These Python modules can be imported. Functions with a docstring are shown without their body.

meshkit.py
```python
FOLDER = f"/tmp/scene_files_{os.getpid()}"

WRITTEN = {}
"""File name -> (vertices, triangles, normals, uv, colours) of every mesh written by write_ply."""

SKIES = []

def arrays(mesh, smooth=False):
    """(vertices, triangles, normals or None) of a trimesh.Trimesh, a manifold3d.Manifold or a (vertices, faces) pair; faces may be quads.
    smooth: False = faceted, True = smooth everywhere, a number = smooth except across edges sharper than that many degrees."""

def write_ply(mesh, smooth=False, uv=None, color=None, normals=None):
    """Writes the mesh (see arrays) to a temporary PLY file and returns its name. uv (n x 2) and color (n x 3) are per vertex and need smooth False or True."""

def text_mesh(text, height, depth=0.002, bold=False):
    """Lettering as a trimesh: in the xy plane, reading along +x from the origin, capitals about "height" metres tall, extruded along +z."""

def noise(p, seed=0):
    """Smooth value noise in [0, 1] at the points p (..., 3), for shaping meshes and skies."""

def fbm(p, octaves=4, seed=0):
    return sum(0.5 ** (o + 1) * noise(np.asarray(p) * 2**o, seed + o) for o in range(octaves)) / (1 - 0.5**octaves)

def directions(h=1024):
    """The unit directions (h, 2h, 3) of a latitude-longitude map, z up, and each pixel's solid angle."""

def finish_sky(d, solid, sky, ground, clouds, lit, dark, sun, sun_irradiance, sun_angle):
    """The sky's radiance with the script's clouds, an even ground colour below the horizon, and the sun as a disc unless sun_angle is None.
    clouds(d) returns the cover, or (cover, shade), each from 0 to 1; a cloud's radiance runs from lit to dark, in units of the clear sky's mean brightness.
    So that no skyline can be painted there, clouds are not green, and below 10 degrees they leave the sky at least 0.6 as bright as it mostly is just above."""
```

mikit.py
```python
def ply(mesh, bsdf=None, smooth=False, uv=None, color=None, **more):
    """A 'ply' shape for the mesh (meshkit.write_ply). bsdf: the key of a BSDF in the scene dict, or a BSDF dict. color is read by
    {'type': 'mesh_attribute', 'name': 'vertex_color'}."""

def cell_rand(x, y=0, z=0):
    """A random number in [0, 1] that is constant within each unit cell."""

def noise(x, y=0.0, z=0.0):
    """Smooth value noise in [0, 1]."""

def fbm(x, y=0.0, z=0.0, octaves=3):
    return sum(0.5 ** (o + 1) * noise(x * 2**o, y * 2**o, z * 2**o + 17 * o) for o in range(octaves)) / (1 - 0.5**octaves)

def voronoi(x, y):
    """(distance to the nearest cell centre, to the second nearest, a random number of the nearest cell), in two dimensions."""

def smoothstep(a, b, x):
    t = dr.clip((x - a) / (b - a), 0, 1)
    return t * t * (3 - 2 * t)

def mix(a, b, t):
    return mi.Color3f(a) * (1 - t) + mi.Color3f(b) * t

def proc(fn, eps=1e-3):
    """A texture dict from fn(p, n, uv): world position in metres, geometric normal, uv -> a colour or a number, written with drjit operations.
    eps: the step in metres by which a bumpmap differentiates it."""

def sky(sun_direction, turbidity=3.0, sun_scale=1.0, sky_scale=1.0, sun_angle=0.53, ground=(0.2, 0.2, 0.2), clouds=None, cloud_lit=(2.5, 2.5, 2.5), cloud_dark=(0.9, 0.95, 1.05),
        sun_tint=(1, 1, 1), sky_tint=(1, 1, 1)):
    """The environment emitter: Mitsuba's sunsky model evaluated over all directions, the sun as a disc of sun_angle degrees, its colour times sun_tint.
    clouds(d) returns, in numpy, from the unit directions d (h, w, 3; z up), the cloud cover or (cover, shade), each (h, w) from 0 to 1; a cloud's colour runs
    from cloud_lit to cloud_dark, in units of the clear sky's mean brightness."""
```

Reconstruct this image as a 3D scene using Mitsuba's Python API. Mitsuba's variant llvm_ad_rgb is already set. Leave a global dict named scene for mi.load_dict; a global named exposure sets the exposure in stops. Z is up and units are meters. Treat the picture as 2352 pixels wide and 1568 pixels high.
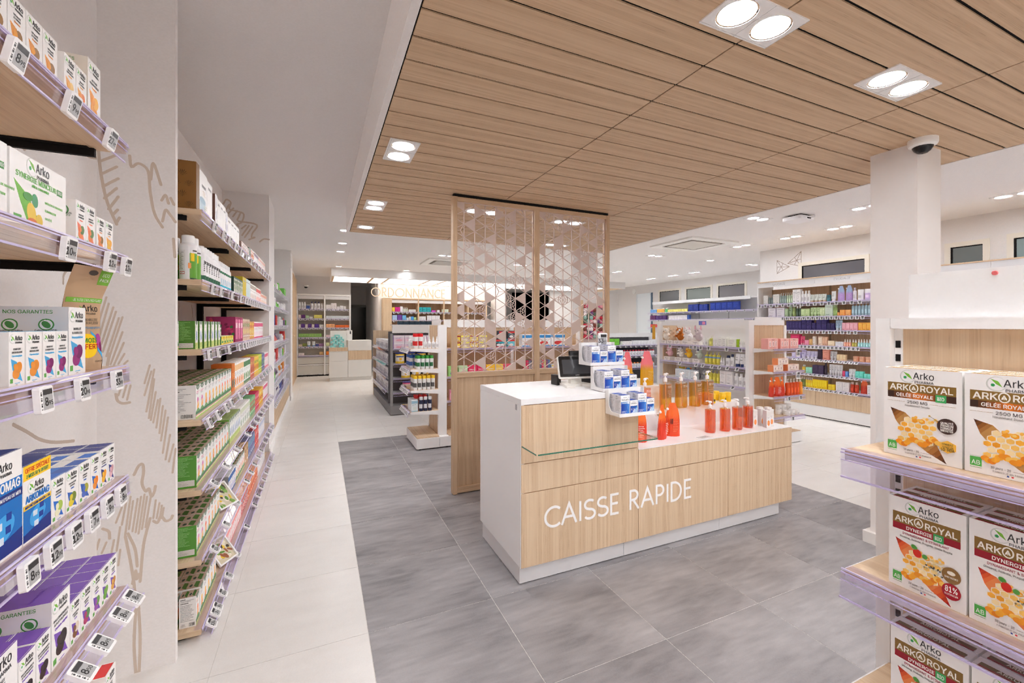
import math, random, numpy as np, trimesh, drjit as dr, mitsuba as mi, mikit, meshkit
from shapely.geometry import Polygon, LineString, MultiLineString, Point, box as sbox
from shapely.ops import unary_union
from shapely import affinity
T = mi.ScalarTransform4f
scene, labels = {}, {}
rnd = random.Random(7)

# ---------------------------------------------------------------- camera, light level
YAW = 0.4343
EYE = 1.395
FPX = 1005.5
scene['camera'] = {'type': 'perspective', 'fov': 2 * math.degrees(math.atan(1176 / FPX)), 'fov_axis': 'x', 'near_clip': 0.05, 'far_clip': 60.0,
                   'principal_point_offset_x': (1176 - 1200.9) / 2352, 'principal_point_offset_y': (784 - 747.7) / 1568,
                   'to_world': T().look_at(origin=[0, 0, EYE], target=[math.sin(YAW), math.cos(YAW), EYE], up=[0, 0, 1])}
exposure = 1.3
LAMP = 48.0          # radiance of the downlight discs
LAMP_RGB = (0.965, 0.985, 1.02)
PANEL_RGB = (0.95, 0.92, 0.87)

# ---------------------------------------------------------------- materials
def lin(c):
    return tuple((v / 255.0) ** 2.2 for v in c)

def pal(p, n, uv):
    """a colour carried by the mesh: u = 256 r + g, v = b (0..255 sRGB)"""
    u = dr.floor(uv.x + 0.5); b = dr.floor(uv.y + 0.5)
    r = dr.floor(u / 256.0); g = u - 256.0 * r
    f = lambda x: dr.power(dr.clip(x / 255.0, 0, 1), 2.2)
    return mi.Color3f(f(r), f(g), f(b))

def wood_fn(light, dark, pore):
    def fn(p, n, uv):
        a, c = uv.x, uv.y
        w = mikit.noise(a * 1.3, c * 7.0, 3.0)
        bands = mikit.fbm(a * 0.9 + 3 * w, c * 75.0 + 2.0 * w, 1.0, 3)
        fine = mikit.noise(a * 5.0, c * 420.0, 7.0)
        t = mikit.smoothstep(0.25, 0.75, bands) * 0.55 + fine * 0.45
        col = mikit.mix(light, dark, t)
        pores = mikit.smoothstep(0.70, 0.86, mikit.noise(a * 14.0, c * 520.0, 5.0)) * mikit.smoothstep(0.35, 0.7, bands)
        return mikit.mix(col, pore, pores * 0.30)
    return fn

def grey_fn(p, n, uv):
    i, j = dr.floor((p.x - 0.2) / 0.6), dr.floor((p.y - 2.7) / 0.6)
    h = mikit.cell_rand(i, j, 3)
    x, y = p.x + 9 * h, p.y + 5 * h
    a = mikit.fbm(x * 3.0, y * 5.5, 2.0, 4)
    b = mikit.fbm(x * 9 + 2 * a, y * 42.0, 6.0, 3)
    c = mikit.noise(x * 300, y * 300, 1.0)
    t = 0.30 + 0.75 * (a - 0.5) + 0.42 * (b - 0.5) + 0.08 * (c - .5) + 0.10 * (h - 0.5)
    return mikit.mix(lin((112, 110, 113)), lin((172, 169, 171)), dr.clip(t + 0.18, 0, 1))

def white_fn(p, n, uv):
    i, j = dr.floor((p.x - 0.2) / 0.6), dr.floor((p.y - 2.7) / 0.6)
    h = mikit.cell_rand(i, j, 9)
    a = mikit.fbm((p.x + 7 * h) * 5.0, (p.y + 3 * h) * 14.0, 2.0, 3)
    c = mikit.noise(p.x * 350, p.y * 350, 1.0)
    return mikit.mix(lin((214, 211, 207)), lin((231, 229, 226)), dr.clip(0.5 + 0.5 * (a - .5) + .25 * (c - .5) + .2 * (h - .5), 0, 1))

def paint_fn(p, n, uv):
    c = mikit.fbm(p.x * 160, p.y * 160, p.z * 160, 2)
    return mikit.mix(lin((224, 221, 219)), lin((231, 228, 227)), c)

def foil_fn(p, n, uv):
    return pal(p, n, uv)

def prin(col, rough, **k):
    return {'type': 'twosided', 'bsdf': {'type': 'principled', 'base_color': col if isinstance(col, dict) else {'type': 'rgb', 'value': list(col)}, 'roughness': rough, **k}}

PAL = mikit.proc(pal)
scene['m_card'] = prin(PAL, 0.42, specular=0.45)                    # printed carton, laminated
scene['m_matte'] = prin(PAL, 0.75, specular=0.25)                   # painted metal, cloth, paper
scene['m_gloss'] = prin(PAL, 0.16, specular=0.5)                    # glossy plastic
scene['m_oak'] = prin(mikit.proc(wood_fn(lin((222, 197, 167)), lin((203, 174, 142)), lin((160, 126, 96)))), 0.5, specular=0.35)
scene['m_oak_brown'] = prin(mikit.proc(wood_fn(lin((206, 178, 148)), lin((188, 158, 127)), lin((150, 118, 90)))), 0.5, specular=0.35)  # darker copy of the oak, with the weaker ceiling light in its tone
scene['m_grey_tile'] = prin(mikit.proc(grey_fn), 0.40, specular=0.45)
scene['m_white_tile'] = prin(mikit.proc(white_fn), 0.30, specular=0.5)
scene['m_paint'] = prin(mikit.proc(paint_fn), 0.8, specular=0.2)
scene['m_glass'] = {'type': 'dielectric', 'int_ior': 1.5, 'specular_transmittance': {'type': 'rgb', 'value': [0.80, 0.93, 0.88]}}
scene['m_pane'] = {'type': 'thindielectric', 'int_ior': 1.5}
scene['m_rail'] = {'type': 'thindielectric', 'int_ior': 1.49, 'specular_transmittance': {'type': 'rgb', 'value': [0.80, 0.77, 0.90]}}
scene['m_chrome'] = {'type': 'roughconductor', 'material': 'Al', 'alpha': 0.15}
def liquid(rgb):
    return {'type': 'thindielectric', 'int_ior': 1.35, 'specular_transmittance': {'type': 'rgb', 'value': list(rgb)}}

# ---------------------------------------------------------------- mesh builder
def code(c):
    return (256.0 * round(c[0]) + round(c[1]), float(round(c[2])))

WHITE = (238, 237, 236); PANELW = (240, 240, 240); BLACK = (26, 25, 26); LILAC = (196, 186, 222)

class M:
    def __init__(self):
        self.v, self.f, self.uv, self.n = [], [], [], 0
    def add(self, v, f, col=None, uv=None):
        v, f = np.asarray(v, float), np.asarray(f, int)
        self.v.append(v); self.f.append(f + self.n); self.n += len(v)
        self.uv.append(np.tile(code(col), (len(v), 1)) if uv is None else np.asarray(uv, float))
        return self
    def quad(self, a, b, c, d, col, uv=None):
        return self.add([a, b, c, d], [[0, 1, 2], [0, 2, 3]], col, uv)
    def box(self, x0, y0, z0, x1, y1, z1, col, sides=None):
        """sides: other colours for '-x' '+x' '-y' '+y' '-z' '+z'; None leaves a side out"""
        s = sides or {}
        Q = {'-x': [(x0, y1, z0), (x0, y0, z0), (x0, y0, z1), (x0, y1, z1)], '+x': [(x1, y0, z0), (x1, y1, z0), (x1, y1, z1), (x1, y0, z1)],
             '-y': [(x0, y0, z0), (x1, y0, z0), (x1, y0, z1), (x0, y0, z1)], '+y': [(x1, y1, z0), (x0, y1, z0), (x0, y1, z1), (x1, y1, z1)],
             '-z': [(x0, y1, z0), (x1, y1, z0), (x1, y0, z0), (x0, y0, z0)], '+z': [(x0, y0, z1), (x1, y0, z1), (x1, y1, z1), (x0, y1, z1)]}
        for k, q in Q.items():
            c = s.get(k, col)
            if c is not None: self.quad(*q, c)
        return self
    def wbox(self, x0, y0, z0, x1, y1, z1, axis, seed=0.0):
        """a box whose uv runs along the grain (axis 0, 1 or 2) and across it, in metres"""
        P = M().box(x0, y0, z0, x1, y1, z1, WHITE)
        for i, v in enumerate(P.v):
            nrm = int(np.argmin(np.ptp(v, axis=0)))
            al = axis if nrm != axis else (axis + 1) % 3
            ac = [k for k in range(3) if k not in (nrm, al)][0]
            self.add(v, [[0, 1, 2], [0, 2, 3]], None, np.stack([v[:, al] + seed * 3.7, v[:, ac] + 0.37 * nrm + seed * 1.3], 1))
        return self
    def wmesh(self, tm, axis, seed=0.0):
        v = np.asarray(tm.triangles).reshape(-1, 3)
        nr = np.repeat(np.asarray(tm.face_normals), 3, 0)
        ac = (axis + 1) % 3; ad = (axis + 2) % 3
        w = np.where(np.abs(nr[:, ac]) > np.abs(nr[:, ad]), v[:, ad], v[:, ac])
        return self.add(v, np.arange(len(v)).reshape(-1, 3), None, np.stack([v[:, axis] + seed * 3.7, w + seed * 1.3], 1))
    def tm(self, tm, col, m=None):
        v = np.asarray(tm.triangles).reshape(-1, 3)
        if m is not None: v = v @ np.asarray(m)[:3, :3].T + np.asarray(m)[:3, 3]
        return self.add(v, np.arange(len(v)).reshape(-1, 3), col)
    def smooth(self, tm, col, m=None):
        v = np.asarray(tm.vertices)
        if m is not None: v = v @ np.asarray(m)[:3, :3].T + np.asarray(m)[:3, 3]
        return self.add(v, tm.faces, col)
    def prism(self, shape, h, col, m=None):
        for g in getattr(shape, 'geoms', [shape]):
            if g.area > 1e-9: self.tm(trimesh.creation.extrude_polygon(g, h, engine='earcut'), col, m)
        return self
    def lathe(self, prof, n, col, at=(0, 0, 0), sx=1.0, sy=1.0, capped=True):
        """prof: (r, z) from bottom to top or (r, z, colour of the segment that starts there); hard edges where it turns by more than 40 degrees"""
        th = np.arange(n) / n * 2 * math.pi; cs, sn = np.cos(th), np.sin(th)
        ring = lambda r, z: np.stack([at[0] + sx * r * cs, at[1] + sy * r * sn, np.full(n, at[2] + z)], 1)
        i = np.arange(n); j = (i + 1) % n
        side = np.vstack([np.stack([i, j, j + n], 1), np.stack([i, j + n, i + n], 1)])
        for k in range(len(prof) - 1):
            a, b = prof[k], prof[k + 1]
            self.add(np.vstack([ring(a[0], a[1]), ring(b[0], b[1])]), side, a[2] if len(a) > 2 else col)
        if capped:
            for (r, z, *c), up in ((prof[0], 0), (prof[-1], 1)):
                if r > 1e-6:
                    f = np.stack([i, j, np.full(n, n)], 1)
                    self.add(np.vstack([ring(r, z), [[at[0], at[1], at[2] + z]]]), f if up else f[:, ::-1], c[0] if c else col)
        return self
    def tube(self, pts, r, col, n=8, closed=False):
        pts = np.asarray(pts, float); d = np.gradient(pts, axis=0)
        if closed: d = np.roll(pts, -1, 0) - np.roll(pts, 1, 0)
        d /= np.linalg.norm(d, axis=1, keepdims=True) + 1e-12
        up = np.array([0, 0, 1.0]) if abs(d[:, 2]).mean() < .9 else np.array([1.0, 0, 0])
        a = np.cross(d, up); a /= np.linalg.norm(a, axis=1, keepdims=True) + 1e-12; b = np.cross(a, d)
        th = np.arange(n) / n * 2 * math.pi; k = len(pts)
        rr = np.broadcast_to(r, (k,))
        v = (pts[:, None] + rr[:, None, None] * (a[:, None] * np.cos(th)[None, :, None] + b[:, None] * np.sin(th)[None, :, None])).reshape(-1, 3)
        F = []
        for s in range(k if closed else k - 1):
            for i in range(n):
                p, q = s * n + i, s * n + (i + 1) % n; p2, q2 = ((s + 1) % k) * n + i, ((s + 1) % k) * n + (i + 1) % n
                F += [[p, q, q2], [p, q2, p2]]
        if not closed:
            for s in (0, k - 1):
                F += [[s * n, s * n + i, s * n + i + 1] if s else [s * n, s * n + i + 1, s * n + i] for i in range(1, n - 1)]
        return self.add(v, F, col)
    def text(self, s, h, at, col, face='-y', bold=False, w=None, align='c', depth=0.0004):
        """lettering on a plane: face '-y' reads along +x, '+x' along +y, '-x' along -y, '+z' along +x; w squeezes it to that width"""
        tmv = text_shape(s, bold)
        v = tmv[0].copy(); v[:, :2] *= h; v[:, 2] *= depth
        x0, x1 = v[:, 0].min(), v[:, 0].max()
        if w is not None and x1 - x0 > 1e-6: v[:, 0] *= w / (x1 - x0)
        x0, x1 = v[:, 0].min(), v[:, 0].max()
        v[:, 0] -= {'c': (x0 + x1) / 2, 'l': x0, 'r': x1}[align]
        R = FACES[face]
        v = v @ R.T + np.asarray(at)
        return self.add(v, tmv[1], col)
    def flat(self, shape, at, col, face='-y', depth=0.0003):
        """a printed shape, its x,y laid on a face"""
        m = np.eye(4); m[:3, :3] = FACES[face]; m[:3, 3] = at
        return self.prism(shape, depth, col, m)
    def done(self):
        return np.vstack(self.v), np.vstack(self.f), np.vstack(self.uv)
    def ply(self, bsdf):
        v, f, uv = self.done()
        return mikit.ply((v, f), bsdf, smooth=True, uv=uv)

FACES = {'-y': np.array([[1, 0, 0], [0, 0, -1], [0, 1, 0.0]]), '+x': np.array([[0, 0, 1], [1, 0, 0], [0, 1, 0.0]]), '-x': np.array([[0, 0, -1], [-1, 0, 0], [0, 1, 0.0]]),
         '+z': np.eye(3), '+y': np.array([[-1, 0, 0], [0, 0, 1], [0, 1, 0.0]])}
_txt = {}
def text_shape(s, bold=False):
    if (s, bold) not in _txt:
        t = meshkit.text_mesh(s, 1.0, 1.0, bold)
        keep = np.asarray(t.face_normals)[:, 2] > -0.5
        v = np.asarray(t.triangles)[keep].reshape(-1, 3)
        _txt[(s, bold)] = (v, np.arange(len(v)).reshape(-1, 3))
    return _txt[(s, bold)]

# ---------------------------------------------------------------- names
_used = {}
def key(name):
    k = _used.get(name, -1) + 1; _used[name] = k
    return name if k == 0 else f'{name}_{k:03d}'
def thing(name, label, cat, group=None):
    k = key(name); labels[k] = {'label': label, 'category': cat}
    if group: labels[k]['group'] = group
    return k
def struct(name, label=None):
    k = key(name); labels[k] = {'kind': 'structure'}
    if label: labels[k]['label'] = label
    return k
def part(parent, name, m, bsdf, label=None, to=None, **more):
    k = key(f'{parent}__{name}')
    s = dict(m) if isinstance(m, dict) else m.ply(bsdf)
    if to is not None: s['to_world'] = to
    s.update(more); scene[k] = s
    if label: labels[k] = {'label': label}
    return k
def own(k, m, bsdf, to=None, **more):
    """the thing itself as one mesh"""
    s = dict(m) if isinstance(m, dict) else m.ply(bsdf)
    if to is not None: s['to_world'] = to
    s.update(more); scene[k] = s
    return k
class Kind:
    """a product built once: parts (name, ply dict); place() adds one copy under its own key"""
    def __init__(self, name, cat, parts, size):
        self.name, self.cat, self.size = name, cat, size
        self.parts = [(n, m.ply(b)) for n, m, b in parts]
    def place(self, loc, rot=0.0, label='', group=None, tilt=0.0, scale=1.0):
        to = T().translate(list(loc)).rotate([0, 0, 1], rot)
        if tilt: to = to @ T().rotate([1, 0, 0], tilt)
        if scale != 1.0: to = to @ T().scale([scale] * 3)
        k = thing(self.name, label, self.cat, group)
        for n, p in self.parts:
            kk = k if n is None else key(f'{k}__{n}')
            scene[kk] = {**p, 'to_world': to}
        return k
# ================================================================ the setting
ZW, ZC = 2.795, 2.487          # white ceiling, underside of the wooden ceiling
# ---- floor: a bed of grout and single tiles
fl = struct('floor', 'floor of pale tiles with a field of grey concrete tiles')
part(fl, 'bed', M().box(-1.2, -3.4, -0.05, 10.6, 17, -0.001, (206, 203, 199)), 'm_matte')
gt, wt = M().box(0, 0, -0.012, 0.597, 0.597, 0, WHITE).ply('m_grey_tile'), M().box(0, 0, -0.012, 0.597, 0.597, 0, WHITE).ply('m_white_tile')
ntile = 0
far_white = M()
for i in range(-2, 16):
    for j in range(-10, 19):
        x, y = 0.2 + 0.6 * i, 2.7 + 0.6 * j
        grey = 0 <= i <= 5 and j <= 4
        seen = (grey and y > -1) or (i in (-2, -1) and y > 0.8) or (0 <= i <= 2 and y > 5) or (i >= 6 and 0.8 < y < 6.3 and x < 7.0) or (i > 2 and 5.6 < y < 9 and x < 8)
        if seen and ntile < 298:
            part(fl, 'tile', gt if grey else wt, None, to=T().translate([x + .0015, y + .0015, 0])); ntile += 1
        elif not grey:
            far_white.box(x + .001, y + .001, -.012, x + .599, y + .599, 0, WHITE, {'-z': None})
        else:
            far_white.box(x + .001, y + .001, -.012, x + .599, y + .599, -.0005, WHITE, {'-z': None})
k = part(fl, 'tile_field', far_white, 'm_white_tile'); labels[k] = {'kind': 'stuff'}
# ---- ceilings
ce = struct('ceiling', 'white plaster ceiling')
part(ce, 'plaster', M().box(-1.2, -3.4, ZW, 10.6, 17, ZW + .1, WHITE), 'm_paint')
dc = struct('ceiling', 'dropped ceiling of oak planks in a white frame')
part(dc, 'frame', M().box(.28, -3.2, ZC, .312, 5.52, ZW, WHITE).box(3.833, -3.2, ZC - .002, 3.86, 5.52, ZW, WHITE).box(.312, 5.475, ZC, 3.833, 5.52, ZW, WHITE).box(.28, -3.25, ZC, 3.86, -3.2, ZW, WHITE), 'm_paint')
part(dc, 'backing', M().box(.312, -3.2, ZC + .0065, 3.833, 5.475, ZC + .03, (14, 13, 13)), 'm_matte')
cols = [(.318, 1.462), (1.470, 2.638), (2.646, 3.829)]
pl = [[M().wbox(0, 0, 0, b - a, .147, .006, 0, s * 1.37 + a).ply('m_oak_brown') for s in range(5)] for a, b in cols]
for j in range(53):
    y = 5.322 - .1585 * j
    for c, (a, b) in enumerate(cols):
        part(dc, 'plank', pl[c][rnd.randrange(5)], None, to=T().translate([a, y, ZC]))
# ---- walls
def wall(name, *boxes, label=None):
    k = struct(name, label); m = M()
    for b in boxes: m.box(*b, WHITE)
    part(k, 'plaster', m, 'm_paint'); return k
BX1, FINX, FINY = -.79, -.542, 2.25
wl = wall('wall_left', (-1.1, -3.4, 0, BX1, FINY + .03, ZW), (BX1, FINY, 0, FINX, FINY + .03, ZW), (-1.1, FINY + .03, 0, -.915, 17, ZW), (-.915, 5.41, 0, -.494, 6.0, ZW), (-.915, 9.2, 0, -.49, 9.75, ZW),
          label='white wall of shelf recesses with a line drawing')
wall('wall_back', (-1.1, -3.5, 0, 10.6, -3.4, ZW))
wall('wall_right', (7.55, -3.4, 0, 7.75, 5.62, ZW), (10.1, 5.52, 0, 10.3, 17, ZW), (7.75, 5.52, 0, 10.3, 5.62, ZW), label='white wall above the long skincare shelves')
wall('wall_far', (-.915, 13.72, 0, .82, 13.82, ZW), (1.5, 12.95, 0, 1.58, 17, ZW), (1.58, 12.98, 2.16, 5.2, 13.1, ZW), (1.58, 12.98, 0, 5.2, 13.1, .3), (4.9, 12.6, 0, 5.25, 12.98, ZW), (7.2, 13.3, 0, 10.1, 13.4, ZW), label='white far wall behind the counters')
wall('wall_office', (.82, 16.6, 0, 7.2, 16.7, ZW))
co = struct('column', 'white square column under the edge of the oak ceiling')
part(co, 'shaft', M().box(3.225, 1.375, 0, 3.50, 1.62, ZC, (224, 220, 218)), 'm_matte')
part(co, 'baseboard', M().box(3.195, 1.345, 0, 3.53, 1.65, .072, (224, 222, 220)), 'm_matte')
tr = struct('baseboard_left'); part(tr, 'board', M().box(-.494, 5.39, 0, -.482, 6.0, .08, WHITE).box(-.49, 9.18, 0, -.478, 9.75, .08, WHITE), 'm_matte')
# ---- line drawing on the left wall (flat printed lines)
def ribbon(m, pts, w, plane, off):
    s = LineString(pts).buffer(w / 2, cap_style=1, quad_segs=3)
    if plane == 'fin': m.flat(s, (0, off, 0), (200, 185, 171), '-y')
    else: m.flat(affinity.scale(s, 1, 1, origin=(0, 0)), (off, 0, 0), (186, 172, 160), '+x')
def curve(p, n=6):
    p = np.asarray(p, float); out = []
    q = np.vstack([2 * p[0] - p[1], p, 2 * p[-1] - p[-2]])
    for i in range(1, len(q) - 2):
        for t in np.linspace(0, 1, n, endpoint=False):
            out.append(.5 * (2 * q[i] + (q[i + 1] - q[i - 1]) * t + (2 * q[i - 1] - 5 * q[i] + 4 * q[i + 1] - q[i + 2]) * t * t + (3 * q[i] - q[i - 1] - 3 * q[i + 1] + q[i + 2]) * t ** 3))
    return np.vstack([out, p[-1:]])
FINB = [[(-0.785,2.08),(-0.777,1.988),(-0.76,1.887),(-0.73,1.796)],[(-0.785,2.08),(-0.76,2.088)],[(-0.78,2.038),(-0.734,2.068)],[(-0.777,1.988),(-0.73,2.024)],[(-0.771,1.941),(-0.725,1.978)],[(-0.767,1.895),(-0.73,1.939)],[(-0.754,1.854),(-0.725,1.906)],[(-0.74,1.835),(-0.727,1.854)],[(-0.732,1.801),(-0.721,1.823)],[(-0.69,2.075),(-0.684,2.031),(-0.662,2.048),(-0.632,2.023),(-0.625,1.939),(-0.611,1.852),(-0.585,1.798)],[(-0.623,1.989),(-0.615,2.056),(-0.59,1.972)],[(-0.588,1.908),(-0.575,1.931),(-0.565,1.898)],[(-0.558,1.921),(-0.547,1.895)],[(-0.585,1.823),(-0.575,1.87),(-0.561,1.854),(-0.542,1.824)],[(-0.549,1.754),(-0.544,1.679)],[(-0.758,1.24),(-0.751,1.285)],[(-0.676,0.797),(-0.662,0.83),(-0.649,0.835),(-0.646,0.801),(-0.651,0.758),(-0.639,0.725),(-0.629,0.734),(-0.621,0.701),(-0.612,0.717),(-0.608,0.741)],[(-0.614,0.6),(-0.601,0.591),(-0.59,0.617),(-0.575,0.593),(-0.558,0.597),(-0.552,0.61)],[(-0.772,0.599),(-0.754,0.585),(-0.751,0.557)],[(-0.703,0.554),(-0.687,0.45),(-0.676,0.36)],[(-0.695,0.565),(-0.673,0.499),(-0.666,0.428)],[(-0.625,0.613),(-0.646,0.511),(-0.657,0.364)],[(-0.732,1.124),(-0.727,1.098),(-0.711,1.086),(-0.69,1.088)],[(-0.681,0.362),(-0.671,0.411),(-0.668,0.376),(-0.662,0.395)],[(-0.668,-0.041),(-0.676,0.116),(-0.671,0.254),(-0.676,0.36)],[(-0.662,0.269),(-0.657,0.127),(-0.662,-0.043)]]
FINH = [[(-0.795,1.434),(-0.777,1.519)],[(-0.786,1.4),(-0.761,1.507)],[(-0.781,1.357),(-0.754,1.482)],[(-0.776,1.323),(-0.74,1.468)],[(-0.772,1.292),(-0.732,1.451)],[(-0.761,1.275),(-0.723,1.426)],[(-0.756,1.257),(-0.712,1.429)],[(-0.748,1.243),(-0.712,1.37)],[(-0.738,1.24),(-0.708,1.327)],[(-0.725,1.243),(-0.706,1.283)],[(-0.707,1.242),(-0.696,1.255)],[(-0.725,1.118),(-0.714,1.157)],[(-0.711,1.11),(-0.7,1.157)],[(-0.698,1.099),(-0.687,1.156)],[(-0.643,1.162),(-0.626,1.235)],[(-0.643,1.113),(-0.621,1.21)],[(-0.637,1.047),(-0.612,1.217)],[(-0.629,1.02),(-0.612,1.178)],[(-0.623,1.011),(-0.607,1.125)],[(-0.615,1.001),(-0.6,1.092)],[(-0.605,0.979),(-0.592,1.097)],[(-0.595,0.955),(-0.584,1.066)],[(-0.59,0.924),(-0.575,1.047)],[(-0.584,0.873),(-0.567,1.018)],[(-0.575,0.845),(-0.56,0.946)],[(-0.564,0.835),(-0.549,0.905)],[(-0.552,0.788),(-0.542,0.886)],[(-0.732,0.615),(-0.714,0.673)],[(-0.714,0.603),(-0.7,0.696)],[(-0.704,0.558),(-0.687,0.711)],[(-0.692,0.582),(-0.679,0.693)],[(-0.681,0.571),(-0.665,0.699)],[(-0.671,0.565),(-0.654,0.706)],[(-0.662,0.558),(-0.643,0.713)],[(-0.651,0.574),(-0.635,0.703)],[(-0.64,0.58),(-0.623,0.701)],[(-0.615,0.611),(-0.607,0.684)],[(-0.604,0.609),(-0.595,0.67)],[(-0.595,0.598),(-0.587,0.659)],[(-0.587,0.606),(-0.581,0.648)],[(-0.79,0.521),(-0.782,0.56)],[(-0.775,0.504),(-0.761,0.544)],[(-0.746,0.498),(-0.738,0.548)],[(-0.73,0.503),(-0.719,0.596)],[(-0.725,0.445),(-0.719,0.506)]]
PILB = [[(-0.905,2.654),(-0.878,2.703),(-0.84,2.675),(-0.852,2.606),(-0.783,2.591),(-0.725,2.566),(-0.744,2.481),(-0.783,2.455),(-0.771,2.433)],[(-0.878,2.603),(-0.856,2.651)],[(-0.863,2.56),(-0.817,2.619)],[(-0.821,2.532),(-0.783,2.596)],[(-0.783,2.5),(-0.756,2.571)],[(-0.771,2.488),(-0.607,2.467),(-0.646,2.376),(-0.654,2.329),(-0.626,2.331),(-0.678,2.304)],[(-0.744,2.413),(-0.705,2.453)],[(-0.74,2.344),(-0.678,2.451)],[(-0.717,2.324),(-0.646,2.445)],[(-0.579,2.289),(-0.543,2.32),(-0.494,2.319)]]
BAYB = [[(1.797,1.95),(1.802,1.929),(1.787,1.915)],[(2.133,2.048),(2.156,2.034),(2.189,2.033),(2.25,2.049)],[(2.004,1.539),(2.009,1.569),(2.047,1.593),(2.139,1.607)],[(1.737,1.114),(1.797,1.082),(1.864,1.043),(1.937,1.016),(2.018,0.998),(2.076,0.987)],[(1.681,1.369),(1.797,1.379)]]

FINC = []
mm = M()
for l in FINB: ribbon(mm, curve(l, 4), .010, 'fin', FINY)
for a, b in FINH: ribbon(mm, [a, b], .007, 'fin', FINY)
part(wl, 'line_drawing', mm, 'm_matte')
mm = M()
for l in PILB: ribbon(mm, curve(l, 4), .016, 'fin', 5.41)
part(wl, 'line_drawing', mm, 'm_matte')
mm = M()
for l in BAYB: ribbon(mm, curve(l, 5), .011, 'bay', BX1)
for y, z in [(2.75, 1.25), (2.9, 1.5), (3.4, 1.48), (3.75, 1.5), (4.2, 1.46), (2.8, .98), (3.3, 1.0), (2.75, 2.3), (3.0, 2.35)]:
    ribbon(mm, curve([(y, z - .12), (y + .04, z + .02), (y + .02, z + .1), (y + .1, z - .03), (y + .17, z + .12)], 4), .007, 'bay', -.915)
part(wl, 'line_drawing', mm, 'm_matte')
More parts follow.
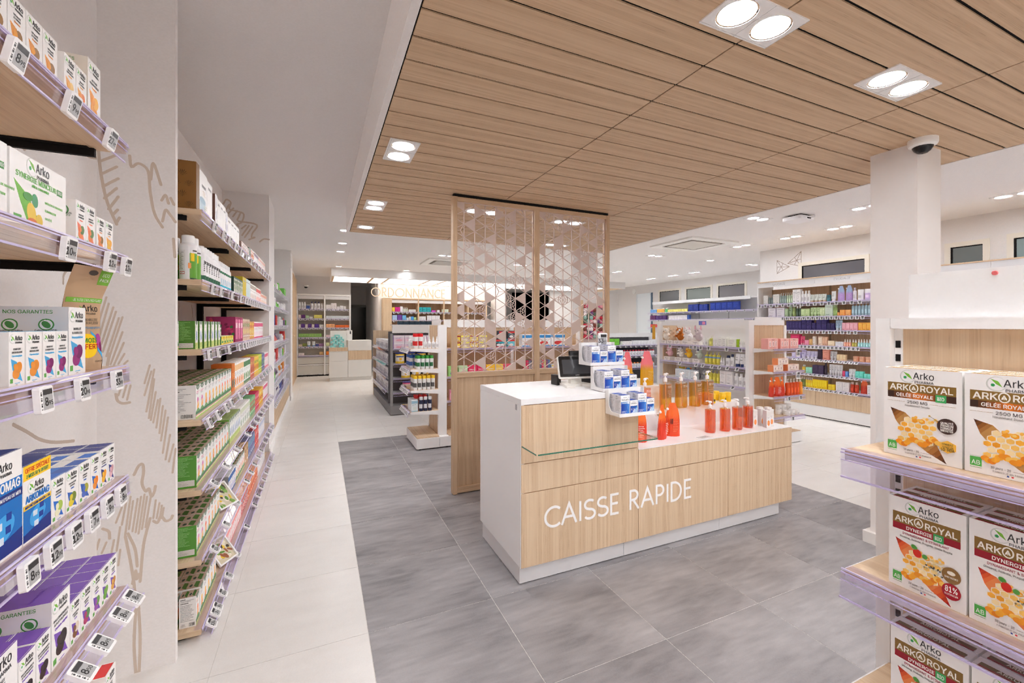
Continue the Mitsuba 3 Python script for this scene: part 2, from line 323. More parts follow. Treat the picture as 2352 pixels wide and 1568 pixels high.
# ================================================================ shelves, price rails and price tags
DIRS = {'+x': 90.0, '-x': -90.0, '-y': 0.0, '+y': 180.0}
def local(face, o):
    """the transform of a shelf front: local x along the rail, -y outwards, z up; o is the front's left end at the shelf's top"""
    return T().translate(list(o)).rotate([0, 0, 1], DIRS[face])
def rail_mesh(L, tilt, h=.042):
    """clear price rail: top flange, front strip (tilted) ; lilac strips put the light gathered at the edges into colour"""
    a = math.radians(tilt); dy, dz = -math.sin(a) * h, -math.cos(a) * h
    sheet, lip = M(), M()
    P = [(.028, .0012), (-.004, .0012), (-.006, -.006), (-.006 + dy, -.006 + dz)]
    for p, q in zip(P, P[1:]):
        sheet.quad((0, p[0], p[1]), (0, q[0], q[1]), (L, q[0], q[1]), (L, p[0], p[1]), LILAC)
    for t, w in ((0.0, .0016), (.30, .0010), (1.0, .0019)):
        y, z = -.006 + dy * t, -.006 + dz * t
        lip.box(0, y - w, z - w, L, y + w, z + w, LILAC)
    lip.box(0, -.0055, -.001, L, -.003, .0028, (206, 198, 228))
    return sheet, lip
def add_rail(k, face, o, L, tilt=0.0, h=.042):
    s, l = rail_mesh(L, tilt, h); to = local(face, o)
    r = part(k, 'price_rail', s, 'm_rail', to=to, label='clear lilac-tinted price rail')
    part(r, 'edge', l, 'm_gloss', to=to)
def shelf(label, face, o, L, depth, th=.025, tilt=0.0, mat='m_oak', rail=True, brackets=(), group=None, col=None, modules=1, h=.042, name='wall_shelf'):
    """one shelf with its rail and brackets; its top at o[2]"""
    k = thing(name, label, 'shelf', group); to = local(face, o)
    for i in range(modules):
        a, b = L * i / modules, L * (i + 1) / modules - (.002 if i < modules - 1 else 0)
        if col: part(k, 'board', M().box(a, 0, -th, b, depth, 0, col), mat, to=to)
        else: part(k, 'board', M().wbox(a, 0, -th, b, depth, 0, 0, o[2] + i), mat, to=to)
    for x in brackets:
        part(k, 'bracket', M().box(x, .06, -th - .022, x + .012, depth - .002, -th, BLACK).box(x - .012, .07, -th - .004, x + .024, depth - .002, -th, BLACK), 'm_matte', to=to)
    if rail: add_rail(k, face, o, L, tilt, h)
    return k
_tags = {}
def tag_kind(price, big=False):
    if (price, big) not in _tags:
        w, h = (.066, .086) if big else (.046, .050)
        c = M().lathe([(0, 0), (1, 0)], 4, WHITE) if 0 else M()
        r = .005; P = sbox(-w / 2 + r, r, w / 2 - r, h - r).buffer(r, quad_segs=2)
        c.flat(P, (0, 0, 0), (242, 242, 242), '-y', .010)
        sw = w * .70; x0 = -w / 2 + w * .22
        s = M().flat(sbox(x0, h * .12, x0 + sw, h * .9), (0, -.0100, 0), (172, 173, 174), '-y', .0004)
        p = M().flat(sbox(x0 + .001, h * .68, x0 + sw - .001, h * .88), (0, -.0104, 0), (52, 52, 54), '-y')
        a, b = (price + ' ').split(' ')[:2]
        p.text(a, h * .30, (x0 + sw * .5, -.0104, h * .27), (35, 35, 36), bold=True, align='r' if b else 'c')
        if b: p.text(b, h * .17, (x0 + sw * .55, -.0104, h * .27), (35, 35, 36), align='l')
        p.text('8C2-41', h * .07, (x0 + sw * .5, -.0104, h * .15), (70, 70, 70)) if big else None
        for i in range(7):
            z = h * (.14 + .105 * i); p.flat(sbox(-w / 2 + .0035, z, -w / 2 + .0075, z + h * (.03 + .05 * (i % 2))), (0, -.0100, 0), (60, 60, 62))
        _tags[(price, big)] = Kind('price_tag', 'price tag', [('case', c, 'm_card'), ('screen', s, 'm_card'), ('print', p, 'm_card')], (w, .01, h))
    return _tags[(price, big)]
_tm = M(); _tm.box(-.023, -.008, 0, .023, 0, .046, (240, 240, 240)).box(-.013, -.0085, .006, .019, -.008, .042, (150, 151, 153)).box(-.012, -.009, .030, .018, -.0085, .042, (58, 58, 60)).box(-.003, -.009, .010, .012, -.0085, .024, (70, 70, 72))
SMALL_TAG = Kind('price_tag', 'price tag', [(None, _tm, 'm_card')], (.046, .01, .046))
_far_tags = M()
def tag(face, o, x, tilt, label, price=None, group=None, h=.042, drop=.003):
    """a price tag clipped on the rail at x metres from its left end"""
    a = math.radians(tilt)
    m = local(face, o).translate([x, -.0085, -.006 - drop]).rotate([1, 0, 0], -tilt).translate([0, 0, -.046])
    kd = tag_kind(price) if price else SMALL_TAG
    k = thing(kd.name, label, kd.cat, group)
    for n, p in kd.parts: scene[k if n is None else key(f'{k}__{n}')] = {**p, 'to_world': m}
def far_tag(face, o, x, tilt=0):
    m = np.array(local(face, o).translate([x, -.0085, -.009]).rotate([1, 0, 0], -tilt).translate([0, 0, -.046]).matrix)
    v, f, uv = _tm.done(); _far_tags.add(v @ m[:3, :3].T + m[:3, 3], f, uv=uv)

# ---- bay 1, beside the camera
Z1 = [1.895, 1.585, 1.285, .980, .675, .370]
TILT1 = [-12, -5, 4, 4, 52, 52]
ORD = ['top', 'second', 'third', 'fourth', 'fifth', 'sixth', 'lowest']
Y1a, Y1b, XF1 = .05, 1.565, -.488
for i, z in enumerate(Z1):
    shelf(f'oak shelf in the recess beside the white fin, {ORD[i]} from above', '+x', (XF1, Y1a, z), Y1b - Y1a, -BX1 + XF1 - .004, tilt=TILT1[i], brackets=(.25, Y1b - Y1a - .02))
tagY = [(['25 90', '10 95', '8 95', '9 90', '27 90'], [.585, .86, 1.06, 1.25, 1.44]),
        (['15 95', '10 95', '12 90', '12 95'], [.93, 1.23, 1.43, 1.53]),
        (['15 95', '10 95', '8 95', '20 90', '33 90'], [.67, .97, 1.13, 1.28, 1.46]),
        (['14 95', '19 95', '8 95', '12 90', '12 95', '7 90', '9 95', '8 90'], [.77, .915, 1.085, 1.165, 1.245, 1.325, 1.405, 1.485]),
        (['8 95', '8 90', '8 95', '8 50', '15 95', '8 95', '7 95'], [1.52, 1.44, 1.33, 1.24, 1.15, 1.06, .98])]
for i, (ps, ys) in enumerate(tagY):
    for j, (p, y) in enumerate(zip(ys, ps) if 0 else zip(ps, ys)):
        tag('+x', (XF1, Y1a, Z1[i]), y - Y1a, TILT1[i], f'white price tag reading {p.replace(" ", ",")} euros on the {ORD[i]} shelf beside the fin, {["nearest", "second", "third", "fourth", "fifth", "sixth", "seventh", "farthest"][j] if i != 4 else ["farthest", "second farthest", "third farthest", "fourth farthest", "fifth farthest", "sixth farthest", "nearest"][j]}', p)

# ---- bay 2, the long oak shelves
Z2 = [1.912, 1.600, 1.288, .975, .664, .354, .045]
TILT2 = [-10, -6, 6, 20, 52, 52, 52]
XF2, Y2a, Y2b = -.480, 2.37, 5.40
for i, z in enumerate(Z2):
    shelf(f'long oak shelf in the recess past the white fin, {ORD[i]} from above', '+x', (XF2, Y2a, z), Y2b - Y2a, .43, tilt=TILT2[i], brackets=(.03, .98, 1.03, 1.99, 2.04, 2.99), modules=3)
st = thing('shelf_standard', 'black steel uprights on the wall behind the long oak shelves', 'shelf upright')
for y in (2.40, 3.385, 4.395, 5.37): part(st, 'upright', M().box(-.914, y - .02, .0, -.875, y + .02, 1.95, BLACK), 'm_matte')
# ---- bay 3, white shelves
Z3 = [1.885, 1.645, 1.40, 1.16, .92, .675, .43]
TILT3 = [-8, -5, 0, 5, 40, 50, 50]
XF3, Y3a, Y3b = -.525, 6.02, 9.18
for i, z in enumerate(Z3):
    shelf(f'white shelf in the recess between the two far pilasters, {ORD[i]} from above', '+x', (XF3, Y3a, z), Y3b - Y3a, .38, tilt=TILT3[i], mat='m_matte', col=PANELW)
b3 = thing('base_cabinet', 'oak base drawer front on a white plinth below the far white shelves', 'cabinet')
part(b3, 'front', M().wbox(-.535, 6.02, .10, -.515, 9.18, .385, 1), 'm_oak'); part(b3, 'plinth', M().box(-.56, 6.02, 0, -.505, 9.18, .098, PANELW), 'm_matte'); part(b3, 'top', M().box(-.91, 6.02, .37, -.54, 9.18, .385, PANELW), 'm_matte')
for i in range(7):
    for y in np.arange(6.1, 9.15, .115 if i > 3 else .17): far_tag('+x', (XF3, Y3a, Z3[i]), y - Y3a, TILT3[i])
# ================================================================ downlights
def emitter(k=1.0): return {'type': 'area', 'radiance': {'type': 'rgb', 'value': [LAMP * k * c for c in LAMP_RGB]}}
def ring_disc(r, n=28):
    th = np.arange(n) / n * 2 * math.pi
    v = np.vstack([np.stack([r * np.cos(th), r * np.sin(th), 0 * th], 1), [[0, 0, 0]]]); i = np.arange(n)
    return mikit.ply((v, np.stack([(i + 1) % n, i, np.full(n, n)], 1)), 'm_matte')
DISC = ring_disc(.064)
def holed(n):
    s = sbox(-.0875 * n, -.0875, .0875 * n, .0875)
    for i in range(n): s = s.difference(Point((i - (n - 1) / 2) * .175, 0).buffer(.070, quad_segs=8))
    return s
PLATE = {}
for n in (1, 2):
    m = M().prism(holed(n), .006, (232, 231, 230))
    for i in range(n):
        x = (i - (n - 1) / 2) * .175
        m.lathe([(.070, .004), (.070, .012), (.066, .012)], 28, (205, 204, 203), (x, 0, 0), capped=False)
        m.box(x - .087, .078, -.001, x + .087, .0795, 0, (198, 197, 196)).box(x + .0855, -.087, -.001, x + .087, .087, 0, (198, 197, 196))
    PLATE[n] = m.ply('m_matte')
def downlight(x, y, z, along, n, label, group=None, k=1.0):
    t = thing('downlight', label, 'ceiling light', group)
    to = T().translate([x, y, z - .005]).rotate([0, 0, 1], 0 if along == 'x' else 90)
    part(t, 'frame', PLATE[n], None, to=to)
    for i in range(n):
        part(t, 'lamp', DISC, None, to=to @ T().translate([(i - (n - 1) / 2) * .175, 0, .0032]), emitter=emitter(k))
for a in [(1.41, 1.073, 'x', 2, 'large twin downlight in the oak ceiling cut by the upper edge of the picture'), (2.365, 1.08, 'x', 2, 'twin downlight in the oak ceiling near the white column, one lamp tilted'),
          (.46, 2.805, 'y', 2, 'twin downlight nearest the camera along the white edge of the oak ceiling'), (.455, 4.17, 'y', 2, 'second twin downlight along the white edge of the oak ceiling'),
          (.46, 5.13, 'x', 1, 'single downlight in the far corner of the oak ceiling'), (1.42, 3.97, 'x', 2, 'twin downlight seen through the left half of the lattice screen'), (2.38, 4.0, 'x', 2, 'twin downlight seen through the right half of the lattice screen')]:
    downlight(a[0], a[1], ZC, a[2], a[3], a[4])
for x, y, al, n, lb in [(6.735, 2.03, 'y', 2, 'twin downlight right of the white column in the white ceiling'), (5.85, 2.97, 'y', 2, 'twin downlight at the left edge of the white column'), (6.735, 3.77, 'y', 2, 'twin downlight next past the white column over the skincare shelves'), (6.765, 4.51, 'y', 2, 'twin downlight with one tilted lamp over the skincare shelves'),
             (6.72, 5.36, 'y', 2, 'twin downlight beside the ceiling air conditioner'), (6.09, 6.84, 'x', 2, 'twin downlight just behind the ceiling air conditioner'), (7.615, 6.84, 'x', 1, 'single downlight over the middle shelf island'), (9.01, 6.92, 'x', 2, 'twin downlight near the corner above the wall of skincare'),
             (7.01, 9.3, 'y', 2, 'twin downlight close to the right post of the lattice screen'), (8.98, 10.26, 'y', 2, 'farthest of the three twin downlights over the incontinence shelf'), (8.97, 9.35, 'y', 2, 'middle of the three twin downlights over the incontinence shelf'), (8.95, 8.57, 'y', 2, 'nearest of the three twin downlights over the incontinence shelf'),
             (8.85, 11.9, 'x', 1, 'single downlight above the far white bulkhead'), (.335, 6.94, 'x', 1, 'downlight nearest the oak ceiling over the left aisle'), (.35, 8.03, 'x', 1, 'second downlight over the left aisle'), (.355, 8.94, 'x', 1, 'third downlight over the left aisle'), (.41, 11.2, 'x', 1, 'downlight over the far checkout counter'), (2.0, 11.35, 'x', 1, 'downlight over the prescription counter')]:
    downlight(x, y, ZW, al, n, lb, k=.72)
# unseen downlights, placed to light the foreground, island boxes and far aisles
for x, y, z in [(.46, -1.1, ZC), (1.41, -1.0, ZC), (2.365, -1.0, ZC), (3.3, -.6, ZC), (2.9, 5.2, ZC), (5.2, 3.9, ZW), (6.73, .4, ZW), (3.2, 6.9, ZW), (4.6, 7.0, ZW), (2.3, 8.6, ZW), (4.2, 9.2, ZW), (5.4, 10.6, ZW), (5.85, 1.2, ZW), (6.0, 8.7, ZW), (.9, -2.3, ZC), (1.9, -2.3, ZC), (3.2, -2.2, ZC), (1.41, -.1, ZC), (.80, .22, ZC), (5.0, -.8, ZW)]:
    downlight(x, y, z, 'x', 2, 'twin downlight in the ceiling beyond the picture', 'downlights outside the picture', k=1.2 if y < 1 else .75)

# ================================================================ the quick checkout counter
ct = thing('checkout_counter', 'white checkout counter with oak fronts lettered CAISSE RAPIDE', 'counter')
CX0, CX1, CXm, CF, CB, CT, CL = .963, 3.165, 1.742, 2.10, 2.745, 1.005, .651
cw = (236, 236, 237)
part(ct, 'side_panel', M().box(CX0, CF + .004, .11, CX0 + .02, CB, CT - .0305, cw), 'm_card')
part(ct, 'top', M().box(CX0, CF - .001, CT - .030, CXm + .012, CB, CT, cw), 'm_card')
part(ct, 'body', M().box(CX0 + .022, CF + .02, .11, CXm, CB - .02, CT - .0305, cw), 'm_card')
part(ct, 'kick', M().box(CX0 + .012, CF + .045, .006, 1.665, CB - .01, .112, (222, 222, 224)), 'm_card')
part(ct, 'kick', M().box(1.668, CF + .045, .006, 2.47, CB - .01, .112, (222, 222, 224)), 'm_card')
part(ct, 'kick', M().box(2.472, CF + .045, .006, 3.085, CB - .01, .112, (222, 222, 224)), 'm_card')
part(ct, 'foot_gap', M().box(CX0 + .03, CF + .06, 0, 3.06, CB - .03, .006, BLACK), 'm_matte')  # black strip in place of the dark gap under the kick
xs = [CX0 + .003, CXm - .0015, CXm + .0015, 2.500, 2.504, CX1]
seed = 0
for i in range(3):
    a, b = xs[2 * i], xs[2 * i + 1]
    zs = [(.508, .660), (.664, CT - .034), (.111, .504)] if i == 0 else [(.508, CL - .006), (.111, .504)]
    for z0, z1 in zs:
        part(ct, 'front', M().wbox(a, CF, z0, b, CF + .018, z1, 2, seed), 'm_oak'); seed += 1
part(ct, 'end_panel', M().wbox(CX1 - .018, CF + .019, .111, CX1, CB, CL - .006, 2, 3), 'm_oak')
part(ct, 'body', M().box(CXm + .002, CF + .02, .112, CX1 - .019, CB - .02, CL - .007, cw), 'm_card')
part(ct, 'display_top', M().box(CXm + .002, CF, CL - .005, 2.46, 2.44, CL, cw).box(2.462, CF, CL - .005, CX1, 2.44, CL, cw), 'm_card')
part(ct, 'display_step', M().box(CXm + .003, 2.44, CL - .005, 3.02, CB, .80, cw, {'-z': None}), 'm_card')
part(ct, 'lock', M().flat(sbox(-.008, -.012, .008, .012).buffer(.003), (CX0, 2.16, .955), (170, 170, 172), '-x', .002), 'm_card')
# lettering: one stroke width, round bowls
def arc(cx, cy, rx, ry, a, b, n=22):
    return [(cx + rx * math.cos(math.radians(t)), cy + ry * math.sin(math.radians(t))) for t in np.linspace(a, b, n)]
GL = {'C': ([arc(.42, .5, .40, .47, 48, 312)], .70), 'A': ([[(0, 0), (.34, 1), (.68, 0)], [(.14, .36), (.54, .36)]], .74), 'I': ([[(.06, 0), (.06, 1)]], .18),
      'S': ([arc(.27, .74, .235, .225, 40, 270)[:-1] + arc(.27, .265, .255, .235, 90, -150)], .58), 'E': ([[(.44, 1), (.05, 1), (.05, 0), (.44, 0)], [(.05, .53), (.40, .53)]], .54),
      'R': ([[(.05, 0), (.05, 1), (.22, 1)] + arc(.22, .755, .22, .245, 90, -90) + [(.05, .51)], [(.20, .51), (.50, 0)]], .58), 'P': ([[(.05, 0), (.05, 1), (.22, 1)] + arc(.22, .735, .23, .265, 90, -90) + [(.05, .47)]], .56),
      'D': ([[(.05, 0), (.05, 1), (.2, 1)] + arc(.2, .5, .42, .5, 90, -90) + [(.05, 0)]], .74), 'O': ([arc(.5, .5, .48, .48, 0, 360, 40)], 1.08), 'N': ([[(.05, 0), (.05, 1), (.65, 0), (.65, 1)]], .78), ' ': ([], .34)}
def strokes(s, h, w, gap=.07):
    out, x = [], 0
    for ch in s:
        L, adv = GL[ch]
        for l in L: out.append((ch, LineString([(x + a) * h if 0 else ((x + a) * h, b * h) for a, b in l]).buffer(w / 2, cap_style=2, join_style=2, mitre_limit=3, quad_segs=4)))
        x += adv + gap
    return out, x * h
raw, W = strokes('CAISSE RAPIDE', .112, .0145)
kx = (2.190 - 1.105) / W
x = 0
for ch, grp in [(c, None) for c in 'CAISSE RAPIDE']:
    L, adv = GL[ch]
    if L:
        m = M()
        s = unary_union([LineString([((x + a) * .112 * kx, b * .112) for a, b in l]).buffer(.0068, cap_style=2, join_style=2, mitre_limit=3, quad_segs=4) for l in L])
        m.flat(s, (1.105, CF, .296), (246, 246, 246), '-y', .0015)
        part(ct, 'letter', m, 'm_matte')
    x += adv + .07
gs = thing('glass_shelf', 'green-edged glass shelf fixed to the front of the checkout counter', 'glass shelf')
def rounded(x0, y0, x1, y1, r): return sbox(x0 + r, y0 + r, x1 - r, y1 - r).buffer(r, quad_segs=4)
gm = M().prism(rounded(.968, 1.925, 1.738, CF + .03, .012).intersection(sbox(0, 0, 3, CF - .0005)), .008, WHITE, np.array([[1, 0, 0, 0], [0, 1, 0, 0], [0, 0, 1, .752], [0, 0, 0, 1.0]]))
part(gs, 'plate', gm, 'm_pane')
em = M().box(.975, 1.9245, .7525, 1.732, 1.9255, .7595, (60, 110, 92)).box(.9675, 1.93, .7525, .9685, CF - .001, .7595, (70, 120, 102)).box(1.7375, 1.93, .7525, 1.7385, CF - .001, .7595, (70, 120, 102))
part(gs, 'edge', em, 'm_gloss', 'green ground glass edge')

# ================================================================ the lattice screen
PX0, PX1, PM0, PM1, PY0, PY1 = .994, 2.555, 1.745, 1.792, 3.505, 3.568
sc = thing('partition_screen', 'oak framed partition with a pierced taupe triangle lattice above a panelled base', 'partition')
for x0, x1 in ((PX0, PX0 + .036), (PX1 - .036, PX1)): part(sc, 'post', M().wbox(x0, PY0, .004, x1, PY1, 2.462, 2, x0), 'm_oak_brown')
part(sc, 'post', M().wbox(PM0, PY0 + .001, .05, PM1, PY1 - .001, 2.43, 2, 2), 'm_oak_brown')
for z0, z1 in ((2.428, 2.461), (.965, 1.004), (.012, .06)):
    part(sc, 'rail', M().wbox(PX0 + .037, PY0 + .002, z0, PX1 - .037, PY1 - .002, z1, 0, z0), 'm_oak_brown')
for x0, x1 in ((PX0 + .037, PM0 - .001), (PM1 + .001, PX1 - .037)): part(sc, 'panel', M().wbox(x0, PY0 + .022, .061, x1, PY1 - .022, .964, 2, x0), 'm_oak_brown')
part(sc, 'shadow_gap', M().box(PX0 + .01, PY0 + .01, 2.4625, PX1 - .01, PY1 - .01, ZC, BLACK), 'm_matte')  # black block filling the gap under the ceiling, painting in its shade
AZ, CP = .1115, .0945
def lattice(x0, x1, xv, zv, solid, star):
    """triangles on upright lines xv + k CP; on even k the nodes stand at zv + n AZ"""
    z0, z1 = 1.004, 2.428; frame = sbox(x0, z0, x1, z1); S = []
    nz = lambda k: zv + (AZ / 2 if k % 2 else 0)
    tri = []
    for k in range(-2, 10):
        S.append(LineString([(xv + k * CP, z0), (xv + k * CP, z1)]).buffer(.0027))
        for j in range(-12, 14):
            a = (xv + k * CP, nz(k) + j * AZ); b = (xv + k * CP, nz(k) + (j + 1) * AZ); c = (xv + (k + 1) * CP, nz(k) + (j + .5) * AZ); d = (xv + (k + 1) * CP, nz(k) + (j + 1.5) * AZ)
            tri += [Polygon([a, b, c]), Polygon([b, d, c])]
            S += [LineString([a, c]).buffer(.0022), LineString([b, c]).buffer(.0022)]
    for t in tri:
        if any(t.contains(Point(p)) for p in solid): S.append(t)
        hit = [p for p in star if t.contains(Point(p[:2]))]
        if hit:
            P = list(t.exterior.coords)[:3]; g = t.centroid
            if hit[0][2] == 0:
                for p in P: S.append(LineString([p, (g.x, g.y)]).buffer(.0018))
            else:
                for i in range(3):
                    q = ((P[(i + 1) % 3][0] + P[(i + 2) % 3][0]) / 2, (P[(i + 1) % 3][1] + P[(i + 2) % 3][1]) / 2)
                    S.append(LineString([P[i], (g.x, g.y)]).buffer(.0018))
                    S.append(LineString([(P[i][0] + (P[(i + 1) % 3][0] - P[i][0]) * .5, P[i][1] + (P[(i + 1) % 3][1] - P[i][1]) * .5), (P[i][0] + (P[(i + 2) % 3][0] - P[i][0]) * .5, P[i][1] + (P[(i + 2) % 3][1] - P[i][1]) * .5)]).buffer(.0016))
    s = unary_union(S).intersection(frame).union(frame.difference(frame.buffer(-.005))).simplify(.0004)
    m = M().flat(s, (0, PY0 + .038, 0), (206, 188, 180), '-y', .010)
    part(sc, 'lattice', m, 'm_matte', 'pierced taupe sheet of triangles')
lattice(PX0+.037,PM0-.001,1.0965,1.4675,[(1.052,2.41),(1.135,2.243),(1.254,2.342),(1.441,2.362),(1.55,2.39),(1.544,2.233),(1.52,2.163),(1.323,2.125),(1.265,2.017),(1.358,1.958),(1.265,1.914),(1.693,2.115),(1.606,1.956),(1.712,1.729),(1.063,1.647),(1.135,1.585),(1.057,1.541),(1.358,1.628),(1.606,1.635),(1.637,1.483),(1.725,1.415),(1.323,1.381),(1.358,1.315),(1.637,1.369),(1.453,1.309),(1.358,1.217),(1.725,1.209),(1.606,1.099),(1.259,1.056),(1.544,1.017)],[(1.052,1.848,1),(1.14,1.917,0),(1.219,1.749,0),(1.341,1.852,0),(1.538,2.355,1),(1.538,2.288,1),(1.074,2.232,0),(1.168,2.08,1),(1.242,2.097,1),(1.311,2.015,0),(1.538,2.064,1),(1.526,1.806,1),(1.612,1.787,1),(1.637,1.766,0),(1.441,1.691,0),(1.526,1.649,1),(1.55,1.605,1),(1.624,1.539,1),(1.277,1.49,1),(1.242,1.576,0),(1.55,1.437,1),(1.612,1.415,1),(1.725,1.369,0),(1.168,1.306,1),(1.242,1.306,1),(1.174,1.231,1),(1.231,1.23,1),(1.254,1.262,0),(1.441,1.159,0),(1.393,1.183,1),(1.37,1.117,1),(1.725,1.049,1),(1.637,2.377,0),(1.311,2.244,0)])
lattice(PM1+.001,PX1-.037,1.8625,1.4675,[(1.841,2.416),(2.007,2.387),(2.095,2.331),(2.02,2.206),(1.986,2.168),(2.278,2.336),(2.482,2.393),(2.4,2.225),(1.847,2.122),(2.221,2.114),(1.933,1.947),(2.186,1.968),(2.285,2.022),(2.278,1.907),(1.834,1.739),(2.193,1.632),(1.94,1.62),(2.489,1.639),(2.408,1.588),(2.489,1.54),(1.9,1.479),(1.906,1.369),(1.841,1.433),(2.2,1.392),(2.179,1.32),(2.088,1.261),(2.186,1.212),(1.834,1.195),(1.933,1.106),(1.973,1.04)],[(1.893,2.381,1),(2.027,2.312,1),(2.123,2.381,0),(2.278,2.239,0),(2.467,2.243,1),(2.0,2.075,1),(2.299,2.096,1),(2.393,2.09,1),(2.207,2.017,0),(1.913,1.812,1),(2.0,1.792,1),(2.041,1.794,0),(1.933,1.766,1),(2.193,1.86,0),(2.393,1.919,0),(2.482,1.837,1),(2.306,1.756,1),(2.371,1.759,0),(2.0,1.651,1),(2.041,1.593,1),(2.082,1.665,1),(1.933,1.439,1),(1.993,1.427,1),(2.109,1.142,0),(2.27,1.586,0),(1.834,1.369,0),(1.854,1.044,1),(2.137,1.141,1)])
# ================================================================ shelf islands and wall units
def arm(m, x, y0, y1, z, side):
    """the curved white end bracket of an island shelf, in local shelf axes (x along the rail, y inwards)"""
    P = Polygon([(y0, -.002), (y1, -.002), (y1, -.055), (y1 - .03, -.05), (y0 + .05, -.028), (y0, -.026)])
    tmesh = trimesh.creation.extrude_polygon(P, .004, engine='earcut'); v = np.asarray(tmesh.triangles).reshape(-1, 3)
    v = np.stack([x + v[:, 2], v[:, 0], z + v[:, 1]], 1)
    m.add(v, np.arange(len(v)).reshape(-1, 3), PANELW)
def island_shelf(label, face, o, L, depth, tilt=0.0, col=PANELW, wood=True, h=.042, group=None, th=.022):
    k = thing('display_shelf', label, 'shelf', group); to = local(face, o)
    if wood: part(k, 'board', M().wbox(.004, .002, -.012, L - .004, depth, 0, 0, o[2]), 'm_oak', to=to)
    part(k, 'tray', M().box(.004, .002, -th, L - .004, depth, -.0125 if wood else 0, col), 'm_matte', to=to)
    for x in (0, L - .004):
        a = M(); arm(a, x, .01, depth, 0, 0); part(k, 'arm', a, 'm_matte', to=to)
    add_rail(k, face, o, L, tilt, h)
    return k
# ---- right foreground island end
rg = thing('shelf_island', 'white framed shelf island with oak back in the right foreground', 'shelf island')
RX, RY = 1.268, .625
part(rg, 'post', M().box(RX, RY - .030, .1, RX + .03, RY, 1.413, PANELW), 'm_matte')
part(rg, 'top_rail', M().box(RX, -.55, 1.388, RX + .06, RY - .0305, 1.413, PANELW), 'm_matte')
sl = M().box(RX + .020, RY - .046, .1, RX + .0225, RY - .0305, 1.387, PANELW)
part(rg, 'slot_strip', sl, 'm_matte')
for i in range(38): part(rg, 'slot', M().box(RX + .0185, RY - .043, .12 + .033 * i, RX + .0199, RY - .033, .137 + .033 * i, BLACK), 'm_matte')
part(rg, 'back_panel', M().wbox(RX + .022, -.55, .1, RX + .034, RY - .047, 1.387, 2, 5), 'm_oak')
part(rg, 'header', M().box(RX + .045, -.52, 1.4135, RX + .049, RY - .048, 1.520, PANELW), 'm_card')
part(rg, 'button', M().lathe([(.005, 0), (.005, .003), (.004, .004)], 14, (205, 98, 100)), 'm_gloss', to=T().translate([RX + .045, .425, 1.508]).rotate([0, 1, 0], -90))
part(rg, 'base', M().box(RX - .33, -.55, 0, RX + .05, RY - .03, .098, PANELW), 'm_matte')
RZ = [1.114, .842, .570, .298]
RXF = 1.083
for i, z in enumerate(RZ):
    island_shelf(f'oak topped shelf with a wide clear rail on the right foreground island, {ORD[i]} from above', '-x', (RXF, .600, z), 1.1, RX - RXF - .002, tilt=0 if i == 0 else 6, h=.055)
# ---- middle island: toys and bath oils on its long side, gifts on its end
mi_ = thing('shelf_island', 'white shelf island carrying plush toys and bath oils behind the checkout', 'shelf island')
GX, GE = 4.68, 3.63
part(mi_, 'post', M().box(4.655, GE - .02, 0, 4.745, GE + .03, 1.462, PANELW), 'm_matte')
part(mi_, 'post', M().box(4.655, 5.13, 0, 4.72, 5.18, 1.462, PANELW), 'm_matte')
part(mi_, 'post', M().box(5.30, GE - .02, 0, 5.34, GE + .03, 1.40, PANELW), 'm_matte')
part(mi_, 'end_panel', M().wbox(4.746, GE - .005, .05, 5.299, GE + .015, 1.40, 2, 1), 'm_oak')
part(mi_, 'end_cap', M().box(4.746, GE - .02, 1.4005, 5.299, GE + .03, 1.462, PANELW), 'm_matte')
part(mi_, 'top_rail', M().box(4.70, GE + .031, 1.398, 4.735, 5.129, 1.462, PANELW), 'm_matte')
part(mi_, 'back_panel', M().box(5.0, GE + .031, .1, 5.02, 5.129, 1.398, (240, 239, 237)), 'm_matte')
part(mi_, 'side_panel', M().wbox(4.736, 5.131, .1, 5.0, 5.15, 1.398, 2, 4), 'm_oak')
part(mi_, 'header', M().box(4.775, GE - .01, 1.4625, 5.25, GE - .006, 1.50, PANELW).box(4.725, GE + .1, 1.4625, 4.73, 5.1, 1.478, PANELW), 'm_card')
part(mi_, 'base', M().box(4.715, 3.375, .008, 5.285, GE - .021, .125, PANELW).box(4.70, GE + .031, .008, 5.3, 5.129, .12, PANELW), 'm_matte')
part(mi_, 'base', M().wbox(4.72, 3.39, .1255, 5.28, GE - .022, .132, 0, 1), 'm_oak')
part(mi_, 'foot', M().box(4.73, 3.39, 0, 5.27, 3.43, .008, BLACK), 'm_matte')
MZ = [1.127, .885, .645, .30]
for i, z in enumerate(MZ):
    island_shelf(f'white shelf on the long side of the toy island, {ORD[i]} from above', '-x', (4.665, 5.127, z), 5.127 - GE - .032, .33, tilt=[2, 30, 45, 45][i], wood=False)
EZ = [1.125, .862, .572, .335]
for i, z in enumerate(EZ):
    island_shelf(f'white edged shelf on the oak end of the toy island, {ORD[i]} from above', '-y', (4.72, 3.345, z), .565, .262, tilt=4, h=.04)
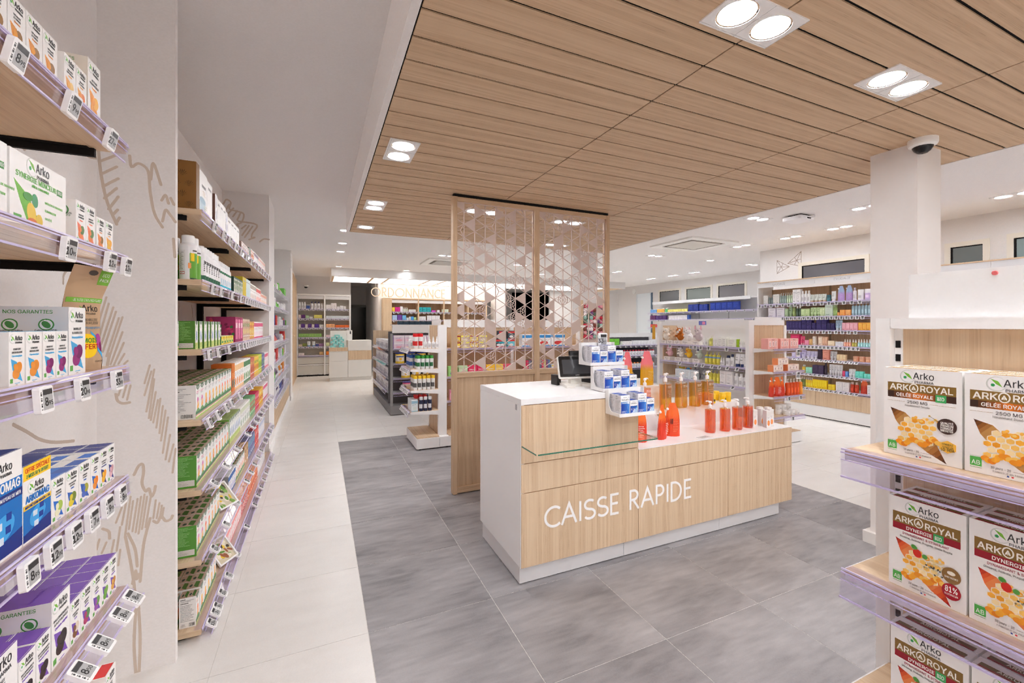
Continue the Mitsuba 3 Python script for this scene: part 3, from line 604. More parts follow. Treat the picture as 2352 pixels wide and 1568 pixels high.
# ---- left island behind the screen, its end turned to the aisle
li = thing('shelf_island', 'white and oak shelf island behind the lattice screen, its end facing the aisle', 'shelf island')
LX, LY0, LY1 = 1.24, 4.93, 5.53
part(li, 'post', M().box(LX, 4.99, 0, LX + .10, 5.03, 1.40, PANELW), 'm_matte')
part(li, 'post', M().box(LX, 5.46, 0, LX + .04, 5.50, 1.40, PANELW), 'm_matte')
part(li, 'end_panel', M().wbox(LX + .005, 5.031, .1, LX + .02, 5.459, 1.40, 2, 7), 'm_oak')
part(li, 'header', M().box(LX + .03, 5.0, 1.4005, LX + .034, 5.44, 1.47, PANELW).box(LX + .12, 5.2, 1.40, 3.2, 5.205, 1.47, PANELW), 'm_card')
part(li, 'back_panel', M().wbox(LX + .105, 5.245, .1, 3.25, 5.26, 1.40, 2, 9), 'm_oak_brown')
part(li, 'top_rail', M().box(LX + .105, 5.0, 1.375, 3.25, 5.03, 1.40, PANELW), 'm_matte')
for x in (2.24, 3.25): part(li, 'post', M().box(x, 5.2, 0, x + .04, 5.29, 1.40, PANELW), 'm_matte')
part(li, 'base', M().box(.978, LY0 - .01, .015, LX - .002, LY1, .128, PANELW).box(LX + .002, LY0 - .01, .015, 3.25, LY1, .128, PANELW), 'm_matte')
part(li, 'base', M().wbox(.985, LY0, .1285, LX - .004, LY1 - .01, .140, 1, 2).wbox(LX + .11, LY0, .1285, 3.24, 5.24, .140, 0, 2), 'm_oak')
for x in (1.02, 1.33, 2.3, 3.2): part(li, 'foot', M().lathe([(.012, 0), (.012, .015)], 8, BLACK, (x, LY0 + .02, 0)), 'm_matte')
LZ = [1.135, .905, .670, .430]
for i, z in enumerate(LZ):
    island_shelf(f'oak shelf on the aisle end of the island behind the screen, {ORD[i]} from above', '-x', (.912, 5.50, z), .55, LX - .912 - .003, tilt=25, h=.05)
for j, (x0, x1) in enumerate(((LX + .11, 2.235), (2.285, 3.245))):
    for i, z in enumerate([1.13, .80, .52]):
        island_shelf(f'shelf behind the {"left" if j == 0 else "right"} half of the lattice screen, {ORD[i]} from above', '-y', (x0, 4.99, z), x1 - x0, .25, tilt=5)
# ---- grey island farther down the aisle
gi = thing('shelf_island', 'grey metal shelf island with an oak back along the white aisle', 'shelf island')
GR = (132, 131, 132)
part(gi, 'end_back', M().box(1.0, 7.30, .14, 2.0, 7.32, 1.30, (104, 102, 104)), 'm_matte')
part(gi, 'side_back', M().box(1.28, 7.33, .14, 1.30, 9.3, 1.25, (120, 118, 120)), 'm_matte')
part(gi, 'upright', M().box(.995, 7.015, .1, 1.03, 7.05, 1.27, (150, 149, 150)), 'm_matte')
part(gi, 'base', M().box(.99, 7.0, .012, 2.0, 7.32, .145, GR).box(.99, 7.33, .012, 1.30, 9.33, .145, GR), 'm_matte')
part(gi, 'end_panel', M().wbox(.985, 9.335, 0, 1.62, 9.36, 1.30, 2, 4), 'm_oak')
part(gi, 'header', M().box(1.02, 7.02, 1.28, 2.0, 7.025, 1.40, PANELW), 'm_card')
for i, z in enumerate([1.03, .80, .57, .345]):
    island_shelf(f'grey shelf facing the camera on the grey island, {ORD[i]} from above', '-y', (1.035, 7.015, z), .96, .28, col=(150, 149, 151), wood=False, tilt=8)
    island_shelf(f'grey shelf along the aisle side of the grey island, {ORD[i]} from above', '-x', (.985, 9.32, z - .015), 1.97, .27, col=(150, 149, 151), wood=False, tilt=30)
# ---- long wall unit of skincare on the right
wu = thing('wall_shelving', 'long oak backed skincare wall unit with a white header lettered CAUDALIE', 'wall unit')
WX, WF, WB, WA = 6.835, 6.80, 7.22, -1.6
WE = 5.12
part(wu, 'plinth', M().box(WX, WA, .014, WB, WE, .185, PANELW), 'm_matte')
part(wu, 'foot_gap', M().box(WX + .03, WA, 0, WB, WE, .014, BLACK), 'm_matte')  # black strip in place of the dark gap under the plinth
for i in range(7): part(wu, 'drawer_front', M().wbox(WX - .012, WE - (i + 1) * .96 + .002, .19, WX + .005, WE - i * .96 - .002, .405, 2, i), 'm_oak')
part(wu, 'base', M().box(WX + .006, WA, .186, WB, WE, .40, PANELW), 'm_matte')
for i in range(7): part(wu, 'back_panel', M().wbox(WB - .02, WE - (i + 1) * .96 + .002, .405, WB, WE - i * .96 - .002, 2.02, 2, i + 3), 'm_oak_brown')
for i in range(8): part(wu, 'upright', M().box(WB - .03, WE - i * .96 - .012, .405, WB - .0205, WE - i * .96 + .012, 2.02, (150, 130, 108)), 'm_matte')
for i in range(7):
    part(wu, 'header', M().box(WX - .02, WE - (i + 1) * .96 + .003, 2.035, WX - .012, WE - i * .96 - .001, 2.115, (226, 226, 228)), 'm_matte')
    m = M().text(['CAUDALIE', 'CAUDALIE', 'LA ROSÉE', 'SVR', 'IKKS', 'MKL', 'SVR'][i], .032, (WX - .0202, WE - i * .96 - .38, 2.058), (168, 168, 172), '-x')
    part(wu, 'lettering', m, 'm_matte')
part(wu, 'canopy', M().wbox(WX - .025, WA, 2.117, WB, WE, 2.132, 1, 1), 'm_oak')
part(wu, 'end_panel', M().box(WX, WE + .001, .0, WB, WE + .02, 2.13, PANELW), 'm_matte')
WZ = [1.752, 1.538, 1.328, 1.097, .888, .665, .447]
WT = [0, 4, 8, 10, 55, 60, 60]
for i, z in enumerate(WZ):
    shelf(f'white shelf of the skincare wall unit, {ORD[i]} from above', '-x', (WF, WE - .002, z), WE - WA, .38, mat='m_matte', col=PANELW, tilt=WT[i], th=.02)
# ---- second wall unit beyond it, in the corner
w2 = thing('wall_shelving', 'white wall unit of pale shelves in the far right corner, its header plain', 'wall unit')
part(w2, 'back', M().box(9.93, 7.0, 0, 9.95, 11.0, 2.12, (226, 226, 226)), 'm_matte')
part(w2, 'header', M().box(9.46, 7.3, 2.05, 9.47, 10.75, 2.13, (228, 229, 231)), 'm_matte')
part(w2, 'canopy', M().box(9.47, 7.3, 2.10, 9.93, 10.75, 2.12, PANELW), 'm_matte')
for y in (8.3, 9.3): part(w2, 'upright', M().box(9.92, y, .1, 9.929, y + .02, 2.1, (180, 180, 180)), 'm_matte')
for i, z in enumerate([1.795, 1.575, 1.34, 1.1]):
    shelf(f'white shelf of the corner wall unit, {ORD[i]} from above', '-x', (9.46, 10.95, z), 3.9, .46, mat='m_matte', col=PANELW, tilt=0, th=.02)
# ---- low dark unit along the far right wall, seen between screen and toy island
lo = thing('wall_shelving', 'dark backed wall unit under a plain white header right of the lattice screen', 'wall unit')
part(lo, 'back', M().box(5.75, 8.60, .1, 7.45, 8.62, 1.20, (74, 74, 78)), 'm_matte')
part(lo, 'header', M().box(5.75, 8.16, 1.13, 7.45, 8.17, 1.225, (222, 223, 226)), 'm_matte')
part(lo, 'side', M().box(7.451, 8.16, 0, 7.47, 8.62, 1.22, PANELW), 'm_matte')
for i, z in enumerate([.945, .70, .425]):
    shelf(f'shelf with a lilac rail on the dark backed unit, {ORD[i]} from above', '-y', (5.75, 8.16, z), 1.7, .42, mat='m_matte', col=(200, 198, 206), tilt=0, th=.02)
# ---- far left white unit
fu = thing('wall_shelving', 'white two-bay wall unit at the far end of the left aisle', 'wall unit')
part(fu, 'frame', M().box(-.585, 13.38, .03, -.545, 13.70, 2.27, PANELW), 'm_matte'); part(fu, 'frame', M().box(.105, 13.38, .03, .145, 13.70, 2.27, PANELW), 'm_matte'); part(fu, 'frame', M().box(.765, 13.38, .03, .805, 13.70, 2.27, PANELW), 'm_matte')
part(fu, 'top', M().box(-.544, 13.38, 2.225, .764, 13.70, 2.27, PANELW), 'm_matte')
part(fu, 'header', M().box(-.544, 13.40, 2.13, .104, 13.41, 2.215, (226, 227, 230)).box(.146, 13.40, 2.13, .764, 13.41, 2.215, (226, 227, 230)), 'm_matte')
part(fu, 'back', M().box(-.544, 13.68, .03, .764, 13.70, 2.22, (190, 184, 174)), 'm_matte')
part(fu, 'foot_gap', M().box(-.55, 13.40, 0, .77, 13.70, .03, BLACK), 'm_matte')  # black strip in place of the dark gap under the unit
FZ = [1.86, 1.595, 1.34, 1.075, .82, .575]
for i, z in enumerate(FZ):
    for x0, x1, s in ((-.543, .103, 'left'), (.147, .763, 'right')):
        shelf(f'white shelf in the {s} bay of the far aisle unit, {ORD[i]} from above', '-y', (x0, 13.40, z), x1 - x0, .27, mat='m_matte', col=PANELW, th=.03)
for z0, z1 in ((.30, .33), (.04, .05)): part(fu, 'lower_shelf', M().box(-.543, 13.41, z0, .763, 13.67, z1, PANELW), 'm_matte')
part(fu, 'drawer_front', M().box(-.543, 13.42, .34, .763, 13.43, .53, (214, 212, 206)).box(-.543, 13.42, .055, .763, 13.43, .295, (214, 212, 206)), 'm_matte')
# ---- far checkout counter
fc = thing('checkout_counter', 'pale checkout counter with two oak bands at the far end of the left aisle', 'counter')
cc = (226, 225, 221)
part(fc, 'body', M().box(.215, 11.962, .09, .648, 12.55, .842, cc).box(.652, 11.962, .09, 1.218, 12.55, 1.018, cc), 'm_card')
part(fc, 'kick', M().box(.225, 11.97, 0, 1.208, 12.5, .088, (206, 204, 199)), 'm_card')
for x0, x1, z0, z1 in ((.215, .647, .092, .50), (.215, .647, .504, .728), (.653, 1.218, .092, .522), (.653, 1.218, .765, .852), (.653, 1.218, .856, 1.017)): part(fc, 'front', M().box(x0, 11.95, z0, x1, 11.9615, z1, cc), 'm_card')
part(fc, 'oak_band', M().wbox(.215, 11.95, .752, .647, 11.961, .846, 2, 1), 'm_oak'); part(fc, 'oak_band', M().wbox(.653, 11.95, .526, 1.218, 11.961, .758, 2, 2), 'm_oak')
# ---- prescription cabinet with the letters ORDONNANCE hung in front
pc = thing('wall_cabinet', 'oak framed wall cabinet of open shelves under the hanging letters ORDONNANCE', 'cabinet')
PY = 12.6
part(pc, 'side_panel', M().wbox(1.585, PY, 0, 1.822, PY + .34, 2.155, 2, 1), 'm_oak')
for i, x in enumerate((2.54, 3.283, 4.02, 4.60)): part(pc, 'divider', M().wbox(x, PY, 0, x + .036, PY + .34, 2.13, 2, i), 'm_oak')
part(pc, 'cornice', M().wbox(1.585, PY, 2.131 if 0 else 2.1305, 4.64, PY + .34, 2.165, 0, 3), 'm_oak')
part(pc, 'back', M().wbox(1.823, PY + .345, 0, 4.64, PY + .355, 2.13, 2, 6), 'm_oak_brown')
for x0, x1 in ((1.824, 2.539), (2.577, 3.282), (3.320, 4.019), (4.057, 4.599)):
    part(pc, 'header', M().box(x0, PY + .012, 2.035, x1, PY + .02, 2.115, (226, 226, 228)), 'm_matte')
for j, (x0, x1) in enumerate(((1.824, 2.539), (2.577, 3.282), (3.320, 4.019), (4.057, 4.599))):
    for i, z in enumerate([1.785, 1.55, 1.31, 1.05]):
        shelf(f'white edged shelf in bay {["one", "two", "three", "four"][j]} from the left of the prescription cabinet, {ORD[i]} from above', '-y', (x0, PY + .01, z), x1 - x0, .32, mat='m_matte', col=(214, 206, 196), th=.02, h=.03)
sg = thing('hanging_sign', 'brass coloured letters ORDONNANCE hanging under the light canopy', 'sign')
x, hs = 1.255, .262
adv = sum(GL[c][1] + .10 for c in 'ORDONNANCE'); kx = (3.315 - 1.255) / (adv * hs)
for ch in 'ORDONNANCE':
    L, a = GL[ch]; big = 1.0
    s = unary_union([LineString([(p * hs * kx, q * hs * .9) for p, q in l]).buffer(.0125, cap_style=2, join_style=2, mitre_limit=3, quad_segs=3) for l in L])
    m = M().flat(s, (x, 12.4, 2.185), (226, 204, 178), '-y', .02)
    part(sg, 'letter', m, 'm_matte'); x += (a + .10) * hs * kx
part(sg, 'mounting_bar', M().box(1.3, 12.402, 2.575, 3.32, 12.415, 2.5895, (210, 208, 204)), 'm_matte')
for xx in np.linspace(1.36, 3.25, 10): part(sg, 'hanger', M().box(xx, 12.404, 2.30, xx + .006, 12.412, 2.5745, (210, 208, 204)), 'm_matte')
# ---- light canopy
cn = thing('light_canopy', 'long white ceiling canopy with glowing panels between oak strips', 'light canopy')
NX0, NX1, NY0, NY1, NZ = .25, 9.0, 11.5, 13.0, 2.590
part(cn, 'fascia', M().box(NX0, NY0, NZ, NX1, NY0 + .02, ZW - .001, WHITE).box(NX0, NY0 + .021, NZ, NX0 + .02, NY1, ZW - .001, WHITE).box(NX1 - .02, NY0 + .021, NZ, NX1, NY1, ZW - .001, WHITE).box(NX0, NY1, NZ, NX1, NY1 + .02, ZW - .001, WHITE), 'm_paint')
part(cn, 'frame', M().wbox(NX0 + .021, NY0 + .022, NZ + .003, NX1 - .021, NY1 - .002, NZ + .010, 0, 1), 'm_oak')
x = NX0 + .07; rows = [(NY0 + .05, NY0 + .72), (NY0 + .76, NY1 - .04)]
pat = [.92, .38, 1.05, .42, 1.1, .5, .95, .45, 1.0, .4, .9]
for w in pat:
    if x + w > NX1 - .05: break
    for y0, y1 in rows:
        v = [(x, y0, NZ), (x, y1, NZ), (x + w - .06, y1, NZ), (x + w - .06, y0, NZ)]
        part(cn, 'light_panel', M().quad(*v, WHITE), 'm_matte', emitter={'type': 'area', 'radiance': {'type': 'rgb', 'value': list(PANEL_RGB)}})
    x += w
# ---- windows high on the right wall, dark outside
def window(n, x, y0, y1, z0, z1, col=(92, 93, 98)):
    k = struct(f'window_{n}', 'dark strip window high on the right wall')
    fr = M()
    for a in ((y0 - .06, z0 - .06, y0, z1 + .06), (y1, z0 - .06, y1 + .06, z1 + .06), (y0, z0 - .06, y1, z0), (y0, z1, y1, z1 + .06)): fr.box(x - .022, a[0], a[1], x, a[2], a[3], (232, 226, 214))
    part(k, 'frame', fr, 'm_card')
    part(k, 'pane', M().box(x - .006, y0, z0, x - .001, y1, z1, col), 'm_gloss')
    part(k, 'gasket', M().box(x - .012, y1 - .02, z0, x - .0065, y1, z1, BLACK).box(x - .012, y0, z1 - .012, x - .0065, y1 - .02, z1, BLACK), 'm_matte')
    return k
window(1, 7.55, 3.86, 4.82, 2.18, 2.42, (96, 96, 102)); window(2, 7.55, 2.55, 2.86, 2.16, 2.42, (110, 118, 118)); k = window(3, 7.55, .9, 2.28, 2.16, 2.44, (132, 150, 152))
part(k, 'sticker', M().flat(affinity.scale(Point(1.48, 2.28).buffer(.13), 1.25, .85), (7.5438, 0, 0), (104, 106, 112), '-x', .0005) if 0 else M().flat(affinity.scale(Point(-1.78, 2.30).buffer(.13), 1.5, .85), (7.5438, 0, 0), (104, 106, 112), '-x', .0005), 'm_matte')
window(4, 10.1, 10.25, 11.1, 2.14, 2.50, (118, 120, 122)); window(5, 10.1, 9.05, 9.95, 2.14, 2.50, (134, 142, 138)); window(6, 10.1, 7.95, 8.78, 2.14, 2.50, (126, 124, 128))
k = struct('window_7', 'tall bright window beyond the corner wall unit'); part(k, 'frame', M().box(10.06, 11.45, .9, 10.1, 11.50, 2.5, (90, 110, 130)).box(10.06, 12.2, .9, 10.1, 12.25, 2.5, (220, 226, 230)), 'm_card')
part(k, 'pane', M().box(10.085, 11.5, .9, 10.099, 12.2, 2.5, (236, 244, 250)), 'm_gloss')  # opaque pane, its pale colour stands in for the brightness beyond the glass
# ---- door casing and wooden return at the end of the left aisle
dj = struct('door_1', 'oak clad door leaf at the end of the left aisle'); part(dj, 'leaf', M().wbox(-.60, 10.5, 0, -.565, 13.3, 2.62, 2, 3), 'm_oak_brown'); part(dj, 'ledge', M().wbox(-.564, 10.5, 1.16, -.50, 11.1, 1.19, 1, 3), 'm_oak')
wall('wall_return', (-.915, 9.76, 0, -.62, 13.7, ZW))
of = struct('window_8', 'dark office window behind the far counter'); part(of, 'pane', M().box(1.0, 16.58, .7, 1.9, 16.59, 2.05, (40, 48, 46)), 'm_gloss'); part(of, 'frame', M().box(.92, 16.56, .62, 1.0, 16.6, 2.13, (150, 150, 148)).box(1.0, 16.56, 2.05, 1.9, 16.6, 2.13, (150, 150, 148)).box(1.0, 16.56, .62, 1.9, 16.6, .7, (150, 150, 148)), 'm_matte')
# ---- ceiling air conditioner, sensor, cameras
ac = thing('air_conditioner', 'white square cassette air conditioner in the white ceiling', 'air conditioner')
A0, A1, B0, B1 = 5.27, 6.31, 5.08, 6.05
def ring(x0, y0, x1, y1, w): return sbox(x0, y0, x1, y1).difference(sbox(x0 + w, y0 + w, x1 - w, y1 - w))
zz = lambda z: np.array([[1, 0, 0, 0], [0, 1, 0, 0], [0, 0, 1, z], [0, 0, 0, 1.0]])
part(ac, 'panel', M().prism(ring(A0, B0, A1, B1, .14), .025, (236, 235, 232), zz(ZW - .026)), 'm_matte')
part(ac, 'grille', M().prism(sbox(A0 + .2, B0 + .2, A1 - .2, B1 - .2), .012, (214, 211, 204), zz(ZW - .03)), 'm_matte')
for q in ((A0 + .145, B0 + .2, A0 + .195, B1 - .2), (A1 - .195, B0 + .2, A1 - .145, B1 - .2), (A0 + .2, B0 + .145, A1 - .2, B0 + .195), (A0 + .2, B1 - .195, A1 - .2, B1 - .145)): part(ac, 'vane', M().box(q[0], q[1], ZW - .02, q[2], q[3], ZW - .012, (120, 116, 110)), 'm_matte')
a2 = thing('air_conditioner', 'white cassette air conditioner beside the far light canopy', 'air conditioner')
part(a2, 'panel', M().prism(ring(2.05, 9.0, 3.1, 9.95, .14), .025, (236, 235, 232), zz(ZW - .026)), 'm_matte'); part(a2, 'grille', M().prism(sbox(2.25, 9.2, 2.9, 9.75), .012, (190, 188, 184), zz(ZW - .03)), 'm_matte')
part(a2, 'vane', M().box(2.195, 9.2, ZW - .02, 2.245, 9.75, ZW - .012, (120, 116, 110)), 'm_matte')
se = thing('ceiling_sensor', 'small white people-counting sensor box on the white ceiling', 'sensor')
part(se, 'mount', M().box(5.45, 3.50, ZW - .02, 5.62, 3.66, ZW, BLACK), 'm_matte'); part(se, 'case', M().prism(rounded(5.40, 3.47, 5.68, 3.72, .03), .045, (232, 231, 234), zz(ZW - .066)), 'm_card')
part(se, 'port', M().box(5.53, 3.468, ZW - .055, 5.60, 3.47, ZW - .04, BLACK), 'm_matte'); part(se, 'cable', M().tube([(5.6, 3.47, ZW - .04), (5.64, 3.44, ZW - .03), (5.66, 3.46, ZW - .005), (5.6, 3.5, ZW)], .004, (225, 225, 225), 6), 'm_matte')
def dome(loc, r, label, wallmount=None):
    k = thing('security_camera', label, 'security camera'); to = T().translate(list(loc))
    if wallmount: to = to @ T().rotate([0, 1, 0], wallmount)
    part(k, 'housing', M().lathe([(r * .72, -r * .62), (r * .94, -r * .5), (r, -r * .34), (r, 0)], 32, (236, 236, 234)), 'm_card', to=to)
    part(k, 'dome', M().lathe([(0.001, -r * 1.18), (r * .3, -r * 1.12), (r * .52, -r * .95), (r * .66, -r * .75), (r * .7, -r * .62)], 28, (18, 18, 20)), 'm_gloss', to=to)
dome((3.215, 1.345, ZC), .070, 'white dome security camera under the oak ceiling at the white column')
dome((-.478, 9.3, 2.55), .08, 'dome camera on the pilaster past the far white shelves', 90)
dome((-.35, 13.6, 2.52), .07, 'dome camera in the far left corner of the aisle')
dome((10.08, 12.4, 2.60), .09, 'dome camera on the far right wall', -90)
# ================================================================ goods
def R(m, x0, z0, x1, z1, c, y=0.0, face='-y', d=.0003):
    """a printed bar on a face; x,z in the face's own axes"""
    if face == '-y': return m.box(x0, y - d, z0, x1, y, z1, c)
    if face == '-x': return m.box(y - d, -x1, z0, y, -x0, z1, c)
    if face == '+z': return m.box(x0, z0, y, x1, z1, y + d, c)
def ell(m, cx, cz, rx, rz, c, rot=0, y=0.0, face='-y', n=5, d=.0003):
    s = affinity.rotate(affinity.scale(Point(0, 0).buffer(1, quad_segs=n), rx, rz), rot, origin=(0, 0)); s = affinity.translate(s, cx, cz)
    at = {'-y': (0, y, 0), '-x': (y, 0, 0), '+z': (0, 0, y)}[face]
    return m.flat(s, at, c, face, d)
def poly(m, pts, c, y=0.0, face='-y', d=.0003):
    at = {'-y': (0, y, 0), '-x': (y, 0, 0), '+z': (0, 0, y)}[face]
    return m.flat(Polygon(pts), at, c, face, d)
def para(m, x0, x1, z0, z1, n, c, face='-y', y=0.0, r=None):
    """lines too small to read, as bars of uneven length"""
    r = r or random.Random(n * 7 + int(1e4 * abs(x0))); dz = (z1 - z0) / n
    for i in range(n): R(m, x0, z1 - (i + .62) * dz, x0 + (x1 - x0) * r.uniform(.55, 1), z1 - (i + .3) * dz, c, y, face)
def barcode(m, x0, x1, z0, z1, face='-y', y=0.0):
    r = random.Random(3); x = x0
    while x < x1 - .0015:
        w = r.uniform(.0006, .0022); R(m, x, z0, min(x + w, x1), z1, (40, 40, 40), y, face); x += w + r.uniform(.0008, .002)
def logo(m, cx, cz, s, face='-y', y=0.0):
    """ring, leaf and the word"""
    at = lambda x, z: {'-y': (x, y - .0003, z), '-x': (y - .0003, -x, z)}[face]
    ell(m, cx - .42 * s, cz + .02 * s, .26 * s, .26 * s, (206, 210, 204), 0, y, face, 6, .0002); ell(m, cx - .40 * s, cz + .03 * s, .235 * s, .235 * s, (243, 243, 242), 0, y, face, 6, .0003)
    poly(m, [(cx - .56 * s, cz + .2 * s), (cx - .36 * s, cz + .12 * s), (cx - .26 * s, cz - .08 * s), (cx - .42 * s, cz + .02 * s)], (122, 184, 66), y, face, .0005)
    ell(m, cx - .50 * s, cz - .02 * s, .055 * s, .055 * s, (60, 160, 90), 0, y, face, 4, .0005)
    a = at(cx + .10 * s, cz - .06 * s); m.text('Arko', .26 * s, a, (44, 44, 46), face, w=.66 * s)
    a = at(cx + .12 * s, cz - .23 * s); m.text('PHARMA', .10 * s, a, (70, 70, 72), face, w=.60 * s)
CARTON = (242, 241, 239)
def carton(w, d, h, col=CARTON, side=None, top=None):
    m = M().box(-w / 2, 0, 0, w / 2, d, h, col, {'-x': side or col, '+x': side or col, '+z': top or col})
    m.box(-w / 2 - .0002, .002, h - .0006, w / 2 + .0002, .0028, h + .0002, (205, 203, 200))
    return m
BOXES = {}
def boxkind(name, w, d, h, art, col=CARTON, side=None, top=None, arg=()):
    kk = (name, round(w, 4), round(d, 4), round(h, 4), art.__name__, col, side, top, tuple(arg))
    if kk not in BOXES:
        p = M(); art(p, w, d, h, *arg)
        BOXES[kk] = Kind(name, 'box', [('carton', carton(w, d, h, col, side, top), 'm_card'), ('print', p, 'm_card')], (w, d, h))
    return BOXES[kk]

# ---- bay 1: supplement boxes
def art_caps(p, w, d, h, leaf, blob, blob2, word, sidegreen=0):
    logo(p, .02 * w, h * .86, w * .72)
    p.text(word[0], h * .034, (0, -.0003, h * .66), (90, 90, 92)); p.text(word[1], h * .034, (0, -.0003, h * .60), (90, 90, 92)); p.text(word[2], h * .032, (0, -.0003, h * .535), leaf)
    poly(p, [(-w * .38, h * .50), (-w * .02, h * .44), (w * .30, h * .12), (w * .36, h * .06), (-w * .02, h * .13), (-w * .28, h * .30)], leaf)
    ell(p, -w * .06, h * .22, w * .22, h * .10, blob, 20, -.0003); ell(p, w * .10, h * .33, w * .20, h * .11, blob2, -30, -.0004); ell(p, -w * .1, h * .34, w * .12, h * .07, blob, 40, -.0005)
    R(p, -w * .42, h * .05, -w * .26, h * .13, (96, 170, 80)); R(p, -w * .12, h * .035, w * .18, h * .045, leaf); R(p, -w * .06, h * .012, w * .06, h * .02, (150, 120, 120))
    if sidegreen:
        X = -w / 2; dd = d
        p.text('NOS GARANTIES', .0075, (X - .0002, dd / 2, h * .90), (70, 130, 70), '-x', w=dd * .6)
        for c in (-.72, -.28):
            ell(p, c * dd, h * .74, .013, .013, (70, 130, 70), 0, X, '-x', 6); ell(p, c * dd, h * .74, .0105, .0105, (214, 214, 214), 0, X - .0003, '-x', 6); ell(p, c * dd, h * .74, .006, .009, (70, 130, 70), 40, X - .0006, '-x', 4)
            p.text('MAÎTRISÉE' if c < -.5 else 'VÉGÉTALES', .004, (X - .0002, -c * dd, h * .60), (80, 120, 80), '-x'); p.text("Plante d'origine" if c < -.5 else 'Gélules 100%', .004, (X - .0002, -c * dd, h * .645), (60, 60, 60), '-x')
    p.text(word[2], .006, (0, d * .3, h + .0002), leaf, '+z', w=w * .7) if h > .12 else R(p, -w * .45, d * .06, w * .45, d * .55, leaf, h, '+z')
BLUE1, NAVY, PURP = (74, 168, 220), (48, 58, 128), (120, 84, 178)
XB1 = -.505
def put1(kd, y0, z, label, rows=1, group=None, x=XB1):
    w, d, h = kd.size
    for r in range(rows):
        lb = label if r == 0 else label + f', {["second", "third", "fourth"][r - 1]} row'
        kd.place((x - r * (d + .002), y0 + w / 2, Z1i + .0006), 90, lb, group)
W_ = ('CONFORT', 'ARTICULAIRE', 'Curcumaphyte'); HG = ('MOBILITÉ', '& SOUPLESSE', 'Harpagophytum')
Z1i = Z1[0]
o = boxkind('supplement_box', .052, .05, .098, art_caps, arg=((226, 150, 70), (236, 160, 60), (150, 110, 60), ('VITALITÉ', '& TONUS', 'Guarana')))
for i, y in enumerate((.93, .985, 1.04, 1.095, 1.15, 1.205)): put1(o, y, 0, f'slim white supplement box, {["first", "second", "third", "fourth", "fifth", "sixth"][i]} from the left edge on the top shelf beside the fin')
put1(boxkind('supplement_box', .049, .05, .096, art_caps, arg=((236, 170, 90), (240, 180, 80), (240, 200, 120), ('DÉFENSES', 'NATURELLES', 'Acérola'))), 1.285, 0, 'small white supplement box just before the beige-sided one on the top shelf')
put1(boxkind('supplement_box', .049, .05, .096, art_caps, arg=((236, 170, 90), (240, 150, 60), (226, 120, 50), ('BEAUTÉ', 'DE LA PEAU', 'Carotte'))), 1.337, 0, 'small white supplement box against the beige-sided tall box on the top shelf')
put1(boxkind('supplement_box', .066, .12, .145, art_caps, side=(222, 216, 204), top=(214, 200, 170), arg=((240, 160, 70), (236, 150, 40), (244, 180, 60), ('ACTION', 'PROBIOTIQUE', 'Papaye'), 1)), 1.392, 0, 'tall white supplement box with beige side and orange fruit, end of the top shelf')
Z1i = Z1[1]
def art_synergie(p, w, d, h):
    logo(p, 0, h * .86, w * .36); p.text('SYNERGIE MINCEUR', h * .078, (-w * .06, -.0003, h * .655), (96, 172, 70), w=w * .70); R(p, w * .31, h * .64, w * .42, h * .735, (60, 130, 60)); p.text('BIO', h * .05, (w * .365, -.0004, h * .665), CARTON)
    p.text('ultra concentré', h * .045, (0, -.0003, h * .585), (96, 172, 70))
    poly(p, [(-w * .44, h * .60), (-w * .20, h * .42), (w * .02, h * .02), (-w * .22, h * .05), (-w * .34, h * .32)], (110, 182, 60))
    ell(p, -w * .16, h * .20, w * .075, h * .15, (232, 196, 70), 15, -.0003); ell(p, -w * .10, h * .40, w * .05, h * .10, (70, 150, 100), 10, -.0004); ell(p, -w * .22, h * .42, w * .08, h * .06, (70, 150, 60), 0, -.0005); ell(p, -w * .03, h * .12, w * .06, h * .10, (224, 190, 70), 0, -.0006); ell(p, -w * .15, h * .08, w * .08, h * .05, (220, 120, 60), 0, -.0007)
    for i, t in enumerate(('BRÛLEUR DE GRAISSES', 'ÉLIMINATION', 'SATIÉTÉ')): p.text(t, h * .032, (w * .08, -.0003, h * (.42 - .12 * i)), (130, 190, 110), align='l')
    R(p, -w * .44, h * .03, -w * .32, h * .12, (96, 170, 80))
put1(boxkind('supplement_box', .108, .045, .132, art_synergie), .985, 0, 'plain white edge of a large box at the left edge of the second shelf')
put1(boxkind('supplement_box', .192, .045, .132, art_synergie), 1.100, 0, 'wide white slimming box with a pineapple and green swoosh on the second shelf')
CR = ((240, 130, 100), (236, 130, 70), (96, 130, 70), ('MINCEUR', '& RONDEUR', 'Papaye'))
for i, (y, a, lb) in enumerate([(1.336, CR, 'papaya supplement box beside the wide slimming box on the second shelf'), (1.384, CR, 'second papaya supplement box from the wide slimming box'), (1.437, ((240, 150, 90), (226, 130, 60), (150, 110, 50), ('BRÛLE', 'GRAISSE', 'Ananas')), 'pineapple supplement box past the papaya ones on the second shelf'), (1.487, ((240, 170, 80), (240, 190, 60), (236, 170, 50), ('ANTI', 'CAPITONS', 'Ananas')), 'last supplement box at the far end of the second shelf')]):
    put1(boxkind('supplement_box', .046, .09 if i == 0 else .05, .098 if i < 2 else .082, art_caps, arg=a + ((1,) if i == 0 else ())), y, 0, lb)
Z1i = Z1[2]
CU = (BLUE1, (236, 150, 60), (226, 140, 50), W_); HA = (BLUE1, (150, 44, 120), (122, 34, 100), HG)
put1(boxkind('supplement_box', .046, .05, .098, art_caps, top=BLUE1, arg=CU), 1.098, 0, 'turmeric supplement box nearest the left edge on the third shelf')
put1(boxkind('supplement_box', .051, .05, .098, art_caps, top=BLUE1, arg=CU), 1.149, 0, 'turmeric supplement box next to the purple flower boxes on the third shelf')
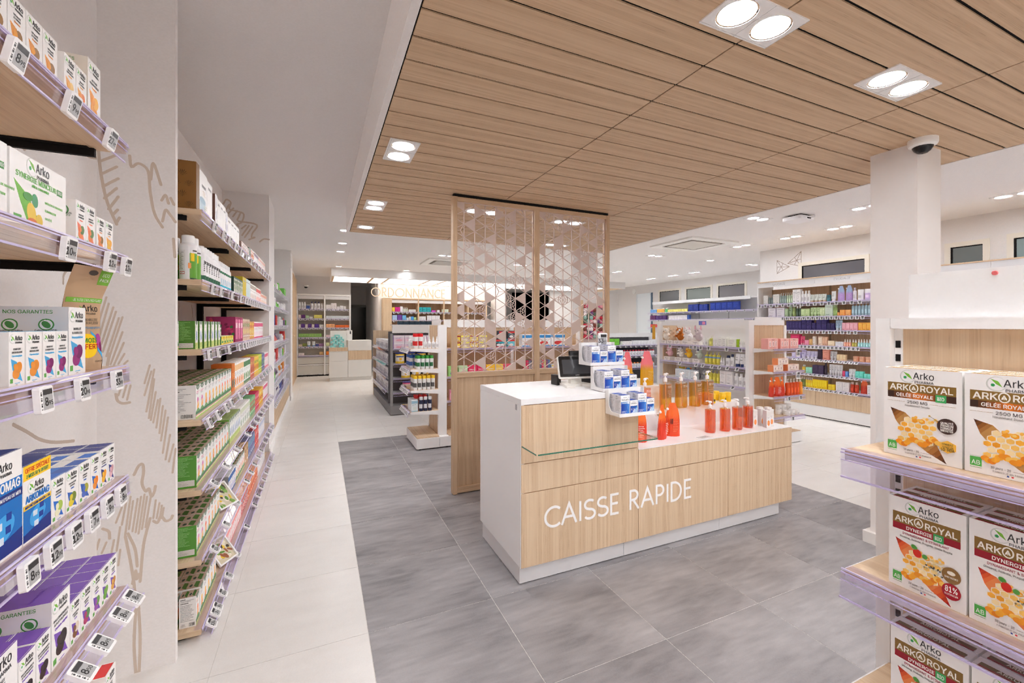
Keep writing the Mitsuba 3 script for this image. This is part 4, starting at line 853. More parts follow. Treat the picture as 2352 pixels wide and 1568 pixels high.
put1(boxkind('supplement_box', .046, .05, .098, art_caps, top=BLUE1, arg=HA), 1.205, 0, 'purple flower supplement box beside the turmeric boxes')
put1(boxkind('supplement_box', .046, .05, .098, art_caps, top=BLUE1, arg=HA), 1.254, 0, 'purple flower supplement box against the tall grey-sided box')
put1(boxkind('supplement_box', .076, .13, .151, art_caps, side=(206, 208, 212), top=(190, 192, 196), arg=HA + (1,)), 1.304, 0, 'tall purple flower supplement box with grey guarantee side on the third shelf')
put1(boxkind('supplement_box', .09, .13, .151, art_caps, side=(206, 208, 212), top=(190, 192, 196), arg=CU + (1,)), .98, 0, 'tall supplement box with a grey side cut by the left edge of the picture')
Z1i = Z1[3]
def art_mag(p, w, d, h, promo):
    b = h * .80 if promo else h
    R(p, -w / 2, h * .03, w / 2, b * .62, (20, 110, 190)); poly(p, [(-w / 2, h * .03), (w / 2, h * .03), (w / 2, h * .22), (-w / 2, h * .12)], (22, 50, 130), -.0003)
    ell(p, 0, h * .30, w * .30, h * .12, (60, 160, 226), 20, -.0003); R(p, -w / 2, b * .54, w / 2, b * .62, (240, 196, 60) if promo else (30, 50, 120), -.0004)
    p.text('MAGNÉSIUM MARIN + B6' if promo else "MAGNÉSIUM D'EAU DE MER", h * .034, (0, -.0008, b * .56), (30, 60, 130) if promo else CARTON, w=w * .9)
    p.text('ARKOMAG', h * .085, (0, -.0006, b * .645), CARTON if not promo else (20, 110, 190), bold=True, w=w * .86)
    if not promo: R(p, -w / 2, b * .62, w / 2, b * .74, (20, 110, 190)); p.text('ARKOMAG', h * .085, (0, -.0008, b * .645), CARTON, bold=True, w=w * .86)
    logo(p, 0, b * .86, w * .52)
    for x, z in ((-.1, .30), (.12, .24), (-.06, .16), (.14, .36)): R(p, w * x - .007, h * z, w * x + .007, h * (z + .07), (210, 224, 240) if x < 0 else (26, 60, 150), -.0006)
    if promo:
        R(p, -w / 2, h * .81, w / 2, h, (250, 204, 40)); p.text('OFFRE SPÉCIALE', h * .06, (0, -.0004, h * .905), (200, 40, 40), w=w * .88); p.text('2 MOIS 30 % OFFERT', h * .045, (0, -.0004, h * .835), (40, 120, 90), w=w * .8)
    R(p, -w * .45, d * .1, w * .45, d * .9, (30, 52, 120), h, '+z')
put1(boxkind('supplement_box', .108, .05, .186, art_mag, top=(38, 56, 120), arg=(0,)), 1.028, 0, 'large blue magnesium box cut by the left edge, fourth shelf', 2)
put1(boxkind('supplement_box', .092, .05, .148, art_mag, top=(38, 56, 120), arg=(1,)), 1.140, 0, 'blue magnesium box with a yellow offer band on the fourth shelf', 2)
for y, w, h, a, lb, tp in [(1.236, .052, .094, ((50, 110, 200), (236, 236, 200), (170, 200, 90), ('SOMMEIL', '& DÉTENTE', 'Passiflore')), 'white blossom supplement box next to the magnesium offer', (56, 118, 200)), (1.292, .055, .092, ((60, 100, 180), (226, 206, 60), (120, 140, 60), ('CIRCULATION', 'CONFORT', 'Mélilot')), 'yellow blossom supplement box on the fourth shelf', (56, 118, 200)),
                       (1.350, .055, .092, ((60, 100, 180), (80, 110, 190), (170, 170, 70), ('MÉMOIRE', '& TONUS', 'Ginkgo')), 'blue swoosh supplement box in the middle of the fourth shelf', (226, 226, 226)), (1.408, .046, .094, ((50, 110, 200), (240, 150, 60), (236, 130, 40), ('VISION', 'CONFORT', 'Souci')), 'supplement box with an orange bloom over a blue foot', (226, 226, 226)),
                       (1.457, .042, .098, (NAVY, (246, 190, 60), (240, 160, 40), ('NERVOSITÉ', '& STRESS', 'Eschscholtzia')), 'supplement box with a gold bloom over a navy swoosh', NAVY), (1.502, .040, .098, (NAVY, (224, 180, 190), (200, 150, 160), ('SOMMEIL', 'SEREIN', 'Valériane')), 'last supplement box with a pink bloom, far end of fourth shelf', NAVY)]:
    put1(boxkind('supplement_box', w, .05, h, art_caps, top=tp, arg=a), y, 0, lb, 3)
Z1i = Z1[4]
PB = ((124, 86, 182), (60, 44, 40), (40, 30, 30), ('BALLONNEMENTS', '& FLATULENCES', 'Charbon végétal'))
put1(boxkind('supplement_box', .10, .05, .142, art_caps, top=PURP, arg=(PURP, (238, 238, 238), (230, 230, 232), ('TRANSIT', 'CONFORT', 'Psyllium'))), 1.022, 0, 'large white psyllium box cut by the left edge, fifth shelf', 2)
for y, w, d, h, lb in [(1.127, .052, .05, .096, 'charcoal supplement box with purple lid, near end of fifth shelf'), (1.182, .05, .05, .098, 'second charcoal supplement box from the near end, fifth shelf'), (1.236, .073, .12, .145, 'tall charcoal supplement box with grey side and purple lid')]:
    put1(boxkind('supplement_box', w, d, h, art_caps, side=(216, 215, 216) if d > .1 else None, top=PURP, arg=PB + ((1,) if d > .1 else ())), y, 0, lb, 2)
for i, (y, w, a, lb) in enumerate([(1.311, .046, (PURP, (130, 90, 60), (224, 210, 190), ('DIGESTION', 'LÉGÈRE', 'Coco')), 'brown and cream supplement box past the tall charcoal box'), (1.359, .053, (PURP, (176, 70, 110), (90, 140, 80), ('DRAINAGE', 'DÉTOX', 'Artichaut')), 'pink thistle supplement box on the fifth shelf'), (1.414, .049, (PURP, (150, 90, 170), (110, 160, 80), ('FOIE', 'CONFORT', 'Chardon')), 'lilac thistle supplement box on the fifth shelf'),
                                  (1.465, .045, (PURP, (110, 170, 70), (130, 180, 80), ('DIGESTION', 'DÉTENTE', 'Mélisse')), 'green framed supplement box near the far end, fifth shelf'), (1.512, .044, (PURP, (226, 170, 80), (190, 130, 60), ('TRANSIT', 'DOUX', 'Gingembre')), 'ginger supplement box at the far end of the fifth shelf')]):
    put1(boxkind('supplement_box', w, .05, .099, art_caps, top=PURP, arg=a), y, 0, lb, 3)
Z1i = Z1[5]
put1(boxkind('supplement_box', .06, .05, .11, art_caps, arg=((224, 60, 60), (210, 50, 50), (190, 40, 40), ('FORCE', 'VITALE', 'Cranberry'))), 1.49, 0, 'white box with red berries on the sixth shelf beside the fin')
for i in range(4): put1(boxkind('supplement_box', .05, .05, .10, art_caps, arg=((224, 60, 60), (210, 90, 90), (230, 120, 100), ('CONFORT', 'URINAIRE', 'Bruyère'))), 1.27 + .053 * i, 0, f'pale supplement box on the sixth shelf, {["fourth", "third", "second", "next"][i]} from the red berry box')
# kraft pouch with a handle hole
KR = (190, 158, 126)
def pouch_surface(prof, half, nx=11):
    """a flattened bag standing in local x (width) and z, swelling in y; prof: (z, half width, half thickness, y shift)"""
    V, F = [], []
    for s in (-1, 1):
        for z, hw, ht, ys in prof:
            for i in range(nx):
                u = -1 + 2 * i / (nx - 1); V.append((u * hw, ys + s * ht * (1 - u * u) ** .6, z))
    n = len(prof); 
    for s in (0, 1):
        for r in range(n - 1):
            for i in range(nx - 1):
                a = s * n * nx + r * nx + i; q = [a, a + 1, a + 1 + nx, a + nx]
                q = q if s == 0 else q[::-1]; F += [[q[0], q[1], q[2]], [q[0], q[2], q[3]]]
    return np.array(V), np.array(F)
pz = [(0, .062, .030, 0), (.02, .061, .034, 0), (.07, .057, .030, 0), (.12, .053, .026, -.004), (.155, .052, .019, -.008), (.185, .055, .010, -.014), (.205, .058, .004, -.020), (.232, .059, .0012, -.030), (.258, .060, .001, -.040)]
V, F = pouch_surface(pz, 0)
def on_pouch(x, z, off):
    z0 = np.array([p[0] for p in pz]); f = lambda k: np.interp(z, z0, [p[k] for p in pz])
    u = np.clip(x / f(1), -1, 1); return (x, f(3) - f(2) * (1 - u * u) ** .6 - off, z)
def drape(m, shape, c, off=.0004, step=.006):
    """a printed shape laid over the bag"""
    for g in getattr(shape, 'geoms', [shape]):
        t = trimesh.creation.extrude_polygon(g, 1e-4, engine='earcut'); t = t.subdivide_to_size(step, max_iter=8)
        keep = t.face_normals[:, 2] > .5; v = np.array([on_pouch(x, y, off) for x, y, _ in t.vertices]); m.add(v, np.asarray(t.faces)[keep], c)
def drape_text(m, s, h, x, z, c, w=None, bold=False, off=.0009):
    v, f = text_shape(s, bold); v = v[:, :2] * h
    if w: v[:, 0] *= w / np.ptp(v[:, 0])
    v = v - [(v[:, 0].min() + v[:, 0].max()) / 2, 0]
    m.add(np.array([on_pouch(x + a, z + b, off) for a, b in v]), f, c)
body = M().add(V, F, KR)
pr = M(); drape(pr, sbox(-.052, .168, .052, .180), (124, 178, 70)); drape_text(pr, 'JE SUIS 100% RECYCLABLE', .006, 0, .171, (240, 240, 230), .08)
drape(pr, sbox(.020, .215, .0585, .252), (124, 178, 70)); drape_text(pr, 'ECO', .008, .040, .236, (240, 240, 230)); drape_text(pr, 'PACK', .008, .040, .223, (240, 240, 230))
drape_text(pr, 'Arko', .016, .0, .146, (50, 48, 46)); drape_text(pr, 'PHARMA', .005, .002, .138, (60, 58, 56)); drape(pr, Polygon([(-.028, .16), (-.016, .152), (-.018, .146)]), (110, 170, 60)); drape(pr, Point(-.026, .148).buffer(.003), (110, 170, 60))
drape_text(pr, 'MOBILITÉ', .006, 0, .122, (70, 66, 62)); drape_text(pr, 'SOUPLESSE', .006, 0, .114, (70, 66, 62)); drape_text(pr, 'Harpagophytum', .006, .006, .103, (74, 150, 200))
drape(pr, Polygon([(-.004, .098), (.012, .086), (.05, .028), (.048, .022), (.02, .045)]), BLUE1); drape(pr, affinity.rotate(affinity.scale(Point(.028, .068).buffer(.012), 1, 2.0), 25), (176, 70, 150), .0008); drape(pr, affinity.rotate(affinity.scale(Point(.034, .056).buffer(.007), 1, 1.8), 10), (120, 40, 90), .0011)
drape(pr, Point(-.012, .060).buffer(.030), (250, 206, 40), .0007); drape_text(pr, '1 MOIS', .011, -.010, .068, (60, 140, 60), bold=True, off=.0013); drape_text(pr, 'OFFERT', .012, -.010, .052, (190, 50, 40), bold=True, off=.0013)
drape_text(pr, 'COMPLÉMENT', .004, .026, .018, (90, 80, 70)); drape(pr, affinity.scale(Point(0, .243).buffer(.008), 1.7, .8), (92, 84, 78), .0006)
KP = Kind('kraft_pouch', 'pouch', [('bag', body, 'm_matte'), ('print', pr, 'm_matte')], (.125, .06, .26))
KP.place((-.545, 1.452, Z1[2] + .0008), 72, 'brown kraft pouch with a green band and yellow offer disc, third shelf', scale=.99)
# ---- bay 2: herbal cartons, bottles and teas; its shelves run away from the camera
def art_none(p, w, d, h): R(p, -w * .3, h * .8, w * .3, h * .86, (150, 150, 150))
def text_side(p, w, d, h, c=(150, 150, 150), n=12, bar=True):
    X = -w / 2
    R(p, -d * .92, h * .93, -d * .62, h * .95, (60, 60, 60), X, '-x'); R(p, -d * .92, h * .80, -d * .45, h * .82, (60, 60, 60), X, '-x')
    para(p, -d * .92, -d * .1, h * .20, h * .76, n, c, '-x', X); para(p, -d * .9, -d * .1, h * .84, h * .92, 2, c, '-x', X)
    if bar: barcode(p, -d * .42, -d * .06, h * .04, h * .15, '-x', X); para(p, -d * .9, -d * .55, h * .05, h * .14, 3, (120, 120, 120), '-x', X)
GREEN = (86, 146, 60); DKG = (64, 92, 70); LIME = (176, 204, 110); KTOP = (168, 146, 128)
def art_herb(p, w, d, h, bl, b2, head, side):
    poly(p, [(-w * .36, h), (w * .36, h), (w * .36, h * .90), (0, h * .83), (-w * .36, h * .90)], (104, 122, 108)); R(p, -w * .22, h * .92, w * .22, h * .935, (190, 200, 190), -.0003); R(p, -w * .18, h * .89, w * .18, h * .90, (190, 200, 190), -.0003)
    R(p, -w / 2, h * .985, w / 2, h, GREEN); para(p, -w * .34, w * .34, h * .73, h * .81, 2, head); para(p, -w * .3, w * .3, h * .69, h * .73, 1, (150, 150, 150))
    ell(p, 0, h * .52, w * .20, h * .10, bl); ell(p, w * .06, h * .40, w * .17, h * .11, b2, 15, -.0003); ell(p, -w * .08, h * .34, w * .12, h * .07, b2, -20, -.0004); ell(p, w * .02, h * .45, w * .06, h * .05, (250, 230, 190), 0, -.0006)
    poly(p, [(-w / 2, h * .08), (-w / 2, h * .20), (-w * .1, h * .29), (w * .1, h * .30), (w / 2, h * .20), (w / 2, h * .08)], (118, 170, 110), -.0002); R(p, -w / 2, h * .14, w / 2, h * .19, (80, 120, 100), -.0005); R(p, -w / 2, 0, w / 2, h * .055, LIME); R(p, -w / 2, .08 * h, w / 2, .11 * h, (214, 150, 140), -.0006)
    for i in range(2):
        z0 = d * (.1 + .45 * i); poly(p, [(-w * .48, z0), (w * .3, z0), (w * .48, z0 + d * .17), (-w * .2, z0 + d * .19)], (66, 104, 48), h + .0002, '+z'); ell(p, -w * .1, z0 + d * .3, w * .18, d * .06, (60, 74, 62), 0, h + .0002, '+z')
    if side == 1: text_side(p, w, d, h)
    if side == 2:
        X = -w / 2; para(p, -d * .9, -d * .08, h * .36, h * .96, 15, (150, 196, 130), '-x', X); R(p, -d * .96, h * .06, -d * .06, h * .24, (214, 212, 206), X, '-x'); para(p, -d * .92, -d * .12, h * .08, h * .22, 5, (170, 168, 164), '-x', X - .0003)
def herb(w, h, i=0, side=0, d=.115, name='herbal_box'):
    c = [((214, 130, 180), (240, 180, 110), (206, 90, 140)), ((214, 130, 180), (240, 180, 110), (206, 90, 140)), ((240, 190, 100), (236, 150, 90), (150, 150, 150)), ((240, 180, 90), (226, 190, 110), (150, 150, 150)), ((240, 170, 110), (236, 190, 120), (224, 120, 70)), ((236, 120, 100), (244, 180, 110), (220, 90, 80)), ((236, 140, 110), (230, 190, 120), (170, 170, 160))][i % 7]
    return boxkind(name, w, d, h, art_herb, col=(240, 239, 236), side=[(232, 230, 226), (232, 230, 226), (88, 150, 62)][side], top=KTOP, arg=c + (side,))
def art_green(p, w, d, h, bl, side):
    poly(p, [(-w * .34, h), (w * .34, h), (w * .34, h * .90), (0, h * .86), (-w * .34, h * .90)], (110, 128, 112)); para(p, -w * .3, w * .3, h * .74, h * .84, 2, (150, 150, 150)); ell(p, 0, h * .52, w * .16, h * .13, bl, 6); ell(p, w * .04, h * .40, w * .14, h * .11, (110, 140, 190), -6, -.0003)
    R(p, -w / 2, 0, w / 2, h * .22, (196, 214, 130)); para(p, -w * .4, w * .4, h * .03, h * .19, 3, (150, 180, 90), y=-.0003)
    X = -w / 2; para(p, -d * .9, -d * .06, h * .30, h * .96, 16, (140, 186, 110), '-x', X); R(p, -d * .96, h * .04, -d * .06, h * .21, (214, 212, 206), X, '-x'); para(p, -d * .92, -d * .12, h * .06, h * .19, 5, (170, 168, 164), '-x', X - .0003)
def art_band(p, w, d, h, c1, c2, c3):
    R(p, -w / 2, h * .70, w / 2, h * .93, c1); para(p, -w * .38, w * .38, h * .50, h * .66, 3, c3); ell(p, 0, h * .28, w * .30, h * .16, c2); R(p, -w / 2, 0, w / 2, h * .08, c1)
def art_stripe(p, w, d, h, c1, c2, c3):
    R(p, -w * .30, h * .1, w * .30, h * .9, c1); ell(p, 0, h * .72, w * .24, h * .10, c2, y=-.0003); ell(p, 0, h * .42, w * .26, h * .14, c3, y=-.0003); R(p, -w * .24, h * .16, w * .24, h * .22, (244, 244, 240), -.0003)
def art_flower(p, w, d, h):
    r = random.Random(4); X = -w / 2
    for i in range(34):
        c = r.choice([(206, 60, 110), (120, 26, 70), (60, 110, 60), (226, 120, 60), (180, 40, 90)])
        ell(p, -r.uniform(.06, .94) * d, h * r.uniform(.05, .95), .010, .008, c, r.uniform(0, 90), X - .0001 * (i % 7), '-x', 3)
    R(p, -w * .4, h * .1, w * .4, h * .9, (214, 110, 150)); R(p, -w * .3, h * .55, w * .3, h * .75, (240, 200, 210), -.0003)
def art_palm(p, w, d, h):
    X = -w / 2
    for r_ in range(5):
        for q in range(7):
            cx, cz = -d * (.08 + .145 * q + .07 * (r_ % 2)), h * (.06 + .21 * r_)
            if cx < -d * .97 or cz > h * .86: continue
            for a in (-60, -40, -20, 0, 20, 40, 60):
                s, c = math.sin(math.radians(a)), math.cos(math.radians(a))
                poly(p, [(cx, cz), (cx + .020 * s - .0012 * c, cz + .024 * c), (cx + .0225 * s, cz + .030 * c), (cx + .020 * s + .0012 * c, cz + .024 * c)], (72, 44, 16), X, '-x')
def art_jar(p, w, d, h):
    R(p, -w * .48, 0, w * .30, h * .34, (176, 196, 206)); ell(p, -w * .1, h * .36, w * .38, h * .07, (150, 178, 192), 0, -.0003); R(p, -w * .2, h * .66, w * .3, h * .72, (120, 120, 120)); para(p, -w * .1, w * .3, h * .48, h * .60, 3, (200, 180, 150)); para(p, w * .1, w * .44, h * .06, h * .30, 5, (200, 190, 150), y=-.0003)
XB2 = -.505
def put2(kd, y0, i, label, group=None, x=XB2, rows=1, tilt=0):
    w, d, h = kd.size
    for r in range(rows): kd.place((x - r * (d + .002), y0 + w / 2, Z2[i] + .0006), 90, label if r == 0 else label + f', {[0, "second", "third"][r]} row', group)
    return y0 + w + .003
def run2(i, y, items, shelf_word):
    """items: (kind, count, label, rows)"""
    for kd, n, lb, *rows in items:
        for k in range(n): y = put2(kd, y, i, '{#}' + lb + '{ from the near end}, ' + shelf_word, (lb + 's on the ' + shelf_word) if n > 1 else None, rows=rows[0] if rows else 1)
    return y
SH = [f'{o} long oak shelf' for o in ORD]
BX = lambda w, h, art, col=CARTON, side=None, top=None, arg=(), name='carton', d=.11: boxkind(name, w, d, h, art, col, side, top, arg)
# top shelf
y = run2(0, 2.41, [(BX(.055, .222, art_palm, (120, 84, 40), (138, 96, 46), (130, 92, 44), name='gift_box', d=.34), 1, 'brown gift box patterned with palm leaves'), (BX(.15, .21, art_jar, name='gift_box', d=.06), 1, 'white gift box printed with a pale blue jar'), (BX(.11, .20, art_none, name='gift_box', d=.06), 1, 'plain white gift box beside the jar print')], SH[0])
y = run2(0, 2.80, [(BX(.055, .185, art_stripe, (236, 236, 236), (112, 82, 72), arg=((236, 236, 236), (200, 200, 210), (190, 190, 200)), d=.2), 1, 'tall white carton with a brown striped side'), (BX(.075, .175, art_none), 3, 'tall plain white carton'), (BX(.06, .16, art_stripe, (234, 234, 236), (96, 70, 104), arg=((226, 226, 230), (200, 200, 220), (180, 180, 200)), d=.2), 1, 'white carton with a plum coloured side'), (BX(.10, .145, art_none), 4, 'broad pale carton')], SH[0])
run2(0, max(y, 3.66), [(BX(.07, .085, art_stripe, (226, 214, 210), (150, 120, 110), arg=((196, 170, 170), (230, 230, 230), (200, 160, 160))), 5, 'small beige carton'), (BX(.10, .10, art_none, (120, 134, 122), (100, 116, 104)), 1, 'sage green carton'), (BX(.06, .105, art_stripe, (240, 240, 240), arg=((196, 90, 50), (240, 220, 200), (220, 120, 60))), 3, 'orange striped carton'), (BX(.07, .11, art_band, (240, 240, 238), arg=((150, 130, 150), (200, 180, 190), (160, 150, 160))), 4, 'mauve banded carton'), (BX(.085, .11, art_band, (240, 238, 236), arg=((226, 180, 170), (236, 200, 190), (200, 150, 140))), 6, 'peach banded carton')], SH[0])
# second shelf: sprays, droppers, cartons
def spray_can(r, h, cap, art):
    b = M().lathe([(r * .96, 0), (r, .004), (r, h * .74), (r * .93, h * .79), (r * .70, h * .84)], 28, (240, 240, 242))
    c = M().lathe([(r * .72, h * .835), (r * .74, h * .84), (r * .74, h * .985), (r * .68, h)], 28, cap)
    p = M(); wrap = lambda a0, a1, z0, z1, c_, k: p.lathe_part(r + .0003 + k * .0002, a0, a1, z0, z1, c_)
    art(wrap, h); return [('can', b, 'm_gloss'), ('cap', c, 'm_card'), ('print', p, 'm_card')]
def lathe_part(self, r, a0, a1, z0, z1, col, at=(0, 0, 0)):
    t = np.radians(np.linspace(a0, a1, max(3, int(abs(a1 - a0) / 9)))); n = len(t)
    v = np.vstack([np.stack([at[0] + r * np.cos(t), at[1] + r * np.sin(t), np.full(n, at[2] + z)], 1) for z in (z0, z1)])
    F = [];
    for i in range(n - 1): F += [[i, i + 1, i + 1 + n], [i, i + 1 + n, i + n]]
    return self.add(v, F, col)
M.lathe_part = lathe_part
def art_can(w, h):     # local -y is -90 degrees; the camera sees -x (180) to -y (270)
    w(150, 200, h * .12, h * .66, (226, 224, 228), 0)
    for i in range(13): w(156, 156 + 34 - 7 * (i % 3), h * (.24 + .03 * i), h * (.24 + .03 * i) + .0022, (120, 118, 124), 1)
    w(158, 176, h * .13, h * .19, (190, 80, 80), 1); w(160, 174, h * .145, h * .175, (238, 236, 238), 2); w(180, 198, h * .13, h * .19, (190, 80, 80), 1); w(182, 196, h * .145, h * .175, (238, 236, 238), 2)
    w(-130, -60, h * .04, h * .60, (104, 168, 60), 0); w(-124, -96, h * .42, h * .60, (244, 206, 40), 1); w(-140, -120, h * .26, h * .38, (240, 160, 90), 1); w(-128, -64, h * .02, h * .05, (40, 70, 50), 2); w(-110, -70, h * .64, h * .67, (70, 60, 60), 1)
SPR = Kind('spray_can', 'spray can', spray_can(.033, .205, (244, 244, 243), art_can), (.066, .066, .205))
for i, (yy, xx) in enumerate([(2.455, -.545), (2.527, -.545), (2.40, -.62), (2.47, -.62), (2.545, -.62)]):
    SPR.place((xx, yy, Z2[1] + .0005), [62, 62, 100, 80, 80][i], ['white spray can with a yellow flower nearest the front of the second long shelf', 'second white spray can behind the yellow flower one', 'white spray can with a green stripe at the near end of the second long shelf', 'white spray can in the back row behind the yellow flower can', 'back row spray can farthest from the fin'][i])
def art_drop(w, h): w(-180, 0, 0.01, h * .22, (40, 96, 70), 0); [w(-130, -112, h * (.34 + .05 * i), h * (.36 + .05 * i), (60, 60, 60), 0) for i in range(6)]; w(-120, -85, h * .52, h * .60, (50, 50, 50), 0)
def art_aqua(w, h): w(-170, -10, h * .58, h * .66, (50, 110, 80), 0); w(-150, -30, .01, h * .18, (60, 180, 206), 0); w(-120, -60, h * .2, h * .4, (190, 214, 226), 0)
PB1 = Kind('pump_bottle', 'bottle', spray_can(.026, .185, (242, 242, 242), art_drop), (.052, .052, .185)); PB2 = Kind('pump_bottle', 'bottle', spray_can(.024, .165, (226, 226, 228), art_aqua), (.05, .05, .165))
for j in range(7): PB1.place((-.535, 2.615 + .056 * j, Z2[1] + .0005), 90, '{#}white bottle with a dark green foot{ from the near end}, second long oak shelf', 'white bottles with dark green feet')
for j in range(6): PB2.place((-.535, 3.02 + .056 * j, Z2[1] + .0005), 90, '{#}white bottle with a turquoise foot{ from the near end}, second long oak shelf', 'white bottles with turquoise feet')
DG = ((44, 84, 66), (226, 222, 180), (190, 200, 180))
y = run2(1, 3.36, [(BX(.042, .115, art_stripe, (40, 76, 62), (30, 60, 48), arg=((226, 226, 214), (120, 150, 110), (190, 200, 170))), 8, 'narrow dark green and cream carton'), (BX(.16, .15, art_none, (196, 172, 40), (206, 184, 44), (190, 166, 36), name='gift_box', d=.16), 1, 'bright yellow display carton'), (BX(.07, .15, art_none, (196, 214, 214)), 3, 'pale turquoise carton'), (BX(.07, .135, art_band, (240, 238, 236), arg=((170, 160, 150), (200, 180, 170), (150, 140, 130))), 5, 'grey banded carton'), (BX(.075, .13, art_band, (242, 238, 236), arg=((214, 96, 96), (236, 160, 150), (200, 100, 100))), 4, 'red banded carton'), (BX(.08, .10, art_band, (242, 236, 232), arg=((232, 170, 150), (240, 200, 180), (220, 150, 130))), 6, 'peach carton')], SH[1])
# third shelf: green cartons
G1 = BX(.05, .128, art_green, (238, 238, 234), (80, 128, 50), (120, 150, 90), arg=((150, 170, 210), 1), name='green_carton', d=.12)
boxkind('green_carton', .05, .09, .128, art_herb, (226, 224, 220), arg=((236, 140, 110), (240, 170, 120), (220, 120, 90), 1)).place((-.575, 2.405, Z2[2] + .0006), 88, 'white text covered carton at the near end of the third long shelf')
yy = 2.445
for j in range(9):
    G1.place((XB2 - .012 + .004 * (j % 3), yy + .027, Z2[2] + .0006), 90 + (3 if j in (2, 4) else 0), '{#}green sided carton with a blue print{ from the near end}, third long oak shelf', 'green sided cartons'); yy += .062 if j in (0, 1, 5) else .054
for j in range(7): BX(.05, .105, art_stripe, (40, 76, 62), (30, 62, 50), arg=((230, 228, 216), (80, 130, 90), (200, 210, 180))).place((-.575, yy + .06 + .056 * j, Z2[2] + .0006), 90, '{#}dark green and cream carton{ from the near end}, back of the third shelf', 'dark green cartons behind')
for j in range(5): BX(.07, .045, art_band, (240, 226, 120), (40, 110, 60), (226, 220, 190), arg=((226, 190, 40), (60, 140, 70), (60, 110, 60)), d=.06).place((-.505, yy + .04 + .078 * j, Z2[2] + .0006), 90, '{#}low yellow and green carton{ from the near end}, third long oak shelf', 'low yellow and green cartons')
y = run2(2, yy + .46, [(BX(.10, .165, art_flower, (150, 44, 90), (160, 50, 96), (120, 30, 70), name='tea_box', d=.16), 3, 'magenta tea box with a flower pattern'), (BX(.055, .155, art_stripe, (214, 190, 170), (170, 130, 110), arg=((196, 150, 130), (110, 140, 80), (226, 196, 120)), name='tea_box'), 6, 'brown patterned tea box'), (BX(.06, .14, art_stripe, (206, 150, 90), (150, 100, 70), arg=((236, 190, 70), (200, 90, 60), (240, 220, 150)), name='tea_box'), 4, 'amber tea box'), (BX(.075, .14, art_band, (242, 238, 238), arg=((214, 90, 130), (240, 210, 220), (200, 120, 150))), 8, 'white carton with a pink band')], SH[2])
# fourth shelf: herbal cartons in a long row
y = 2.40
for j in range(11):
    kd = herb(.076, .152, [0, 1, 2, 2, 3, 3, 4, 5, 5, 6, 6][j], 1 if j == 0 else 0, .13)
    y = put2(kd, y, 3, ['pink flower herbal carton with text side, near end of the fourth long shelf', 'second pink flower herbal carton of the fourth long shelf'][j] if j < 2 else f'{{#}}{["", "", "yellow fruit", "yellow fruit", "golden", "golden", "peach", "red fruit", "red fruit", "rosy", "rosy"][j]} herbal carton{{ from the near end}}, fourth long oak shelf', None if j < 2 or j == 6 else f'{["yellow", "golden", "peach", "red fruit", "rosy"][[0, 0, 0, 0, 1, 1, 2, 3, 3, 4, 4][j]]} herbal cartons of the fourth shelf', rows=3)
y = run2(3, y + .02, [(BX(.05, .175, art_band, (216, 120, 50), (206, 108, 40), arg=((216, 120, 50), (40, 110, 110), (240, 200, 150)), name='tea_box'), 2, 'orange carton with a teal oval'), (BX(.072, .17, art_band, (244, 242, 238), (206, 108, 40), arg=((240, 200, 150), (226, 140, 70), (150, 160, 150)), name='tea_box'), 5, 'white and orange carton'), (BX(.08, .165, art_band, (240, 242, 238), arg=((80, 130, 90), (110, 150, 90), (130, 160, 140)), name='tea_box'), 4, 'white carton with a green leaf band'), (BX(.055, .155, art_stripe, (200, 110, 90), (130, 66, 50), arg=((216, 120, 90), (226, 190, 120), (180, 80, 60)), name='tea_box'), 4, 'brick red tea box'), (BX(.055, .15, art_stripe, (236, 200, 90), (170, 120, 60), arg=((240, 190, 60), (110, 150, 70), (200, 90, 60)), name='tea_box'), 5, 'amber striped tea box'), (BX(.055, .15, art_stripe, (206, 216, 80), (130, 150, 60), arg=((150, 190, 60), (240, 230, 120), (90, 140, 60)), name='tea_box'), 4, 'lime tea box'), (BX(.055, .15, art_stripe, (120, 130, 160), (90, 96, 120), arg=((80, 90, 150), (160, 170, 200), (120, 170, 120)), name='tea_box'), 4, 'slate blue tea box'), (BX(.075, .14, art_band, (244, 238, 238), arg=((224, 110, 140), (244, 214, 220), (214, 140, 160))), 6, 'white carton with a rose band')], SH[3])
